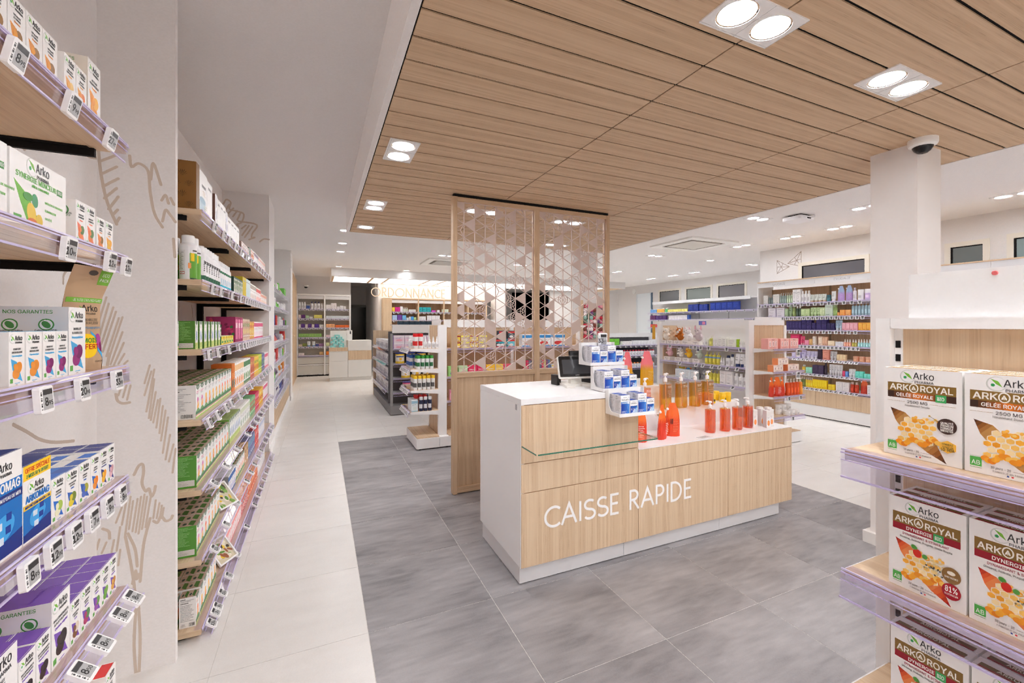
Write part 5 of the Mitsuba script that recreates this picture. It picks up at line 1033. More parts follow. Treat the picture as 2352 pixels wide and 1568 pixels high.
# fifth shelf
y = 2.415
for j in range(10): y = put2(herb(.074, .145, [0, 1, 3, 3, 2, 5, 5, 4, 6, 6][j], 2 if j == 0 else 0, .125), y, 4, 'green sided herbal carton at the near end of the fifth long shelf' if j == 0 else f'{{#}}{["pink", "pink", "golden", "golden", "yellow", "red fruit", "red fruit", "peach", "rosy", "rosy"][j]} print herbal carton{{ from the near end}}, fifth long oak shelf', None if j in (0, 1, 4, 7) else f'{{#}}{["pink", "pink", "golden", "golden", "yellow", "red fruit", "red fruit", "peach", "rosy", "rosy"][j]} print herbal cartons of the fifth shelf', rows=3)
y = run2(4, y + .02, [(BX(.055, .15, art_green, (236, 238, 234), (110, 160, 60), (150, 170, 110), arg=((150, 170, 210), 1), name='green_carton'), 7, 'slim green and white carton'), (BX(.09, .15, art_band, (240, 240, 236), arg=((206, 214, 190), (170, 190, 170), (150, 150, 150))), 5, 'white carton with a grey green band'), (BX(.06, .14, art_stripe, (120, 180, 130), (80, 130, 90), arg=((150, 200, 140), (206, 70, 90), (190, 40, 70)), name='tea_box'), 5, 'green tea box with red fruit'), (BX(.06, .14, art_stripe, (206, 50, 90), (150, 30, 60), arg=((214, 60, 100), (240, 180, 190), (240, 150, 60)), name='tea_box'), 4, 'crimson tea box'), (BX(.06, .14, art_stripe, (236, 180, 60), (190, 130, 40), arg=((240, 190, 60), (240, 230, 160), (206, 90, 60)), name='tea_box'), 5, 'sunny yellow tea box'), (BX(.08, .14, art_band, (244, 238, 240), arg=((220, 100, 140), (244, 220, 226), (210, 150, 170))), 5, 'white carton with a rose pink band')], SH[4])
# sixth shelf
y = 2.415
for j in range(7): y = put2(herb(.068, .14, [0, 0, 5, 5, 4, 4, 2][j], 2 if j == 0 else 0, .125), y, 5, 'green sided herbal carton at the near end of the sixth long shelf' if j == 0 else f'{{#}}{["pink", "pink", "red fruit", "red fruit", "peach", "peach", "yellow"][j]} print herbal carton{{ from the near end}}, sixth long oak shelf', None if j in (0, 1, 6) else f'{{#}}{["pink", "pink", "red fruit", "red fruit", "peach", "peach", "yellow"][j]} print herbal cartons of the sixth shelf', rows=3)
y = run2(5, y + .26, [(BX(.06, .12, art_band, (238, 238, 242), (150, 152, 158), (206, 210, 214), arg=((50, 100, 170), (190, 190, 226), (160, 160, 190))), 4, 'white carton with a blue leaf band'), (herb(.06, .125, 5), 6, 'short herbal carton past the picture stand'), (BX(.09, .14, art_stripe, (196, 160, 120), (170, 134, 96), arg=((206, 170, 130), (150, 110, 80), (180, 140, 100)), name='tea_box'), 2, 'kraft brown carton'), (BX(.06, .14, art_stripe, (120, 130, 170), (96, 100, 140), arg=((130, 150, 190), (80, 160, 180), (90, 90, 150)), name='tea_box'), 6, 'blue patterned tea box'), (BX(.06, .14, art_stripe, (220, 90, 90), (170, 60, 60), arg=((226, 100, 90), (240, 190, 180), (190, 60, 70)), name='tea_box'), 4, 'red patterned tea box'), (BX(.09, .14, art_band, (244, 240, 240), arg=((190, 200, 224), (220, 226, 240), (170, 180, 210))), 5, 'white carton with a pale blue band')], SH[5])
# lowest shelf
for j, (yy, xx, lb) in enumerate([(2.40, -.60, 'white carton with a text covered side, left of the pair on the lowest long shelf'), (2.405, -.53, 'white carton with a text covered side, right of the pair on the lowest long shelf')]):
    boxkind('herbal_box', .06, .062, .135, art_herb, (238, 236, 232), top=KTOP, arg=((236, 140, 110), (240, 170, 120), (220, 120, 90), 1)).place((xx + .025, yy + .03, Z2[6] + .0006), 90, lb)
y = 2.48
for j in range(5): y = put2(herb(.066, .135, [2, 2, 3, 3, 4][j], 0, .1), y, 6, f'{{#}}{["yellow", "yellow", "golden", "golden", "peach"][j]} print herbal carton{{ from the near end}}, lowest long oak shelf', None if j == 4 else f'{{#}}{["yellow", "yellow", "golden", "golden"][j]} print herbal cartons of the lowest shelf', rows=2)
run2(6, y + .26, [(BX(.06, .11, art_band, (244, 236, 236), arg=((236, 150, 150), (240, 190, 190), (220, 120, 120))), 9, 'white carton with a salmon band'), (BX(.06, .11, art_stripe, (206, 110, 110), (150, 190, 200), arg=((206, 80, 80), (150, 190, 200), (240, 200, 190))), 5, 'red and turquoise carton'), (BX(.07, .12, art_stripe, (226, 120, 80), (190, 80, 50), arg=((230, 130, 80), (240, 200, 160), (200, 90, 60))), 8, 'orange carton'), (BX(.09, .12, art_band, (244, 242, 240), arg=((200, 200, 210), (226, 226, 230), (180, 180, 190))), 6, 'plain white carton with a grey band')], SH[6])
# picture stands leaning between the rows
def stand(y, i, lb, seedv):
    k = thing('picture_stand', lb, 'display stand'); to = T().translate([-.47, y, Z2[i] + .004]).rotate([0, 0, 1], 62).rotate([1, 0, 0], -38)
    part(k, 'frame', M().flat(sbox(-.07, 0, .07, .15).difference(sbox(-.061, .009, .061, .141)), (0, 0, 0), (240, 240, 240), '-y', .008).box(-.07, 0, 0, .07, .002, .15, (236, 236, 236)), 'm_card', to=to)
    p = M(); r = random.Random(seedv); R(p, -.061, .009, .061, .141, (206, 196, 170), -.0003)
    for q in range(34): ell(p, r.uniform(-.052, .052), r.uniform(.018, .13), r.uniform(.005, .012), r.uniform(.008, .02), r.choice([(90, 140, 50), (226, 190, 60), (236, 226, 206), (150, 90, 60), (120, 160, 70), (70, 60, 50), (230, 220, 200)]), r.uniform(0, 90), -.0006 - .00004 * q, n=3)
    part(k, 'picture', p, 'm_card', to=to)
    part(k, 'foot', M().box(-.045, .02, -.002, .045, .1, .004, BLACK), 'm_matte', to=T().translate([-.50, y, Z2[i] + .0025]).rotate([0, 0, 1], 62))
stand(2.99, 5, 'white framed picture stand with green and yellow herbs on the sixth long shelf', 1); stand(2.98, 6, 'white framed picture stand with pale dried herbs on the lowest long shelf', 5)
# bay 2 price tags
TY = [[2.60, 2.83, 3.0, 3.2, 3.42, 3.66, 3.9, 4.1, 4.3, 4.5, 4.7, 4.9, 5.1, 5.3], [2.56, 2.76, 3.08, 3.4] + list(np.arange(3.6, 5.35, .11)), [2.46, 2.66, 2.95, 3.3, 3.47] + list(np.arange(3.6, 5.35, .11)), [2.44, 2.62, 2.84, 3.0, 3.28, 3.55, 3.8, 4.05, 4.3, 4.55, 4.8, 5.05, 5.25], [2.5, 2.78, 3.15, 3.55, 3.8, 4.0, 4.2, 4.4, 4.6, 4.8, 5.0, 5.2], [2.5, 2.78, 3.1, 3.5, 3.7, 3.9, 4.1, 4.3, 4.6, 4.8, 5.0, 5.2], [2.43, 2.51, 2.56, 2.68, 2.85, 3.1, 3.5, 3.9, 4.1, 4.3, 4.5, 4.7, 4.9, 5.1]]
for i, ys in enumerate(TY):
    for j, yv in enumerate(ys):
        tag('+x', (XF2, Y2a, Z2[i]), yv - Y2a, TILT2[i], f'{{#}}white price tag{{ from the near end}}, rail of the {SH[i]}', price=['12 90', '7 95', '9 50'][j % 3] if yv < 3.3 else None, group=f'price tags of the {SH[i]}')
# ---- right foreground island: royal jelly boxes
def hexa(cx, cz, r): return [(cx + r * math.cos(math.radians(a)), cz + r * .86 * math.sin(math.radians(a))) for a in range(30, 390, 60)]
def art_royal(p, w, d, h, red):
    U = lambda u: (u - .5) * w
    V = lambda v: (1 - v) * h
    logo(p, U(.50), V(.095), w * .40)
    top, bot = (.165, .265) if not red else (.165, .285)
    R(p, U(.06), V(bot), U(.935), V(top), (134, 104, 52)); p.text('ARK', h * .064, (U(.22), -.0004, V(bot) + h * .018), (246, 242, 232), w=w * .26, bold=True); p.text('ROYAL', h * .064, (U(.70), -.0004, V(bot) + h * .018), (246, 242, 232), w=w * .40, bold=True)
    cx, cz = U(.415), V((top + bot) / 2 + .002)
    ell(p, cx, cz, w * .062, h * .052, (246, 242, 232), y=-.0003, n=8); ell(p, cx, cz, w * .046, h * .040, (134, 104, 52), y=-.0006, n=8); ell(p, cx, cz + h * .016, w * .011, h * .008, (246, 242, 232), y=-.0009, n=4)
    ell(p, cx - w * .013, cz - h * .004, w * .010, h * .020, (246, 242, 232), -24, -.0009, n=4); ell(p, cx + w * .013, cz - h * .004, w * .010, h * .020, (246, 242, 232), 24, -.0009, n=4); ell(p, cx, cz - h * .006, w * .007, h * .018, (226, 214, 190), 0, -.0011, n=4)
    c2 = (150, 26, 42) if red else None
    n = 10
    for i in range(n):
        t = abs(i - 4.2) / 5; c = c2 or tuple(int(a + (b - a) * min(1, t * 1.25)) for a, b in zip((226, 120, 40), (62, 40, 32)))
        R(p, U(.06 + .875 * i / n), V(bot + .072), U(.06 + .875 * (i + 1) / n) + .0001, V(bot), c)
    p.text('DYNERGIE' if red else 'GELÉE ROYALE', h * .036, (U(.42 if red else .42), -.0004, V(bot + .054)), (250, 248, 244), bold=True, w=w * (.34 if red else .48))
    R(p, U(.605 if red else .69), V(bot + .078), U(.735 if red else .82), V(bot - .002), (66, 170, 96), -.0003); p.text('BIO', h * .036, (U(.67 if red else .755), -.0007, V(bot + .056)), (250, 250, 246), bold=True, w=w * .085)
    if red: p.text('DYNAMISANT & STIMULANT', h * .024, (U(.5), -.0003, V(bot + .115)), (150, 30, 50), w=w * .60); p.text('Ginseng, Acérola, Propolis, Gelée Royale', h * .020, (U(.5), -.0003, V(bot + .152)), (120, 116, 112), w=w * .68)
    else: p.text('2500 MG', h * .032, (U(.46), -.0003, V(bot + .125)), (70, 60, 60), w=w * .26); p.text('Hautement Dosée', h * .022, (U(.46), -.0003, V(bot + .160)), (150, 146, 142), w=w * .32); [R(p, U(a), V(bot + .113), U(b), V(bot + .110), (170, 150, 120)) for a, b in ((.06, .30), (.62, .93))]
    # swoosh in steps of colour along it
    A = np.array([(.10, .46), (.30, .50), (.52, .66), (.70, .80), (.82, .985)]); B = np.array([(.10, .46), (.17, .60), (.36, .78), (.58, .90), (.82, .985)])
    f = lambda P, t: np.array([np.interp(t, np.linspace(0, 1, 5), P[:, k]) for k in (0, 1)])
    for i in range(16):
        t0, t1 = i / 16, (i + 1) / 16; q = abs((t0 + t1) / 2 - .5) * 2
        dark = (158, 26, 34) if red else (64, 40, 34); mid = (226, 90, 40) if red else (150, 92, 40); lt = (255, 226, 150)
        c = tuple(int(a + (b - a) * min(1, q * 1.5)) for a, b in zip(lt, mid)) if q < .66 else tuple(int(a + (b - a) * (q - .66) / .34) for a, b in zip(mid, dark))
        pts = [f(A, t0), f(A, t1), f(B, t1), f(B, t0)]; g = Polygon([(U(a), V(b)) for a, b in pts]).buffer(1e-5)
        p.flat(g, (0, 0, 0), c, '-y', .0003)
    # honeycomb
    r = random.Random(5); hr = w * .058
    for row in range(5):
        for q in range(6 - (row == 0)):
            u, v = .245 + .092 * q + .046 * (row % 2), .575 + .056 * row
            if u > .74 - .02 * row or (row == 0 and u < .33): continue
            p.flat(Polygon(hexa(U(u), V(v), hr)), (0, -.0004 - .00002 * row, 0), (252, 240, 214), '-y', .0003); p.flat(Polygon(hexa(U(u), V(v), hr * .80)), (0, -.0007, 0), r.choice([(246, 176, 60), (248, 196, 96), (240, 160, 44), (250, 214, 140), (252, 226, 170)]), '-y', .0003)
    for i in range(15):
        u, v = .22 + .036 * i, .835 + .03 * math.sin(i * .9) - .004 * i
        ell(p, U(u), V(v), w * .045, h * .026, r.choice([(244, 170, 50), (238, 150, 40), (250, 196, 90), (228, 130, 36)]), r.uniform(-20, 20), -.0009 - .00003 * i, n=4)
    for i in range(12): ell(p, U(.34 + .035 * i), V(.555 + .02 * math.sin(i * 1.7)), w * .022, h * .014, r.choice([(248, 206, 110), (244, 184, 80), (252, 226, 170)]), r.uniform(0, 60), -.0010, n=4)
    if red:
        ell(p, U(.40), V(.555), w * .055, h * .045, (208, 44, 34), 10, -.0014, n=6); ell(p, U(.36), V(.50), w * .045, h * .022, (80, 150, 60), -35, -.0014, n=5); ell(p, U(.50), V(.565), w * .035, h * .024, (90, 160, 70), 20, -.0014, n=5)
        for i in range(20): ell(p, U(r.uniform(.48, .72)), V(r.uniform(.64, .72)), w * .014, h * .007, r.choice([(70, 62, 50), (130, 116, 84), (196, 186, 150), (40, 36, 34)]), r.uniform(0, 180), -.0015, n=3)
        for i in range(12): ell(p, U(r.uniform(.52, .74)), V(r.uniform(.56, .62)), w * .026, h * .007, (222, 196, 140), r.uniform(-30, 30), -.0013, n=3)
        ell(p, U(.83), V(.655), w * .115, h * .082, (140, 104, 58), 0, -.0017, n=8); ell(p, U(.83), V(.82), w * .115, h * .082, (166, 30, 44), 0, -.0017, n=8)
        p.text('81%', h * .056, (U(.83), -.0020, V(.825)), (250, 248, 244), bold=True, w=w * .15); p.text('DE SATISFACTION', h * .018, (U(.83), -.0020, V(.86)), (250, 248, 244), w=w * .16); p.text('SANS SUCRES', h * .018, (U(.83), -.0020, V(.685)), (250, 248, 244), w=w * .16); ell(p, U(.83), V(.63), w * .05, h * .02, (240, 232, 214), 0, -.0020, n=5)
    else:
        ell(p, U(.83), V(.585), w * .118, h * .082, (66, 46, 40), 0, -.0017, n=8)
        for i, t in enumerate(('QUALITÉ', 'PREMIUM', 'FORMULE', 'BREVETÉE')): p.text(t, h * .021, (U(.83), -.0020, V(.562 + .027 * i)), (248, 244, 238), bold=True, w=w * .15)
        p.flat(Polygon(hexa(U(.84), V(.80), w * .112)), (0, -.0017, 0), (238, 186, 72), '-y', .0003)
        for i, (t, s) in enumerate((('FORMULE', .02), ('TITRÉE EN', .02), ('10-HDA', .028))): p.text(t, h * s, (U(.84), -.0020, V(.785 + .03 * i)), (90, 60, 30), bold=i == 2, w=w * (.13 if i < 2 else .16))
        p.tube([(U(.62), -.0018, V(.50)), (U(.72), -.0018, V(.545)), (U(.80), -.0018, V(.52))], .0004, (90, 80, 70), 4); ell(p, U(.62), V(.50), w * .014, h * .009, (200, 160, 60), 0, -.0018, n=4); ell(p, U(.80), V(.515), w * .007, h * .005, (50, 40, 36), 0, -.0018, n=4)
    R(p, U(.06), V(.93), U(.185), V(.838), (84, 176, 80)); p.text('AB', h * .044, (U(.122), -.0004, V(.915)), (250, 250, 248), w=w * .09); R(p, U(.06), V(.832), U(.185), V(.826), (206, 214, 204)); R(p, U(.06), V(.948), U(.185), V(.940), (170, 190, 166))
    p.text('20 jours - 20', h * .022, (U(.38), -.0003, V(.925)), (120, 112, 108), w=w * .20); R(p, U(.50), V(.922), U(.70), V(.918), (170, 160, 156)); p.text('FABRIQUÉ EN FRANCE', h * .016, (U(.47), -.0003, V(.958)), (176, 170, 168), w=w * .34)
    R(p, U(.44), V(.980), U(.462), V(.967), (40, 70, 150)); R(p, U(.485), V(.980), U(.507), V(.967), (206, 50, 60))
    # lid
    R(p, U(.06), d * .18, U(.94), d * .50, (104, 82, 44), h + .0002, '+z'); R(p, U(.06), d * .02, U(.94), d * .18, (140, 28, 40) if red else (200, 150, 90), h + .0002, '+z'); p.text('ARKOROYAL', d * .24, (U(.5), d * .22, h + .0006), (240, 236, 226), '+z', w=w * .5)
    X = w / 2; p.box(X, d * .3, h * .02, X + .0003, d * .8, h * .10, (96, 170, 80)); p.box(X, d * .25, h * .3, X + .0003, d * .75, h * .9, (206, 214, 200))
GR1 = boxkind('royal_jelly_box', .131, .036, .189, art_royal, (245, 244, 242), arg=(0,)); GR2 = boxkind('royal_jelly_box', .125, .036, .189, art_royal, (245, 244, 242), arg=(1,))
for i, kd in enumerate((GR1, GR2, GR2, GR2)):
    w = kd.size[0]; x0 = 1.139 if i == 0 else 1.117
    for r in range(3):
        for c in range(3):
            lb = f'{"gold banded" if i == 0 else "red and gold banded"} honeycomb box, {["left", "middle", "right"][c]} of the {["front", "second", "back"][r]} row, {ORD[i]} foreground shelf'
            kd.place((x0 + r * .0385, (.546 if i == 0 else .526) - .0035 * (i == 2) - w / 2 - c * (w + .004), RZ[i] + .0006), -90 + (0 if i else 1.0 * (c == 1)), lb)
# ================================================================ on the checkout counter
# three-step white stand with blue boxes
sd = thing('step_stand', 'white three-step stand of blue boxes hung over the front of the checkout counter', 'display stand')
SX0, SX1 = 1.502, 1.752
st_ = [(1.965, .889), (2.118, 1.0085), (2.252, 1.150)]
for i, (y0, z) in enumerate(st_):
    y1 = y0 + .128
    part(sd, 'tray', M().box(SX0, y0, z, SX1, y1, z + .004, PANELW), 'm_gloss')
    part(sd, 'lip', M().box(SX0, y0 - .003, z - .001, SX1, y0 - .0002, z + .018, PANELW), 'm_gloss')
    P = Polygon([(y0 - .002, z), (y1 + .002, z), (y1 + .002, z + .137), (y1 - .026, z + .137), (y1 - .03, z + .05), (y1 - .05, z + .022), (y0 - .002, z + .018)])
    for x in (SX0 - .0035, SX1 + .0002):
        t = trimesh.creation.extrude_polygon(P, .003, engine='earcut'); v = np.asarray(t.triangles).reshape(-1, 3); v = np.stack([x + v[:, 2], v[:, 0], v[:, 1]], 1)
        part(sd, 'side', M().add(v, np.arange(len(v)).reshape(-1, 3), PANELW), 'm_gloss')
    part(sd, 'riser', M().box(SX0, y1 - .0005, z + .004, SX1, y1 + .002, z + .137, PANELW), 'm_gloss')
def art_blue(p, w, d, h, tall, top):
    R(p, -w * .47, h * .03, w * .47, h * .62, (30, 62, 152))
    if tall:
        for i in range(6): R(p, -w * .47 + .94 * w * i / 6, h * .03, -w * .47 + .94 * w * (i + 1) / 6, h * .60, (24 + 8 * i, 56 + 14 * i, 150 + 12 * i), -.0003)
        R(p, -w * .47, h * .56, w * .47, h * .68, (56, 120, 190) if top else (34, 70, 160), -.0003); p.text('FORTIFIANT', h * .05, (-w * .05, -.0007, h * .60), (244, 246, 250), bold=True, w=w * .62)
        ell(p, w * .34, h * .62, w * .11, h * .055, (240, 242, 246), y=-.0008, n=6) if top else None
        p.tube([(w * .34, -.0008, h * .05), (w * .24, -.0008, h * .16), (w * .38, -.0008, h * .28), (w * .26, -.0008, h * .40), (w * .36, -.0008, h * .52)], .0011, (110, 170, 226), 4)
        para(p, -w * .40, w * .2, h * .06, h * .24, 4, (220, 230, 244), y=-.0006)
    else:
        poly(p, [(-w * .47, h * .03), (w * .47, h * .62), (w * .47, h * .03)], (90, 156, 214), -.0003); p.text('3+1', h * .13, (w * .18, -.0007, h * .30), (248, 248, 250), bold=True); p.text('MOIS', h * .10, (w * .14, -.0007, h * .19), (248, 248, 250), bold=True, w=w * .5); p.text('OFFERT', h * .12, (w * .04, -.0007, h * .06), (248, 248, 250), bold=True, w=w * .72); R(p, -w * .4, h * .50, w * .3, h * .60, (40, 90, 170), -.0005); para(p, -w * .4, -w * .1, h * .3, h * .46, 3, (220, 230, 244), y=-.0006)
    p.text('FORCAPIL', h * (.075 if tall else .09), (0, -.0003, h * .74), (52, 52, 62), w=w * .80); p.text('arko pharma', h * .04, (0, -.0003, h * .88), (150, 150, 154), w=w * .4); ell(p, w * .38, h * .9, w * .05, h * .025, (150, 160, 170), n=4)
    R(p, -w * .44, d * .08, w * .44, d * .92, (44, 70, 150), h + .0002, '+z'); text_side(p, w, d, h, (150, 150, 156), 9, False)
for i, (y0, z) in enumerate(st_):
    x = SX0 + .012
    for j, (w, hh) in enumerate([(.061, .113), (.052, .082), (.061, .116), (.052, .084)]):
        kd = boxkind('blue_carton', w, .05, hh, art_blue, (240, 241, 243), side=(214, 214, 220), arg=(1 if j % 2 == 0 else 0, 1 if (j == 0 or i == 0 and j == 2) and i != 1 else 0))
        for r in range(2):
            kd.place((x + w / 2, y0 + .008 + r * .0525, z + .0046), 0, f'{"tall" if j % 2 == 0 else "short"} blue and white carton, {["first", "second", "third", "fourth"][j]} from the left, {["front", "back"][r]} row, {["bottom", "middle", "top"][i]} stand step')
        x += w + .0035
tgk = tag_kind('33 90', True); tgk.place((1.665, 2.365, 1.262), 0, 'large price display reading 33,90 clipped atop the step stand')
# payment terminal with its tilted screen
tm_ = thing('touch_screen', 'black tilted touch screen on a white till stand on the checkout counter', 'touch screen')
to = T().translate([1.505, 2.425, 1.128]).rotate([0, 0, 1], -9).rotate([1, 0, 0], -18)
part(tm_, 'housing', M().flat(rounded(-.125, -.075, .125, .072, .014), (0, .012, 0), (232, 230, 224), '-y', .016), 'm_card', to=to)
part(tm_, 'bezel', M().flat(rounded(-.118, -.064, .118, .070, .006), (0, -.0042, 0), (14, 14, 16), '-y', .004), 'm_gloss', to=to)
part(tm_, 'screen', M().flat(sbox(-.098, -.046, .098, .048), (0, -.0083, 0), (66, 68, 72), '-y', .0005), 'm_gloss', to=to)
part(tm_, 'lettering', M().text('AURES', .007, (0, -.0085, -.058), (190, 190, 190), w=.03), 'm_card', to=to)
part(tm_, 'customer_display', M().box(-.03, .0, .072, .045, .03, .10, (20, 20, 22)).tube([(-.03, .015, .1), (.045, .015, .1)], .012, (20, 20, 22), 10), 'm_card', to=to)
part(tm_, 'neck', M().box(1.465, 2.425, 1.02, 1.545, 2.46, 1.125, (230, 228, 222)), 'm_card')
part(tm_, 'base', M().prism(Polygon([(1.40, 2.36), (1.44, 2.35), (1.475, 2.40), (1.535, 2.40), (1.57, 2.33), (1.61, 2.335), (1.585, 2.43), (1.57, 2.56), (1.44, 2.56), (1.425, 2.44)]).buffer(.008), .016, (230, 228, 222), zz(1.0055)), 'm_card')
part(tm_, 'cable_box', M().box(1.405, 2.50, 1.0057, 1.435, 2.58, 1.07, (24, 24, 26)), 'm_card'); part(tm_, 'cable_box', M().box(1.58, 2.47, 1.0057, 1.66, 2.55, 1.055, (24, 24, 26)), 'm_card')
part(tm_, 'cable', M().tube(curve([(1.58, 2.52, 1.075), (1.62, 2.45, 1.07), (1.67, 2.44, 1.03), (1.69, 2.46, 1.011)], 5), .0035, (210, 210, 210), 6), 'm_card')
# orange bath oils on the low ledge
scene['m_orange_liquid'] = liquid((.94, .36, .12)); scene['m_amber_liquid'] = liquid((.92, .62, .15)); scene['m_coral_liquid'] = liquid((.96, .58, .48)); scene['m_olive_liquid'] = liquid((.86, .82, .42)); scene['m_clear'] = liquid((.97, .97, .97)); scene['m_blue_liquid'] = liquid((.62, .76, .82)); scene['m_sage_liquid'] = liquid((.66, .76, .66))
def pump_head(m, r, z, col=(240, 238, 236), s=1.0):
    m.lathe([(r * .36, z), (r * .36, z + .018 * s), (r * .30, z + .020 * s), (r * .30, z + .022 * s), (r * .13, z + .022 * s), (r * .13, z + .034 * s)], 18, col)
    m.lathe([(r * .30, z + .034 * s), (r * .34, z + .040 * s), (r * .22, z + .047 * s)], 16, col); m.tube([(0, 0, z + .042 * s), (r * .5, 0, z + .045 * s), (r * .82, 0, z + .041 * s)], [.0055 * s, .005 * s, .0035 * s], col, 8)
def pump(name, r, h, liq, printcol, words, sx=1.0, sy=1.0, fill=.93, n=32, tube=(226, 190, 130)):
    """a clear pump bottle: shell, what is in it, dip tube, pump and printed words"""
    sh = M().lathe([(r * .94, .0008), (r, .006), (r, h * .93), (r * .94, h * .97), (r * .42, h), (r * .40, h + .004)], n, WHITE, sx=sx, sy=sy, capped=False)
    lq = M().lathe([(.001, .004), (r * .9, .004), (r * .95, .008), (r * .95, h * fill), (.001, h * fill)], n, WHITE, sx=sx, sy=sy, capped=False)
    tb = M().tube([(r * .25 * sx, 0, .012), (0, 0, h)], .0035, tube, 6)
    hd = M(); pump_head(hd, r * min(sx, sy), h + .003, s=min(1.25, r / .036))
    pr = M(); z = h * .80
    for i, (t, s, ww) in enumerate(words):
        v, f = text_shape(t); v = v[:, :2] * (h * s); v[:, 0] *= (r * 2 * sx * ww) / np.ptp(v[:, 0]); v[:, 0] -= (v[:, 0].min() + v[:, 0].max()) / 2
        a = -math.pi / 2 + v[:, 0] / (r * sx) + math.radians(20); pr.add(np.stack([(r + .0006) * sx * np.cos(a), (r + .0006) * sy * np.sin(a), z + v[:, 1]], 1), f, printcol); z -= h * (s + .045)
    parts = [('bottle', sh, 'm_clear'), ('contents', lq, liq), ('dip_tube', tb, 'm_card'), ('pump', hd, 'm_card'), ('print', pr, 'm_card')]
    return Kind(name, 'bottle', parts, (2 * r, 2 * r, h))
OR = pump('pump_bottle', .036, .168, 'm_orange_liquid', (246, 236, 226), [('LA ROSÉE', .05, .8), (' ', .1, .01), ('huile de', .026, .5), ('douche nourrissante', .026, .7), ('visage et corps', .022, .6), ('400 ml', .02, .3)][:1] + [('huile de douche', .030, .6), ('nourrissante', .030, .5), ('hydrate et apaise', .024, .6), ('visage et corps', .024, .55), ('400 ml', .022, .25)])
for i, (x, y) in enumerate([(2.472, 2.222), (2.603, 2.21), (2.722, 2.206), (2.846, 2.217)]):
    OR.place((x, y, CL + .0006), 150 if i == 3 else (120, 140, 135)[i], f'orange pump bottle on the low ledge of the counter, {["first", "second", "third", "fourth"][i]} from the left')
YE = pump('pump_bottle', .045, .193, 'm_amber_liquid', (250, 240, 220), [('SVR', .075, .62), ('TOPIALYSE', .022, .7), ('HUILE LAVANTE', .022, .7), ('micellaire', .022, .5), ('relipidante', .022, .5), ('1 L', .02, .15)], sx=1.15, sy=.82)
for i, (x, y) in enumerate([(2.235, 2.405), (2.374, 2.395), (2.508, 2.392), (2.640, 2.40)]):
    YE.place((x, y, .8006), (8, 2, 0, -6)[i], f'large amber pump bottle on the white step, {["first", "second", "third", "fourth"][i]} from the left')
CO = pump('pump_bottle', .043, .170, 'm_coral_liquid', (250, 240, 236), [('SVR', .08, .6), ('SENSIFINE', .024, .7)], sx=1.1, sy=.8)
CO.place((2.055, 2.41, .8006), 0, 'coral pump bottle behind the blue boxes on the white step')
part(ct, 'display_step', M().box(CXm + .003, 2.505, .8005, 2.30, CB, .953, cw, {'-z': None}), 'm_card')
# refill pouches
def refill(name, cat, top, low, mark, zs=.19, hw=.047):
    pr0 = [(0, hw, .022, 0), (.02, hw, .028, 0), (.06, hw, .026, 0), (.10, hw * .98, .021, 0), (.14, hw * .93, .014, 0), (.17, hw * .80, .007, 0), (.20, hw * .55, .003, 0), (.222, hw * .40, .0015, 0)]
    V, F = pouch_surface([(a * zs / .19, b, c, d_) for a, b, c, d_ in pr0], 0, 13)
    fz = V[F].mean(1)[:, 2]; m = M()
    for lo, hi, c in ((-1, .125 * zs / .19, low), (.125 * zs / .19, 9, top)):
        sel = F[(fz > lo) & (fz <= hi)]; m.add(V, sel, c)
    capm = M().lathe([(.008, 0), (.008, .012), (.006, .014)], 12, (246, 244, 242))
    k = Kind(name, cat, [('bag', m, 'm_gloss')], (2 * hw, .05, .22)); p = M()
    for i, wd in enumerate((.5, .62, .4, .55, .6, .5, .3)): R(p, -hw * .1, .10 - .011 * i, hw * (.1 + wd), .104 - .011 * i, mark, -.0285)
    rot = T().translate([-hw * .62, -.004, zs * .93]).rotate([0, 1, 0], -50)
    k.parts.append(('spout', {**capm.ply('m_card'), 'to_world': rot})); return k, p
def place_pouch(k, p, loc, rot, label, extra=None):
    kk = thing(k.name, label, k.cat); to = T().translate(list(loc)).rotate([0, 0, 1], rot)
    for n, pl_ in k.parts: scene[f'{kk}__{n}'] = {**pl_, 'to_world': to @ pl_['to_world'] if 'to_world' in pl_ else to}
    scene[f'{kk}__print'] = {**p.ply('m_card'), 'to_world': to}
RP, rp = refill('refill_pouch', 'pouch', (240, 112, 44), (214, 56, 34), (246, 206, 196)); RB, rb = refill('refill_pouch', 'pouch', (236, 104, 46), (224, 72, 36), (236, 120, 80)); barcode(rb, -.022, -.002, .085, .12, '-y', -.0285)
place_pouch(RP, rp, (1.86, 2.235, CL + .0008), -38, 'orange refill pouch turned aside, left of the three on the low ledge')
place_pouch(RP, rp, (2.045, 2.23, CL + .0008), 22, 'orange refill pouch facing the aisle, middle of the three on the low ledge')
place_pouch(RB, rb, (2.165, 2.26, CL + .0008), -30, 'orange refill pouch with a barcode, right of the three on the low ledge')
GP, gp = refill('refill_pouch', 'pouch', (226, 112, 120), (206, 150, 30), (226, 186, 90), .215, .055)
place_pouch(GP, gp, (2.03, 2.57, .9538), 12, 'pink topped golden refill pouch standing left on the upper white block'); place_pouch(GP, gp, (2.215, 2.575, .9538), -10, 'pink topped golden refill pouch standing right on the upper white block')
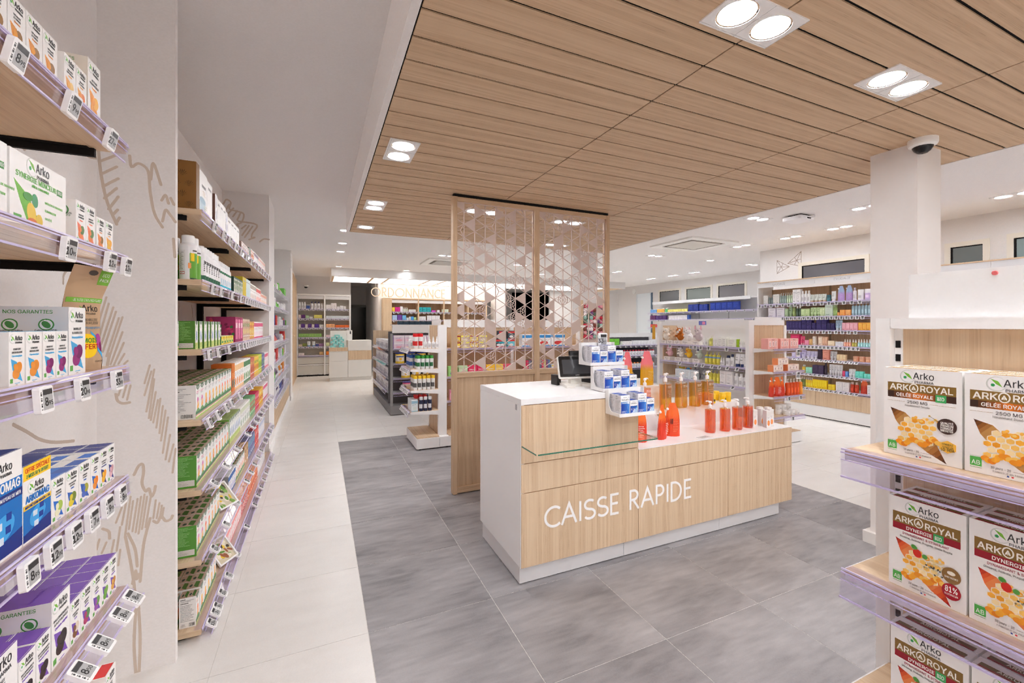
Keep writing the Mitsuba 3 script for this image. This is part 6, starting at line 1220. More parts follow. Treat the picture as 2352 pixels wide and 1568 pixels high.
# small things on the ledges
cd = M().flat(sbox(-.05, 0, .05, .075), (0, 0, 0), (236, 236, 236), '+z', .002); cp = M(); para(cp, -.04, .04, .01, .05, 5, (120, 120, 120)); 
k = thing('shelf_card', 'clear card holder lying flat on the low ledge before the orange bottles', 'card holder'); own_to = T().translate([2.33, 2.112, CL + .0006]).rotate([0, 0, 1], 8)
part(k, 'card', M().box(-.05, 0, 0, .05, .055, .0016, (226, 227, 229)), 'm_card', to=own_to); part(k, 'print', M().box(-.04, .01, .0016, .04, .045, .0019, (196, 196, 198)).box(-.036, .03, .0019, .02, .034, .0021, (120, 120, 122)), 'm_card', to=own_to)
k = thing('picture_stand', 'small white framed picture leaning before the amber bottles', 'display stand'); pt = T().translate([2.16, 2.312, .7405]).rotate([0, 0, 1], 18).rotate([1, 0, 0], -55)
part(k, 'frame', M().flat(sbox(-.05, 0, .05, .075).difference(sbox(-.044, .006, .044, .069)), (0, 0, 0), (240, 240, 240), '-y', .005).box(-.05, 0, 0, .05, .002, .075, (238, 238, 238)), 'm_card', to=pt); part(k, 'picture', M().flat(sbox(-.044, .006, .044, .069), (0, 0, 0), (150, 140, 116), '-y', .0006).flat(sbox(-.04, .03, .04, .05), (0, -.0008, 0), (70, 80, 60), '-y', .0004), 'm_card', to=pt)
part(k, 'leg', M().box(2.13, 2.30, CL + .0005, 2.19, 2.334, CL + .09, (238, 238, 238)), 'm_card')
def tub(r, h, lid, body, name='balm_tub'):
    return Kind(name, 'tub', [('jar', M().lathe([(r * .92, 0), (r, .003), (r, h * .62)], 22, body), 'm_gloss'), ('lid', M().lathe([(r * 1.03, h * .625), (r * 1.03, h * .97), (r * .97, h)], 22, lid), 'm_card'), ('print', M().lathe_part(r + .0004, -150, -40, h * .15, h * .5, (236, 200, 40)).lathe_part(r + .0008, -130, -70, h * .22, h * .44, (90, 80, 30)), 'm_card')], (2 * r, 2 * r, h))
TB = tub(.024, .072, (248, 206, 60), (244, 200, 40))
for i, (x, y, z) in enumerate([(2.735, 2.44, .8006), (2.76, 2.52, .8006), (2.86, 2.45, .8006), (2.915, 2.45, .8006), (2.88, 2.53, .8006), (2.70, 2.52, .8006)]): TB.place((x, y, z), 20 * i, f'yellow tub on the white step, {["left front", "left back", "centre front", "right front", "right back", "far left back"][i]} of the cluster')
OB = boxkind('serum_box', .036, .036, .125, art_band, (238, 234, 232), side=(206, 196, 196), arg=((232, 226, 222), (240, 150, 90), (190, 180, 180)))
for i, (x, y) in enumerate([(2.905, 2.20), (2.945, 2.26), (2.985, 2.20), (3.04, 2.25), (2.96, 2.135), (3.03, 2.16), (3.09, 2.22)]): OB.place((x, y, CL + .0006), -12, '{#}slim orange marked carton{ from the left}, right end of the low ledge', 'slim cartons at the end of the low ledge')
# ---- goods of the skincare wall and the toy island: shelf, kind, from, to (metres along the shelf), how many, height, colours, words
WALL = [(0,'P',5.19,5.113,1,0.17,(176,190,170),
(226,226,222),'pale sage pump bottle'),
(0,'P',5.103,5.025,3,0.165,(128,146,136),
(206,208,206),'grey sage pump bottle'),
(0,'C',5.023,4.945,2,0.15,(222,222,218),
(236,236,234),'pale grey carton'),
(0,'P',4.94,4.856,2,0.15,(104,116,116),
(150,154,154),'slate pump bottle'),
(0,'C',4.852,4.745,2,0.16,(226,226,220),0,'off-white carton'),
(0,'P',4.741,4.627,3,0.17,(140,158,152),
(196,202,200),'blue grey pump bottle'),
(0,'P',4.625,4.524,3,0.17,(176,194,166),
(210,216,206),'light green pump bottle'),
(0,'C',4.519,4.396,2,0.215,(240,240,240),0,'tall white carton'),
(0,'B',4.394,4.251,3,0.185,(240,240,240),
(236,236,236),'tall white bottle'),
(0,'T',4.262,4.019,4,0.12,(222,230,222),
(206,180,150),'pale tube with a tan cap'),
(0,'J',4.016,3.956,1,0.1,(60,104,112),
(50,90,100),'teal jar'),
(0,'T',3.953,3.888,1,0.15,(234,238,236),
(230,230,230),'tall white tube'),
(0,'R',3.883,3.667,2,0.19,(190,160,216),
(170,190,226),'lilac refill pouch'),
(0,'B',3.662,3.612,1,0.18,(226,220,230),
(190,180,190),'pale pump bottle'),
(0,'J',3.609,3.526,1,0.15,(244,244,244),
(242,242,242),'large white jar'),
(0,'J',3.523,3.432,1,0.15,(206,182,226),
(240,238,244),'large lilac jar'),
(1,'C',5.237,5.144,3,0.1,(232,230,238),0,'small pale lilac carton'),
(1,'C',5.136,4.945,3,0.115,(230,226,236),0,'pale lilac carton'),
(1,'C',4.939,4.809,1,0.15,(236,232,242),0,'large pale lilac carton'),
(1,'C',4.79,4.654,1,0.15,(236,232,242),0,'large pale lilac carton with a blue corner'),
(1,'C',4.649,4.6,1,0.13,(176,200,160),0,'sage carton'),
(1,'T',4.595,4.538,1,0.185,(164,190,150),
(150,176,140),'tall sage tube'),
(1,'B',4.536,4.477,1,0.18,(140,160,100),
(170,180,140),'olive bottle'),
(1,'B',4.474,4.39,2,0.17,(74,92,78),
(236,236,232),'dark green bottle'),
(1,'C',4.387,4.258,2,0.12,(196,222,162),0,'light green carton'),
(1,'T',4.251,4.106,3,0.135,(196,222,166),
(180,206,150),'light green tube'),
(1,'C',4.103,4.03,2,0.13,(206,226,176),0,'slim light green carton'),
(1,'C',4.029,3.917,1,0.17,(206,226,206),0,'mint gift carton with a cut-out handle'),
(1,'B',3.914,3.858,3,0.165,(150,178,110),
(170,194,140),'green bottle'),
(1,'C',3.855,3.826,1,0.05,(246,170,100),0,'small orange carton'),
(1,'C',3.823,3.755,1,0.085,(246,166,90),0,'orange carton'),
(1,'C',3.75,3.68,1,0.085,(246,176,110),0,'orange carton beside the blue bottles'),
(1,'P',3.676,3.432,6,0.18,(158,186,196),
(150,150,150),'grey blue pump bottle'),
(2,'C',4.625,4.383,5,0.14,(64,54,110),0,'tall navy carton'),
(2,'C2',4.38,4.225,2,0.088,(58,48,104),0,'navy carton'),
(2,'C',4.22,4.161,1,0.11,(56,46,100),0,'navy carton between the stacks'),
(2,'C2',4.155,4.004,2,0.088,(58,48,104),0,'navy carton'),
(2,'C',4.0,3.895,2,0.105,(46,40,86),0,'dark navy carton'),
(2,'T',3.89,3.796,2,0.145,(170,196,214),
(206,220,228),'pale blue tube'),
(2,'C',3.793,3.589,4,0.11,(240,176,186),0,'pink carton'),
(2,'C',3.582,3.432,3,0.11,(248,180,80),0,'orange yellow carton'),
(3,'C',4.556,4.409,1,0.16,(214,56,104),0,'magenta gift carton'),
(3,'T',4.407,4.332,2,0.135,(226,80,120),
(236,150,170),'pink tube'),
(3,'C',4.33,4.264,1,0.075,(240,150,176),0,'rose carton'),
(3,'C',4.261,4.212,1,0.095,(214,170,110),0,'gold carton'),
(3,'C',4.207,4.166,1,0.135,(238,228,214),0,'cream carton'),
(3,'C',4.126,4.065,1,0.135,(240,214,190),0,'beige carton'),
(3,'C',4.064,3.995,2,0.13,(222,176,146),0,'tan carton'),
(3,'C',3.991,3.895,1,0.075,(240,220,186),0,'wide cream carton'),
(3,'C',3.883,3.779,3,0.065,(238,240,244),0,'small white carton'),
(3,'D',3.775,3.679,3,0.105,(246,176,150),
(244,242,240),'peach dropper bottle'),
(3,'D',3.671,3.605,2,0.105,(190,180,90),
(244,242,240),'olive dropper bottle'),
(3,'D',3.598,3.432,5,0.11,(170,222,222),
(244,244,244),'aqua dropper bottle'),
(4,'C',4.534,4.406,2,0.085,(206,198,236),0,'lilac carton'),
(4,'T',4.402,4.323,1,0.13,(210,202,236),
(226,222,240),'lilac tube'),
(4,'T',4.317,4.142,3,0.115,(212,206,236),
(232,230,242),'pale lilac tube'),
(4,'C',4.132,4.066,1,0.17,(56,40,56),0,'dark display card'),
(4,'C',4.063,3.97,1,0.16,(226,150,130),0,'display card with a peach face print'),
(4,'T',3.964,3.868,2,0.13,(206,206,208),
(190,190,194),'silver tube'),
(4,'C',3.863,3.744,3,0.09,(244,214,170),0,'beige carton'),
(4,'J',3.666,3.434,3,0.075,(224,164,130),
(226,170,140),'tan rounded jar'),
(5,'B',4.389,4.317,1,0.12,(222,184,70),
(200,200,196),'amber bottle'),
(5,'C',4.313,4.215,2,0.09,(150,220,190),0,'mint carton'),
(5,'C2',4.211,4.049,2,0.065,(70,56,86),0,'plum carton'),
(5,'B',4.045,4.005,1,0.17,(50,40,56),
(60,50,66),'dark slim bottle'),
(5,'T',3.974,3.791,5,0.16,(222,222,224),
(206,206,208),'tall silver tube'),
(5,'C',3.786,3.752,1,0.08,(226,80,120),0,'small pink carton'),
(5,'C',3.749,3.717,1,0.075,(110,160,226),0,'small blue carton'),
(5,'T',3.712,3.623,2,0.115,(236,240,240),
(230,232,232),'white tube'),
(5,'C',3.62,3.521,2,0.09,(110,222,200),0,'turquoise carton'),
(5,'C',3.513,3.432,2,0.065,(120,226,206),0,'low turquoise carton'),
(6,'P',4.431,4.327,3,0.15,(120,130,70),
(230,230,226),'olive pump bottle'),
(6,'P',4.321,4.211,4,0.145,(244,210,60),
(236,234,228),'yellow pump bottle'),
(6,'C',4.207,4.002,6,0.13,(250,216,30),0,'bright yellow carton'),
(6,'C2',3.983,3.89,2,0.04,(248,214,50),0,'small yellow carton'),
(6,'C2',3.878,3.7,2,0.065,(240,238,236),0,'white carton'),
(6,'B',3.695,3.586,2,0.15,(196,66,40),
(206,180,170),'red orange bottle'),
(6,'R',3.581,3.477,1,0.17,(200,66,50),
(236,110,60),'red refill pouch'),
(6,'C',3.473,3.418,1,0.13,(240,238,238),0,'white carton')]
TOY = [(0,'W',4.355,4.323,1,0.095,(244,244,244),
(244,244,244),'slim white bottle'),
(0,'P',4.32,4.26,1,0.115,(238,240,232),
(240,240,240),'white pump bottle with a green mark'),
(0,'P',4.256,4.187,1,0.13,(206,206,110),
(220,220,200),'olive oil pump bottle'),
(0,'C',4.178,4.107,2,0.1,(242,242,238),0,'white carton'),
(0,'C',4.095,3.965,2,0.115,(240,241,234),0,'tall white carton'),
(0,'C',3.956,3.819,1,0.1,(240,242,228),0,'wide white carton with a green edge'),
(0,'C',3.816,3.787,1,0.1,(160,196,50),0,'lime green carton'),
(0,'T',3.784,3.666,4,0.085,(244,244,240),
(240,240,240),'white tube'),
(1,'P',4.329,4.077,4,0.16,(206,196,80),
(196,186,120),'olive bath oil bottle with a blue band'),
(1,'D',4.074,4.003,2,0.1,(244,244,244),
(240,240,240),'white dropper bottle'),
(1,'B',3.997,3.925,1,0.13,(240,240,240),
(50,60,90),'white bottle with a navy cap'),
(1,'B',3.92,3.867,1,0.15,(240,240,240),
(50,60,90),'taller white bottle with a navy cap'),
(1,'T',3.857,3.717,2,0.16,(240,240,242),
(44,60,110),'large white tube on a navy foot'),
(1,'C',3.712,3.666,1,0.115,(240,240,240),0,'small white carton'),
(2,'P',4.318,4.077,4,0.16,(206,196,80),
(196,186,120),'olive bath oil bottle on the third shelf'),
(2,'C',4.069,3.875,2,0.17,(240,236,234),0,'large white carton'),
(2,'B',3.87,3.671,3,0.155,(242,242,242),
(240,240,240),'white rounded bottle')]
PLY = [(0, 5.159, 5.024), (0, 5.018, 4.891), (0, 4.885, 4.743), (0, 4.735, 4.58), (0, 4.573, 4.364), (1, 5.147, 4.883), (1, 4.877, 4.71), (1, 4.703, 4.58), (1, 4.573, 4.342), (2, 4.86, 4.784), (2, 4.779, 4.621), (2, 4.616, 4.465), (2, 4.461, 4.326)]
_g = {}
def simple(t, w, h, col, cap, blue=False):
    kk = (t, round(w, 3), h, col, cap, blue)
    if kk in _g: return _g[kk]
    dk = tuple(int(v * .62) for v in col); lt = tuple(min(250, int(v * 1.12 + 14)) for v in col)
    if sum(lt) > 735: lt = (196, 194, 196)
    r = w * .46
    if t == 'C':
        d = min(w, .07); p = M(); R(p, -w * .36, h * .74, w * .30, h * .80, lt); para(p, -w * .36, w * .30, h * .30, h * .66, max(3, int(h / .022)), lt); R(p, -w * .36, h * .10, w * .1, h * .15, dk); R(p, -w * .5, h * .96, w * .5, h * .975, dk) if blue else None
        k = Kind('skincare_box', 'box', [('carton', carton(w * .98, d, h, col), 'm_card'), ('print', p, 'm_card')], (w, d, h))
    elif t in 'PB':
        b = M().lathe([(r * .95, 0), (r, .004), (r, h * .70), (r * .86, h * .755), (r * .40, h * .78)], 18, col)
        c = M(); 
        if t == 'P': pump_head(c, r, h * .78, cap, h * .22 / .047)
        else: c.lathe([(r * .62, h * .775), (r * .62, h * .97), (r * .55, h)], 16, cap)
        p = M().lathe_part(r + .0004, -125, -55, h * .16, h * .46, lt)
        if blue: p.lathe_part(r + .0008, -170, -10, h * .50, h * .62, (126, 160, 200))
        k = Kind('pump_bottle' if t == 'P' else 'bottle', 'bottle', [('bottle', b, 'm_gloss'), ('pump' if t == 'P' else 'cap', c, 'm_card'), ('print', p, 'm_card')], (w, w, h))
    elif t == 'T':
        b = M(); n = 20; th = np.arange(n) / n * 2 * math.pi; rows = []
        for z, a, e in ((h * .22, .40, .40), (h * .26, .47, .42), (h * .6, .49, .30), (h * .93, .5, .06), (h, .5, .05)):
            rows.append(np.stack([a * w * np.cos(th), e * w * np.sin(th), np.full(n, z)], 1))
        i = np.arange(n); j = (i + 1) % n
        F = np.vstack([np.vstack([np.stack([i, j, j + n], 1), np.stack([i, j + n, i + n], 1)]) + q * n for q in range(4)]); b.add(np.vstack(rows), F, col); b.box(-w * .5, -w * .05, h * .999, w * .5, w * .05, h * 1.002, col)
        c = M().lathe([(w * .36, 0), (w * .37, .003), (w * .34, h * .22)], 18, cap)
        p = M(); R(p, -w * .22, h * .50, w * .22, h * .56, dk, -w * .375); R(p, -w * .16, h * .70, w * .16, h * .74, dk, -w * .27)
        k = Kind('tube', 'tube', [('tube', b, 'm_gloss'), ('cap', c, 'm_card'), ('print', p, 'm_card')], (w, w, h))
    elif t == 'J':
        b = M().lathe([(r * .94, 0), (r, .004), (r, h * .62)], 22, col); c = M().lathe([(r * 1.03, h * .625), (r * 1.03, h * .96), (r * .98, h)], 22, cap)
        k = Kind('jar', 'jar', [('jar', b, 'm_gloss'), ('lid', c, 'm_card'), ('print', M().lathe_part(r + .0004, -120, -60, h * .2, h * .45, lt), 'm_card')], (w, w, h))
    elif t == 'D':
        b = M().lathe([(r * .95, 0), (r, .003), (r, h * .50), (r * .5, h * .58)], 16, col); c = M().lathe([(r * .55, h * .58), (r * .55, h * .76), (r * .34, h * .78), (r * .30, h * .96), (r * .18, h)], 14, cap)
        k = Kind('dropper_bottle', 'bottle', [('bottle', b, 'm_gloss'), ('dropper', c, 'm_card'), ('print', M().lathe_part(r + .0004, -130, -50, h * .12, h * .36, lt), 'm_card')], (w, w, h))
    elif t == 'R':
        k, p = refill('refill_pouch', 'pouch', cap if cap else lt, col, lt, h, w * .48); k.parts = [(n, q) for n, q in k.parts] + [('print', p.ply('m_card'))]
    else: return simple('B', w, h, col, cap)
    _g[kk] = k
    return k
def place_simple(k, loc, rot, lb, group, name=None):
    k2 = k
    if name and k.name == 'skincare_box': k2 = Kind(name, k.cat, [], k.size); k2.parts = k.parts
    k = k2
    if any('to_world' in p for _, p in k.parts):
        kk = thing(k.name, lb, k.cat, group); to = T().translate(list(loc)).rotate([0, 0, 1], rot)
        for n, p in k.parts: scene[f'{kk}__{n}'] = {**p, 'to_world': to @ p['to_world'] if 'to_world' in p else to}
    else: k.place(loc, rot, lb, group)
def stock(rows, zs, xf, rot, words, inset=.035, axis='y', name=None):
    for i, t, a, b, n, h, col, cap, d in rows:
        pit = abs(a - b) / n; st = 2 if t == 'C2' else 1; tt = 'C' if t == 'C2' else t
        w = min(pit * .97, .36) if tt != 'R' else pit * .9
        k = simple(tt, round(w, 3), h, col, cap or col, 'blue band' in d); sgn = -1 if a > b else 1
        back = inset if tt == 'C' else inset + w * .5
        for q in range(n):
            c = a + sgn * pit * (q + .5)
            for s in range(st):
                loc = (xf + back * (1 if rot == -90 else 0), c, zs[i] + .0006 + s * (h + .0012)) if axis == 'y' else (c, xf + back, zs[i] + .0006 + s * (h + .0012))
                lb = '{#}' + ('' if st == 1 else ['lower ', 'upper '][s]) + d + '{ from the left}, ' + words(i)
                place_simple(k, loc, rot, lb, (d + 's, ' + words(i)) if n * st > 1 else None, name)
stock([r for r in WALL if r[2] < 5.10], WZ, WF, -90, lambda i: f'{ORD[i]} skincare wall shelf')
# beyond the column, seen over the foreground island
RPK, rpk = refill('refill_pouch', 'pouch', (226, 96, 110), (226, 96, 110), (240, 170, 180), .20, .06)
for i, yv in enumerate((2.52, 2.36, 2.10)): place_pouch(RPK, rpk, (6.86, yv, WZ[0] + .0008), -90, f'coral refill pouch peeking over the foreground island, {["left", "middle", "right"][i]} of three')
for i, yv in enumerate((2.26, 2.18)): place_simple(simple('P', .07, .21, (226, 110, 120), (240, 238, 236)), (6.86, yv, WZ[0] + .0006), -90, '{#}pump bottle with a white head{ from the left}, peeking over the foreground island', 'pump bottles over the foreground island')
# price tags of the skincare wall
for i, n in enumerate((16, 24, 13, 17, 14, 15, 14)):
    for q in range(n): tag('-x', (WF, WE - .002, WZ[i]), .06 + (1.62 if i < 2 else 1.55) * q / n + (0 if i < 2 else .45 if i == 2 else .6) * (1 - q / n), WT[i], f'{{#}}price tag{{ from the left}}, {ORD[i]} skincare wall shelf', group=f'price tags on the {ORD[i]} shelf of the skincare wall')
# ---- toy island
tw = lambda i: f'{ORD[i]} toy island shelf'
stock(TOY, MZ, 4.665, -90, tw, .03)
for i, xs_ in enumerate(([.22, .62, .69, .79, .92, 1.2, 1.4], [.42, .72, .83, .98, 1.1, 1.22, 1.36], [1.0, 1.3])):
    for q, x in enumerate(xs_): tag('-x', (4.665, 5.127, MZ[i]), x, [2, 30, 45][i], f'{{#}}price tag{{ from the left}}, {ORD[i]} toy island shelf', group=f'price tags, {tw(i)}')
def plush(fur, muzzle, ear, inner, eyepatch=None, spots=False, earlong=1.0):
    S = lambda c, s, col, m=None, q=2: (m or M()).smooth(trimesh.creation.icosphere(q), col, np.vstack([np.hstack([np.diag(s), np.array(c)[:, None]]), [0, 0, 0, 1]]))
    P = [('body', S((0, .02, .055), (.05, .042, .055), fur), 'm_matte')]
    hd = S((0, -.005, .125), (.046, .042, .042), fur); P.append(('head', hd, 'm_matte')); P.append(('muzzle', S((0, -.040, .115), (.022, .018, .017), muzzle), 'm_matte')); P.append(('nose', S((0, -.058, .121), (.007, .005, .005), (40, 34, 34), None, 1), 'm_gloss'))
    for s in (-1, 1):
        P.append(('ear', S((s * .040, 0, .158 + .012 * (earlong - 1)), (.014, .010, .020 * earlong), ear), 'm_matte')); P.append(('eye', S((s * .018, -.041, .137), (.005, .004, .005), (30, 26, 26), None, 1), 'm_gloss'))
        P.append(('arm', S((s * .046, -.012, .062), (.014, .022, .016), fur), 'm_matte'))
    if eyepatch: P.append(('patch', S((.020, -.031, .138), (.017, .014, .016), eyepatch), 'm_matte'))
    if spots:
        r = random.Random(2); m = M()
        for _ in range(26):
            a = np.array([r.gauss(0, 1), -abs(r.gauss(0, 1)), r.gauss(0, 1)]); a /= np.linalg.norm(a); S((a[0] * .0455, a[1] * .0415 - .005, .125 + a[2] * .0415), (.005, .003, .006), (50, 40, 38), m, 1)
        P.append(('spot', m, 'm_matte'))
    if inner: P.append(('ear_lining', S((-.040, -.009, .160 + .012 * (earlong - 1)), (.008, .004, .013 * earlong), inner), 'm_matte')); P.append(('ear_lining', S((.040, -.009, .160 + .012 * (earlong - 1)), (.008, .004, .013 * earlong), inner), 'm_matte'))
    k = Kind('plush_toy', 'plush toy', [], (.1, .1, .18)); cnt = {}
    for n, m, b in P:
        c = cnt.get(n, -1) + 1; cnt[n] = c; k.parts.append((n if c == 0 else f'{n}_{c:03d}', m.ply(b)))
    return k
PL = [(0, (240, 232, 222), (236, 214, 190), (236, 226, 214), None, None, 0, 1, 'cream plush bear at the left end of the top toy shelf'), (0, (226, 196, 166), (240, 226, 206), (226, 196, 166), None, None, 0, 1, 'beige plush bear second from the left on the top toy shelf'), (0, (186, 108, 46), (240, 236, 230), (186, 108, 46), (240, 210, 190), (240, 238, 236), 0, 1, 'orange and white plush dog on the top toy shelf'), (0, (242, 240, 240), (236, 226, 224), (240, 238, 238), (236, 180, 190), None, 0, 1.2, 'white plush animal past the orange dog on the top toy shelf'), (0, (206, 192, 196), (226, 214, 214), (206, 192, 196), (236, 170, 186), None, 0, 1.9, 'grey pink plush rabbit with a pink ear on the top toy shelf'),
      (1, (232, 186, 194), (240, 226, 226), (226, 170, 182), None, None, 0, 1.3, 'pink plush animal at the left of the second toy shelf'), (1, (240, 236, 230), (230, 222, 214), (60, 48, 44), None, None, 1, 1, 'white plush dalmatian with dark spots on the second toy shelf'), (1, (246, 196, 66), (240, 150, 60), (246, 196, 66), None, None, 0, .6, 'yellow plush duck on the second toy shelf'), (1, (206, 218, 204), (240, 240, 236), (206, 218, 204), None, (84, 70, 120), 0, 1.1, 'mint plush animal with a purple eye patch on the second toy shelf'),
      (2, (206, 180, 50), (230, 210, 120), (206, 180, 50), None, None, 0, 1, 'mustard plush toy on the third toy shelf'), (2, (70, 150, 206), (240, 130, 50), (236, 120, 40), None, None, 0, .7, 'blue and orange plush toy on the third toy shelf'), (2, (150, 144, 150), (90, 70, 110), (150, 144, 150), None, (80, 60, 110), 0, 1.2, 'grey plush toy with a purple patch on the third toy shelf'), (2, (170, 170, 174), (236, 236, 236), (150, 150, 156), None, None, 0, 1, 'silver grey plush toy on the third toy shelf')]
bxm = M().box(-.062, 0, 0, .062, .10, .052, (238, 232, 226), {'+z': (206, 198, 190)}); bp = M().text('Doudou', .016, (0, -.0003, .026), (90, 80, 90), w=.07); R(bp, -.012, .012, -.004, .014, (90, 80, 90)); R(bp, .004, .012, .012, .014, (90, 80, 90)); ell(bp, 0, .013, .003, .005, (90, 80, 90), n=3)
TBX = Kind('toy_box', 'box', [('box', bxm, 'm_card'), ('print', bp, 'm_card')], (.124, .1, .052))
for (i, fur, mz, er, inn, ep, sp, el, lb), (_, a, b) in zip(PL, PLY):
    yc = (a + b) / 2; sc_ = min(1.08, abs(a - b) / .125); sc_ = max(sc_, .9) if i == 0 else .88
    if i < 2: TBX.place((4.690, yc, MZ[i] + .0006), -90, f'white open box under the {lb.split(" plush")[0]} plush, {"top toy shelf" if i == 0 else "second toy shelf"}'); z0 = MZ[i] + .0535
    else: z0 = MZ[i] + .0008
    plush(fur, mz, er, inn, ep, sp, el).place((4.745 if i < 2 else 4.80, yc, z0), -90 + [14, -10, 8, -6, 12][PL.index((i, fur, mz, er, inn, ep, sp, el, lb)) % 5], lb, scale=sc_)
stock([(2, 'C', 4.84, 4.46, 4, .13, (226, 236, 242), 0, 'white carton with a blue band')], MZ, 4.665, -90, lambda i: 'third toy island shelf', .02)
k = thing('shelf_card', 'small blue and pink leaflet fixed on the top rail of the toy island', 'card'); own(k, M().box(4.692, 4.29, 1.405, 4.6985, 4.41, 1.458, (120, 130, 206)).box(4.6915, 4.30, 1.41, 4.692, 4.35, 1.45, (236, 150, 190)), 'm_card')
k = thing('shelf_card', 'ochre panel card at the far left edge of the toy island', 'card'); own(k, M().box(4.63, 5.20, 1.19, 4.636, 5.26, 1.40, (214, 160, 50)), 'm_card')
# oak end of the toy island
def art_gift(p, w, d, h, c):
    for x in (-.30, .02, .28): R(p, w * x - w * .06, h * .25, w * x + w * .07, h * .72, (250, 246, 244)); R(p, w * x - w * .02, h * .30, w * x + w * .03, h * .66, c, -.0003)
    R(p, -w * .15, h * .84, w * .15, h * .89, (150, 90, 90)); para(p, -w * .3, w * .3, h * .06, h * .18, 2, c)
GA = boxkind('gift_box', .155, .06, .118, art_gift, (244, 186, 178), side=(240, 170, 162), arg=((206, 120, 120),)); GB = boxkind('gift_box', .20, .07, .075, art_gift, (244, 226, 214), side=(240, 150, 100), top=(242, 190, 160), arg=((150, 90, 70),))
GA2 = boxkind('gift_box', .215, .08, .122, art_gift, (244, 186, 178), side=(240, 170, 162), arg=((206, 120, 120),))
GA2.place((4.735, 3.36, EZ[0] + .0006), 8, 'pink gift box with three white tubes, left on the oak island end'); GA.place((4.945, 3.362, EZ[0] + .0006), 0, 'pink gift box, middle on the top shelf of the oak island end'); GA.place((5.112, 3.362, EZ[0] + .0006), 0, 'pink gift box, right on the top shelf of the oak island end')
GB.place((4.83, 3.362, EZ[1] + .0006), 6, 'peach gift box, lower left on the second shelf of the oak island end'); GB.place((5.10, 3.362, EZ[1] + .0006), 0, 'peach gift box, lower right on the second shelf of the oak island end'); GB.place((4.93, 3.372, EZ[1] + .0766), 3, 'peach gift box on top of the two others on the oak island end')
for i, (x, r) in enumerate([(4.76, 12), (4.86, -20), (4.95, 18)]): place_pouch(RP, rp, (x, 3.40, EZ[2] + .0008), r, f'orange refill pouch on the third shelf of the oak island end, {["left", "middle", "right"][i]}')
ORs = simple('P', .056, .19, (222, 82, 34), (236, 226, 220))
for i in range(5): place_simple(ORs if i < 4 else simple('P', .056, .19, (244, 140, 40), (236, 226, 220)), (5.025 + .058 * i, 3.385, EZ[2] + .0006), 0, '{#}orange pump bottle{ from the left}, third shelf of the oak island end' if i < 4 else 'lighter orange pump bottle at the right of the row on the oak island end', 'orange pump bottles on the oak island end' if i < 4 else None)
JW = simple('J', .078, .056, (240, 236, 232), (242, 240, 238))
for i in range(3): JW.place((5.02 + .085 * i, 3.39, EZ[3] + .0006), 0, '{#}white cream jar{ from the left}, front row of the oak island end', 'lower white jars'); JW.place((4.99 + .085 * i, 3.475, EZ[3] + .0006), 0, '{#}white cream jar{ from the left}, lower back row of the oak island end', 'back white jars'); JW.place((4.99 + .085 * i, 3.475, EZ[3] + .058), 0, '{#}white cream jar{ from the left}, upper back row of the oak island end', 'stacked white jars')
for x, i, pz_ in [(5.13, 0, 1), (5.13, 1, 1)]: tag_kind('12 90' if i == 0 else '14 90', True).place((x, 3.333, EZ[i] - .095), 0, f'large price display hanging under the {ORD[i]} shelf of the oak island end')
for i, xs_ in ((2, (.25, .46)), (3, (.32,))):
    for x in xs_: tag('-y', (4.72, 3.345, EZ[i]), x, 4, f'{{#}}price tag{{ from the left}}, {ORD[i]} shelf of the oak island end', group=f'price tags on the {ORD[i]} shelf of the oak end')
# ---- goods of the far units
CORNER = [(0,'P',10.898,10.618,6,0.13,(120,170,226),
(236,236,240),'blue bottle'),
(0,'P',10.601,10.284,6,0.14,(246,186,90),
(236,236,236),'orange bottle'),
(0,'B',10.273,10.142,1,0.14,(90,180,110),
(240,240,240),'green bottle'),
(0,'C',10.125,9.346,7,0.085,(236,226,130),0,'white and yellow carton'),
(0,'C',9.317,8.946,2,0.2,(40,56,130),0,'navy pack'),
(0,'C',8.918,8.633,2,0.185,(38,56,136),0,'middle navy pack'),
(0,'C',8.542,7.655,5,0.215,(36,60,150),0,'large navy pack'),
(1,'C2',10.895,10.653,2,0.07,(110,60,110),0,'purple carton'),
(1,'C',10.641,10.196,3,0.13,(90,60,120),0,'purple and orange carton'),
(1,'C',10.082,9.358,7,0.125,(240,236,238),0,'white carton with a red leaf'),
(1,'C',9.346,9.269,1,0.13,(60,90,160),0,'blue carton'),
(2,'C',10.883,10.475,4,0.1,(206,80,80),0,'red topped carton')]
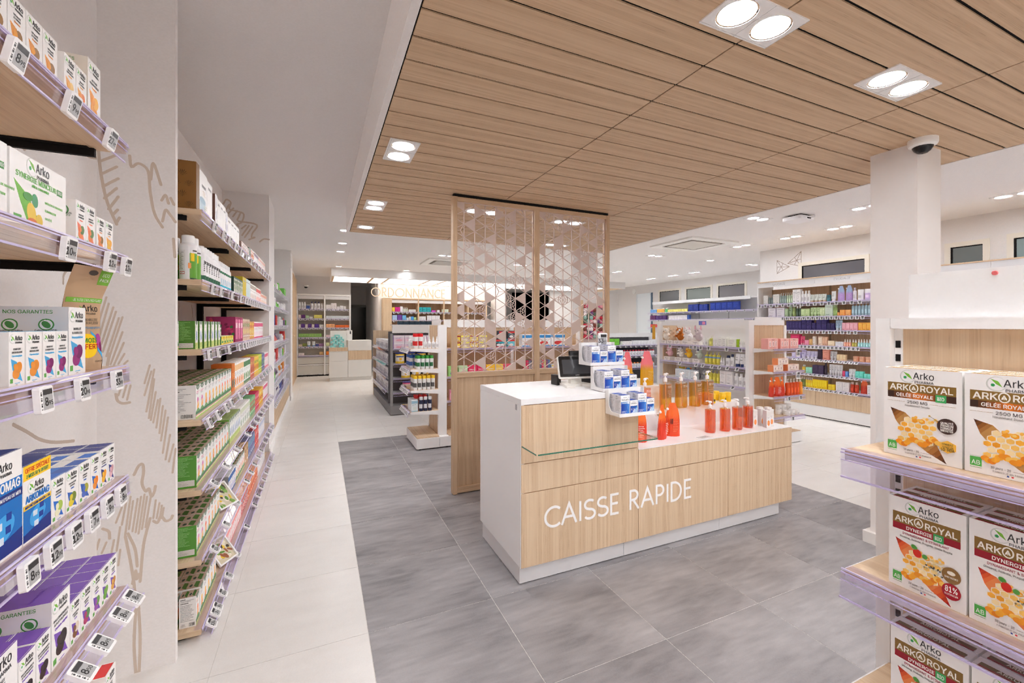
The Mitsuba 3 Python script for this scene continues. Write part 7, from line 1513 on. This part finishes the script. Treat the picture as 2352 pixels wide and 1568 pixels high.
FARU = [(0,'B',-0.526,-0.347,3,0.19,(236,238,242),
(236,236,240),'white can with a blue foot'),
(0,'B',-0.341,-0.249,2,0.12,(60,90,170),
(236,236,240),'short blue can'),
(0,'P',-0.244,0.012,3,0.2,(240,240,244),
(40,56,120),'white spray with a navy head'),
(0,'B',0.017,0.098,2,0.16,(240,240,244),
(236,236,240),'white bottle'),
(1,'C',-0.531,-0.466,1,0.1,(226,206,200),0,'pale carton'),
(1,'C',-0.461,-0.366,1,0.1,(90,40,110),0,'violet carton'),
(1,'C',-0.352,-0.265,1,0.085,(170,200,160),0,'green and white carton'),
(1,'C',-0.255,-0.173,2,0.05,(236,238,236),0,'small white carton'),
(1,'C',-0.146,0.06,4,0.1,(226,216,110),0,'yellow carton'),
(2,'C',-0.526,-0.472,1,0.09,(236,226,224),0,'white carton at the left'),
(2,'C',-0.466,-0.369,1,0.105,(84,50,130),0,'violet and magenta carton,first'),
(2,'C',-0.363,-0.303,1,0.09,(232,222,222),0,'white carton between the violet ones'),
(2,'C',-0.298,-0.206,1,0.105,(84,50,130),0,'violet and magenta carton,second'),
(2,'C',-0.2,-0.141,1,0.09,(230,216,216),0,'white carton before the wide violet one'),
(2,'C',-0.135,-0.021,1,0.105,(80,50,140),0,'wide violet carton'),
(2,'C',-0.01,0.098,2,0.085,(226,226,226),0,'white carton at the right'),
(3,'C',-0.526,0.05,9,0.1,(140,186,100),0,'green and white carton'),
(4,'C',-0.531,-0.439,2,0.06,(226,206,180),0,'small beige carton'),
(4,'C',-0.428,-0.325,2,0.09,(120,130,60),0,'olive carton'),
(4,'T',-0.32,-0.233,1,0.145,(236,240,244),
(110,160,206),'white tube on a blue cap,left'),
(4,'T',-0.195,-0.113,1,0.145,(236,240,244),
(110,160,206),'white tube on a blue cap,right'),
(4,'B',-0.108,-0.026,3,0.09,(70,80,150),
(236,236,240),'small navy bottle'),
(4,'C',-0.021,0.098,3,0.08,(150,110,150),0,'mauve carton'),
(5,'C',-0.531,-0.385,1,0.07,(240,226,226),0,'white and pink carton'),
(5,'C',-0.016,0.098,1,0.09,(206,170,120),0,'kraft carton'),
(0,'C',0.158,0.278,2,0.12,(240,236,238),0,'white carton in the right bay'),
(0,'C',0.286,0.43,2,0.17,(240,232,236),0,'tall white and pink carton'),
(0,'C',0.44,0.511,1,0.075,(236,230,236),0,'low white carton'),
(0,'C',0.519,0.609,1,0.1,(240,240,244),0,'square white carton'),
(0,'C',0.617,0.674,1,0.085,(240,236,236),0,'slim white carton'),
(1,'C',0.158,0.761,10,0.075,(220,230,238),0,'white and aqua carton'),
(2,'C2',0.158,0.386,3,0.05,(240,170,120),0,'white and orange carton'),
(2,'C',0.397,0.761,3,0.075,(236,110,50),0,'orange carton in the right bay'),
(3,'C',0.158,0.283,1,0.06,(240,206,212),0,'pink carton'),
(4,'C',0.158,0.25,2,0.1,(206,216,160),0,'pale green carton'),
(5,'C',0.158,0.245,1,0.1,(240,130,50),0,'bright orange carton')]
RXC = [(0,'C',1.833,1.909,2,0.125,(246,210,80),0,'yellow carton'),
(0,'C2',1.916,2.05,2,0.065,(206,40,140),0,'magenta and violet carton'),
(0,'C2',2.054,2.128,1,0.075,(230,232,240),0,'white carton with a navy wave'),
(0,'D',2.133,2.271,4,0.13,(226,240,220),
(244,244,244),'white dropper bottle'),
(0,'C',2.292,2.49,3,0.07,(226,228,232),0,'pale carton'),
(0,'C2',2.559,2.928,3,0.07,(40,160,170),0,'turquoise carton'),
(0,'C',2.947,3.063,3,0.055,(206,80,190),0,'violet carton'),
(0,'C',3.109,3.182,1,0.065,(236,230,236),0,'white carton'),
(0,'C2',3.254,3.444,3,0.045,(206,222,200),0,'pale green carton'),
(1,'C2',1.835,1.973,1,0.07,(170,196,236),0,'light blue carton'),
(1,'C2',1.978,2.109,1,0.075,(110,70,160),0,'white and purple carton'),
(1,'C',2.114,2.223,1,0.14,(110,176,230),0,'blue and white carton'),
(1,'C',2.23,2.29,2,0.07,(206,226,240),0,'pale blue carton'),
(1,'C',2.302,2.349,1,0.1,(236,240,244),0,'white carton'),
(1,'C',2.354,2.43,1,0.105,(70,150,226),0,'bright blue carton'),
(1,'C',2.435,2.504,2,0.085,(180,216,150),0,'light green carton'),
(1,'C',2.559,2.778,4,0.11,(236,238,244),0,'white carton with a blue stroke'),
(1,'C',2.813,3.188,3,0.14,(236,236,242),0,'white carton with a navy peak'),
(2,'C2',1.835,2.189,3,0.035,(242,226,228),0,'flat white and pink carton'),
(2,'C',2.266,2.403,3,0.07,(240,226,228),0,'white carton with pink foot'),
(2,'C',2.409,2.483,1,0.12,(190,160,140),0,'carton with a brown picture'),
(2,'C',2.559,2.611,1,0.05,(240,240,240),0,'low white carton'),
(2,'C',2.616,2.675,1,0.085,(150,216,226),0,'aqua carton')]
stock(CORNER, [1.795, 1.575, 1.34], 9.46, -90, lambda i: f'{ORD[i]} corner unit shelf', .04, name='hygiene_pack')
stock(FARU, FZ, 13.40, 0, lambda i: f'{ORD[i]} far aisle unit shelf', .03, 'x', 'pharmacy_box')
stock(RXC, [1.785, 1.55, 1.31], PY + .01, 0, lambda i: f'{ORD[i]} prescription cabinet shelf', .03, 'x', 'medicine_box')
for z in FZ[:5]:
    for x in np.arange(-.48, .76, .11): far_tag('-y', (-.543, 13.40, z), x + .543)
for z in (1.785, 1.55, 1.31):
    for x in np.arange(1.88, 4.5, .12): far_tag('-y', (1.824, PY + .01, z), x - 1.824)
for z in (1.795, 1.575):
    for y in np.arange(7.2, 10.8, .25): far_tag('-x', (9.46, 10.95, z), 10.95 - y)
# far counter: acrylic display of turquoise boxes
k = thing('product_display', 'white display board holding turquoise boxes on the far checkout counter', 'display board')
part(k, 'board', M().box(.24, 12.10, .843, .62, 12.115, 1.27, (236, 236, 232)), 'm_card'); part(k, 'flyer', M().box(.625, 12.10, 1.02, .76, 12.11, 1.28, (240, 240, 238)).box(.70, 12.098, 1.18, .73, 12.0999, 1.25, (50, 50, 54)), 'm_card')
TQ = boxkind('turquoise_box', .118, .05, .052, art_band, (120, 206, 206), arg=((150, 222, 216), (240, 240, 236), (60, 150, 160)))
for r, xs_ in enumerate(((.30, .50), (.36, .50), (.30, .44), (.36, .50), (.32, .46), (.40,))):
    for c, x in enumerate(xs_): TQ.place((x, 12.045 if r < 2 else 12.048, .8426 + r * .0535), 0, f'turquoise and white box in the {["lowest", "second", "third", "fourth", "fifth", "sixth"][r]} row, {["left", "right"][c]}, of the far counter stack' if len(xs_) > 1 else 'turquoise and white box topmost on the far counter stack')
# aisle end of the island behind the screen
def can(cap, body, lab, name='spray_can', r=.022, h=.15):
    return Kind(name, 'can', [('can', M().lathe([(r * .96, 0), (r, .004), (r, h * .76), (r * .8, h * .80)], 16, body), 'm_gloss'), ('cap', M().lathe([(r * .9, h * .79), (r * .92, h * .97), (r * .84, h)], 16, cap), 'm_card'), ('print', M().lathe_part(r + .0005, -200, -60, h * .2, h * .5, lab), 'm_card')], (2 * r, 2 * r, h))
iw = lambda i: f'on the {ORD[i]} shelf of the aisle end'
def grid(kd, xs_, ys_, z, lb, group):
    for y in ys_:
        for x in xs_: kd.place((x, y, z + .0006), 0, '{#}' + lb.replace(' on the ', '{ from the front left}, '), group)
grid(can((214, 40, 44), (240, 240, 240), (206, 50, 50), r=.026, h=.17), (.985, 1.04), (4.99, 5.05), LZ[0], 'red capped white can ' + iw(0), 'red capped cans')
grid(simple('D', .044, .135, (240, 240, 242), (244, 244, 244)), (1.09, 1.135, 1.18, 1.222), (4.985,), LZ[0], 'white dropper bottle ' + iw(0), 'white dropper bottles of the aisle end'); grid(simple('B', .05, .14, (240, 240, 242), (244, 244, 244)), (.96, 1.02, 1.08), (5.13, 5.2), LZ[0], 'white bottle in the back ' + iw(0), 'white bottles of the aisle end')
CG, CB_ = can((60, 150, 60), (238, 240, 240), (50, 110, 70)), can((60, 110, 190), (238, 240, 240), (60, 100, 170))
grid(CG, (1.01, 1.06, 1.11, 1.16), (4.975, 5.025, 5.075), LZ[1], 'green capped white can ' + iw(1), 'green capped cans'); grid(CB_, (.96, 1.01, 1.06), (5.13, 5.18, 5.23, 5.28, 5.33), LZ[1], 'blue capped white can ' + iw(1), 'blue capped cans')
CY = can((246, 204, 50), (240, 240, 238), (90, 90, 90), h=.16); grid(CY, (.975, 1.025, 1.075, 1.125, 1.175), (4.975, 5.03, 5.085, 5.14), LZ[2], 'yellow banded white can ' + iw(2), 'yellow banded cans')
CD = can((220, 222, 226), (44, 50, 76), (226, 226, 232), h=.16); grid(CD, (1.04, 1.09, 1.14), (4.98,), LZ[3], 'dark clear capped can ' + iw(3), 'dark cans'); grid(can((226, 60, 60), (230, 200, 196), (226, 226, 226), h=.17), (1.0, 1.05, 1.10), (5.05, 5.11), LZ[3], 'red and pale can ' + iw(3), 'red and pale cans')
grid(boxkind('carton', .07, .07, .13, art_band, (226, 236, 240), arg=((150, 190, 210), (220, 230, 226), (140, 160, 170))), (.965,), (4.96, 5.04, 5.12), LZ[3], 'pale blue carton ' + iw(3), 'pale blue cartons of the aisle end')
for i in range(4):
    for q in range(7): tag('-x', (.912, 5.50, LZ[i]), .05 + .072 * q, 25, f'{{#}}price tag{{ from the far end}}, rail of the {ORD[i]} shelf of the aisle end', group=f'price tags {iw(i)}')
# shelves seen through the screen
lw = lambda i, s: f'{ORD[i]} shelf behind the {s} screen half'
for j, (x, c, b, lb) in enumerate([(1.42, (150, 206, 120), (90, 70, 150), 'green and violet'), (1.545, (190, 214, 170), (226, 130, 110), 'sage and peach'), (1.66, (226, 60, 100), (244, 170, 190), 'crimson, left'), (1.775, (222, 50, 96), (240, 150, 180), 'crimson, right'), (1.89, (244, 190, 60), (246, 226, 150), 'amber'), (2.0, (248, 206, 90), (200, 60, 50), 'yellow'), (2.11, (222, 90, 110), (246, 190, 190), 'rose')]):
    boxkind('tea_box', .108, .06, .118, art_band, c, arg=(c, b, (244, 240, 236))).place((x, 5.01, .8006), 0, f'{lb} carton {lw(1, "left")}')
boxkind('tea_box', .09, .06, .12, art_band, (236, 170, 190), arg=((214, 110, 150), (120, 140, 200), (240, 230, 236))).place((1.43, 5.01, .5206), 0, f'pink and blue carton {lw(2, "left")}')
for q in range(8): boxkind('snack_pack', .10, .05, .075, art_band, [(236, 206, 80), (206, 180, 150)][q % 2], arg=([(150, 60, 60), (236, 226, 90)][q % 2], (240, 230, 200), (90, 80, 90))).place((1.46 + .112 * (q % 4), 5.02 + .0 * q, 1.1306 + .0765 * (q // 4)), 0, f'{["yellow", "beige"][q % 2]} snack pack, {["first", "second", "third", "fourth"][q % 4]} of the {["lower", "upper"][q // 4]} row behind the screen')
for q in range(5): boxkind('carton', .09, .08, .10, art_band, [(30, 36, 44), (50, 150, 170), (40, 60, 90), (110, 190, 206), (60, 70, 80)][q], arg=((206, 60, 60), (226, 226, 226), (90, 190, 206))).place((1.95 + .06 * 0 + .055 * 0 + (.0 if q < 1 else 0) + (q * .0) - .0 + .05, 5.02 + .085 * 0, 1.1306 + .1015 * q) if q < 1 else (2.05 + .0 * q, 5.02, 1.1306 + .1015 * (q - 1)) if q < 3 else (2.17, 5.02, 1.1306 + .1015 * (q - 3)), 0, f'{["black", "teal", "navy", "aqua", "slate"][q]} carton {lw(0, "left")}')
for q in range(3): boxkind('carton', .20, .10, .155, art_band, (240, 240, 242), arg=((60, 140, 206), (206, 60, 60), (190, 190, 196))).place((2.42 + .21 * q, 5.02, 1.1306), 0, f'large white and blue carton, {["left", "middle", "right"][q]}, {lw(0, "right")}')
for q in range(11): boxkind('book', .028, .12, .15, art_none, [(206, 50, 90), (120, 110, 130), (90, 90, 110), (226, 90, 130), (150, 120, 170), (190, 214, 80), (110, 100, 120), (214, 60, 100), (200, 180, 60), (130, 80, 120), (90, 120, 160)][q]).place((2.40 + .031 * q, 5.03, .8006), 0, f'slim upright carton, {["first", "second", "third", "fourth", "fifth", "sixth", "seventh", "eighth", "ninth", "tenth", "eleventh"][q]} from the left, {lw(1, "right")}')
for q in range(4): boxkind('carton', .11, .08, .09, art_band, (236, 236, 240), arg=((236, 206, 90), (226, 226, 230), (110, 150, 190))).place((2.80 + .115 * q, 5.02, .8006), 0, f'white carton, {["first", "second", "third", "fourth"][q]} past the slim upright ones, {lw(1, "right")}')
# grey island
gw = lambda i: f'{ORD[i]} grey island shelf'
gz = [1.03, .80, .57, .345]
PKB = boxkind('carton', .165, .10, .105, art_band, (240, 216, 232), side=(150, 120, 190), arg=((240, 236, 244), (236, 170, 190), (150, 120, 190)))
for q in range(5):
    for s in range(2): PKB.place((1.13 + .17 * q, 7.04, gz[0] + .0006 + s * .1065), 0, f'{["lower", "upper"][s]} lilac and pink carton, {["first", "second", "third", "fourth", "fifth"][q]} from the left, {gw(0)}')
def tin(body, lid, lab): return Kind('milk_tin', 'tin', [('tin', M().lathe([(.066, 0), (.068, .004), (.068, .15)], 26, body), 'm_card'), ('lid', M().lathe([(.070, .150), (.070, .170), (.066, .174)], 26, lid), 'm_card'), ('print', M().lathe_part(.0684, -200, 20, .035, .125, (244, 240, 230)).lathe_part(.0688, -110, -70, .05, .09, lab).lathe_part(.0688, -150, -30, .10, .115, (40, 60, 120)), 'm_card')], (.14, .14, .174))
T1, T2 = tin((246, 206, 70), (40, 60, 130), (240, 190, 60)), tin((226, 110, 150), (60, 60, 140), (214, 70, 110))
for q in range(5): T1.place((1.15 + .17 * q, 7.11, gz[1] + .0006), 0, f'yellow and cream tin with navy lid, {["first", "second", "third", "fourth", "fifth"][q]} from the left, {gw(1)}')
for q in range(4): T1.place((1.24 + .17 * q, 7.11, gz[2] + .0006), 0, f'yellow and cream tin with navy lid, {["first", "second", "third", "fourth"][q]} from the left, {gw(2)}')
for q in range(4): T2.place((1.26 + .16 * q, 7.11, gz[3] + .0006), 0, f'pink tin with navy lid, {["first", "second", "third", "fourth"][q]} from the left, {gw(3)}')
for i in range(4):
    for q in range(9):
        c = [(206, 206, 212), (170, 168, 176), (226, 226, 228)][(q + i) % 3]
        boxkind('pack', .19, .16, .15 if i else .13, art_band, c, arg=((236, 236, 240), (150, 150, 170), (206, 200, 214))).place((1.02, 7.47 + .2 * q, gz[i] - .0144), -90, f'{["grey white", "grey", "white"][(q + i) % 3]} pack, {["first", "second", "third", "fourth", "fifth", "sixth", "seventh", "eighth", "ninth"][q]} from the near end, {ORD[i]} aisle-side shelf of the grey island')
part(gi, 'top', M().box(1.03, 7.04, 1.401, 2.0, 7.30, 1.412, PANELW), 'm_matte')
for q in range(6): boxkind('carton', .085, .07, .055, art_none, (36, 60, 76), (40, 66, 84)).place((1.16 + .09 * q, 7.10, 1.4126), 0, f'dark teal carton, {["first", "second", "third", "fourth", "fifth", "sixth"][q]} from the left, on top of the grey island')
# second column and a rack of trinkets seen through the screen
c2 = struct('column', 'white square column seen through the lattice screen'); part(c2, 'shaft', M().box(3.76, 5.92, 0, 4.07, 6.17, ZW, (224, 220, 218)), 'm_matte')
rk = thing('trinket_rack', 'oak rack hung with bright trinkets seen through the right half of the screen', 'display rack')
part(rk, 'post', M().wbox(3.56, 5.60, 0, 3.60, 5.66, 1.78, 2, 1), 'm_oak'); part(rk, 'post', M().wbox(4.04, 5.60, 0, 4.08, 5.66, 1.78, 2, 2), 'm_oak'); part(rk, 'board', M().box(3.601, 5.64, .5, 4.039, 5.655, 1.74, (206, 190, 184)), 'm_matte')
for i in range(9):
    for j in range(7):
        s = .026 + .012 * rnd.random(); part(rk, 'trinket', M().smooth(trimesh.creation.icosphere(1), rnd.choice([(190, 40, 60), (226, 150, 160), (150, 190, 180), (236, 226, 230), (110, 70, 120), (120, 60, 50), (200, 90, 130), (90, 110, 90)]), np.array([[s, 0, 0, 3.64 + .058 * j + .01 * rnd.random()], [0, .018, 0, 5.618], [0, 0, s, 1.22 + .058 * i + .01 * rnd.random()], [0, 0, 0, 1.0]])), 'm_gloss')
# dark backed unit
dw = lambda i: f'{ORD[i]} dark unit shelf'
lz = [.945, .70, .425]
stock([(0, 'C2', 5.95, 6.25, 2, .075, (110, 190, 60), 0, 'green and yellow carton'), (0, 'C', 6.32, 6.60, 3, .09, (240, 240, 240), 0, 'white carton'), (0, 'C', 6.64, 7.30, 7, .10, (236, 238, 242), 0, 'white carton with a navy dot'), (1, 'B', 5.95, 7.3, 16, .13, (238, 240, 244), (190, 40, 60), 'white bottle with a red cap'), (2, 'B', 5.95, 7.3, 15, .11, (230, 232, 236), (236, 150, 90), 'white bottle with an orange cap')], lz, 8.16, 0, dw, .03, 'x', 'pharmacy_box')
for i, z in enumerate(lz[:2]):
    for x in np.arange(5.95, 7.35, .15): far_tag('-y', (5.75, 8.16, z), x - 5.75)
# bay 3
for i in range(7):
    y = 6.1
    while y < 9.0:
        w = rnd.choice([.07, .09, .11]); h = rnd.uniform(.09, .15); col = rnd.choice([(240, 240, 242), (238, 236, 236), (60, 80, 160), (206, 60, 60), (110, 190, 80), (240, 150, 60), (226, 226, 236), (90, 70, 110), (240, 240, 240)])
        n = rnd.choice([2, 3, 4]); t = rnd.choice('CCBT')
        kd = simple(t, w, round(h, 2), col, (236, 236, 238))
        for q in range(n):
            if y + w > 9.1: break
            nm = {(240, 240, 242): 'white', (238, 236, 236): 'off-white', (60, 80, 160): 'blue', (206, 60, 60): 'red', (110, 190, 80): 'green', (240, 150, 60): 'orange', (226, 226, 236): 'pale grey', (90, 70, 110): 'plum', (240, 240, 240): 'bright white'}[col]
            place_simple(kd, (XF3 - .03 - (0 if t == 'C' else w / 2), y + w / 2, Z3[i] + .0008), 90, f'{{#}}{nm} {kd.name.replace("_", " ")}{{ from the near end}}, {ORD[i]} far white shelf', f'{nm} {kd.name.replace("_", " ")}s on the {ORD[i]} far white shelf'); y += w + .004
        y += rnd.choice([.0, .05, .12])
k = key('price_tag_row'); labels[k] = {'label': 'tiny white price tags along the rails of the far shelves', 'kind': 'stuff', 'category': 'price tags'}; own(k, _far_tags, 'm_card')
# triangle emblems on the right wall
tri = struct('wall_emblem', 'outlined triangles drawn on the white wall above the skincare unit'); mm = M()
for P in ([(-5.28, 2.34), (-5.28, 2.58), (-5.05, 2.44)], [(-5.08, 2.50), (-4.84, 2.68), (-4.84, 2.42)], [(-4.70, 2.345), (-4.55, 2.36), (-4.62, 2.23)]):
    g = Polygon(P); c = g.centroid; S = [g.exterior] + [LineString([p, (c.x, c.y)]) for p in P] + [LineString([((P[i][0] + P[(i + 1) % 3][0]) / 2, (P[i][1] + P[(i + 1) % 3][1]) / 2), (c.x, c.y)]) for i in range(3)]
    mm.flat(unary_union([s.buffer(.004) for s in S]), (7.55, 0, 0), (150, 136, 126), '-x')
part(tri, 'emblem', mm, 'm_matte')
# ================================================================ labels: an ordinal where several of one look stand in one row
import re
ORDINALS = 'first second third fourth fifth sixth seventh eighth ninth tenth eleventh twelfth thirteenth fourteenth fifteenth sixteenth seventeenth eighteenth nineteenth twentieth'.split() + ['twenty-first', 'twenty-second', 'twenty-third', 'twenty-fourth', 'twenty-fifth', 'twenty-sixth', 'twenty-seventh', 'twenty-eighth']
_n, _i = {}, {}
for d_ in labels.values():
    if '{#}' in d_.get('label', ''): _n[d_['label']] = _n.get(d_['label'], 0) + 1
for d_ in labels.values():
    t = d_.get('label', '')
    if '{' in t:
        one = _n.get(t, 1) == 1; q = _i.get(t, 0); _i[t] = q + 1
        d_['label'] = re.sub(r'\{([^}]*)\}', '' if one else r'\1', t.replace('{#}', '' if one else ORDINALS[min(q, 27)] + ' '))
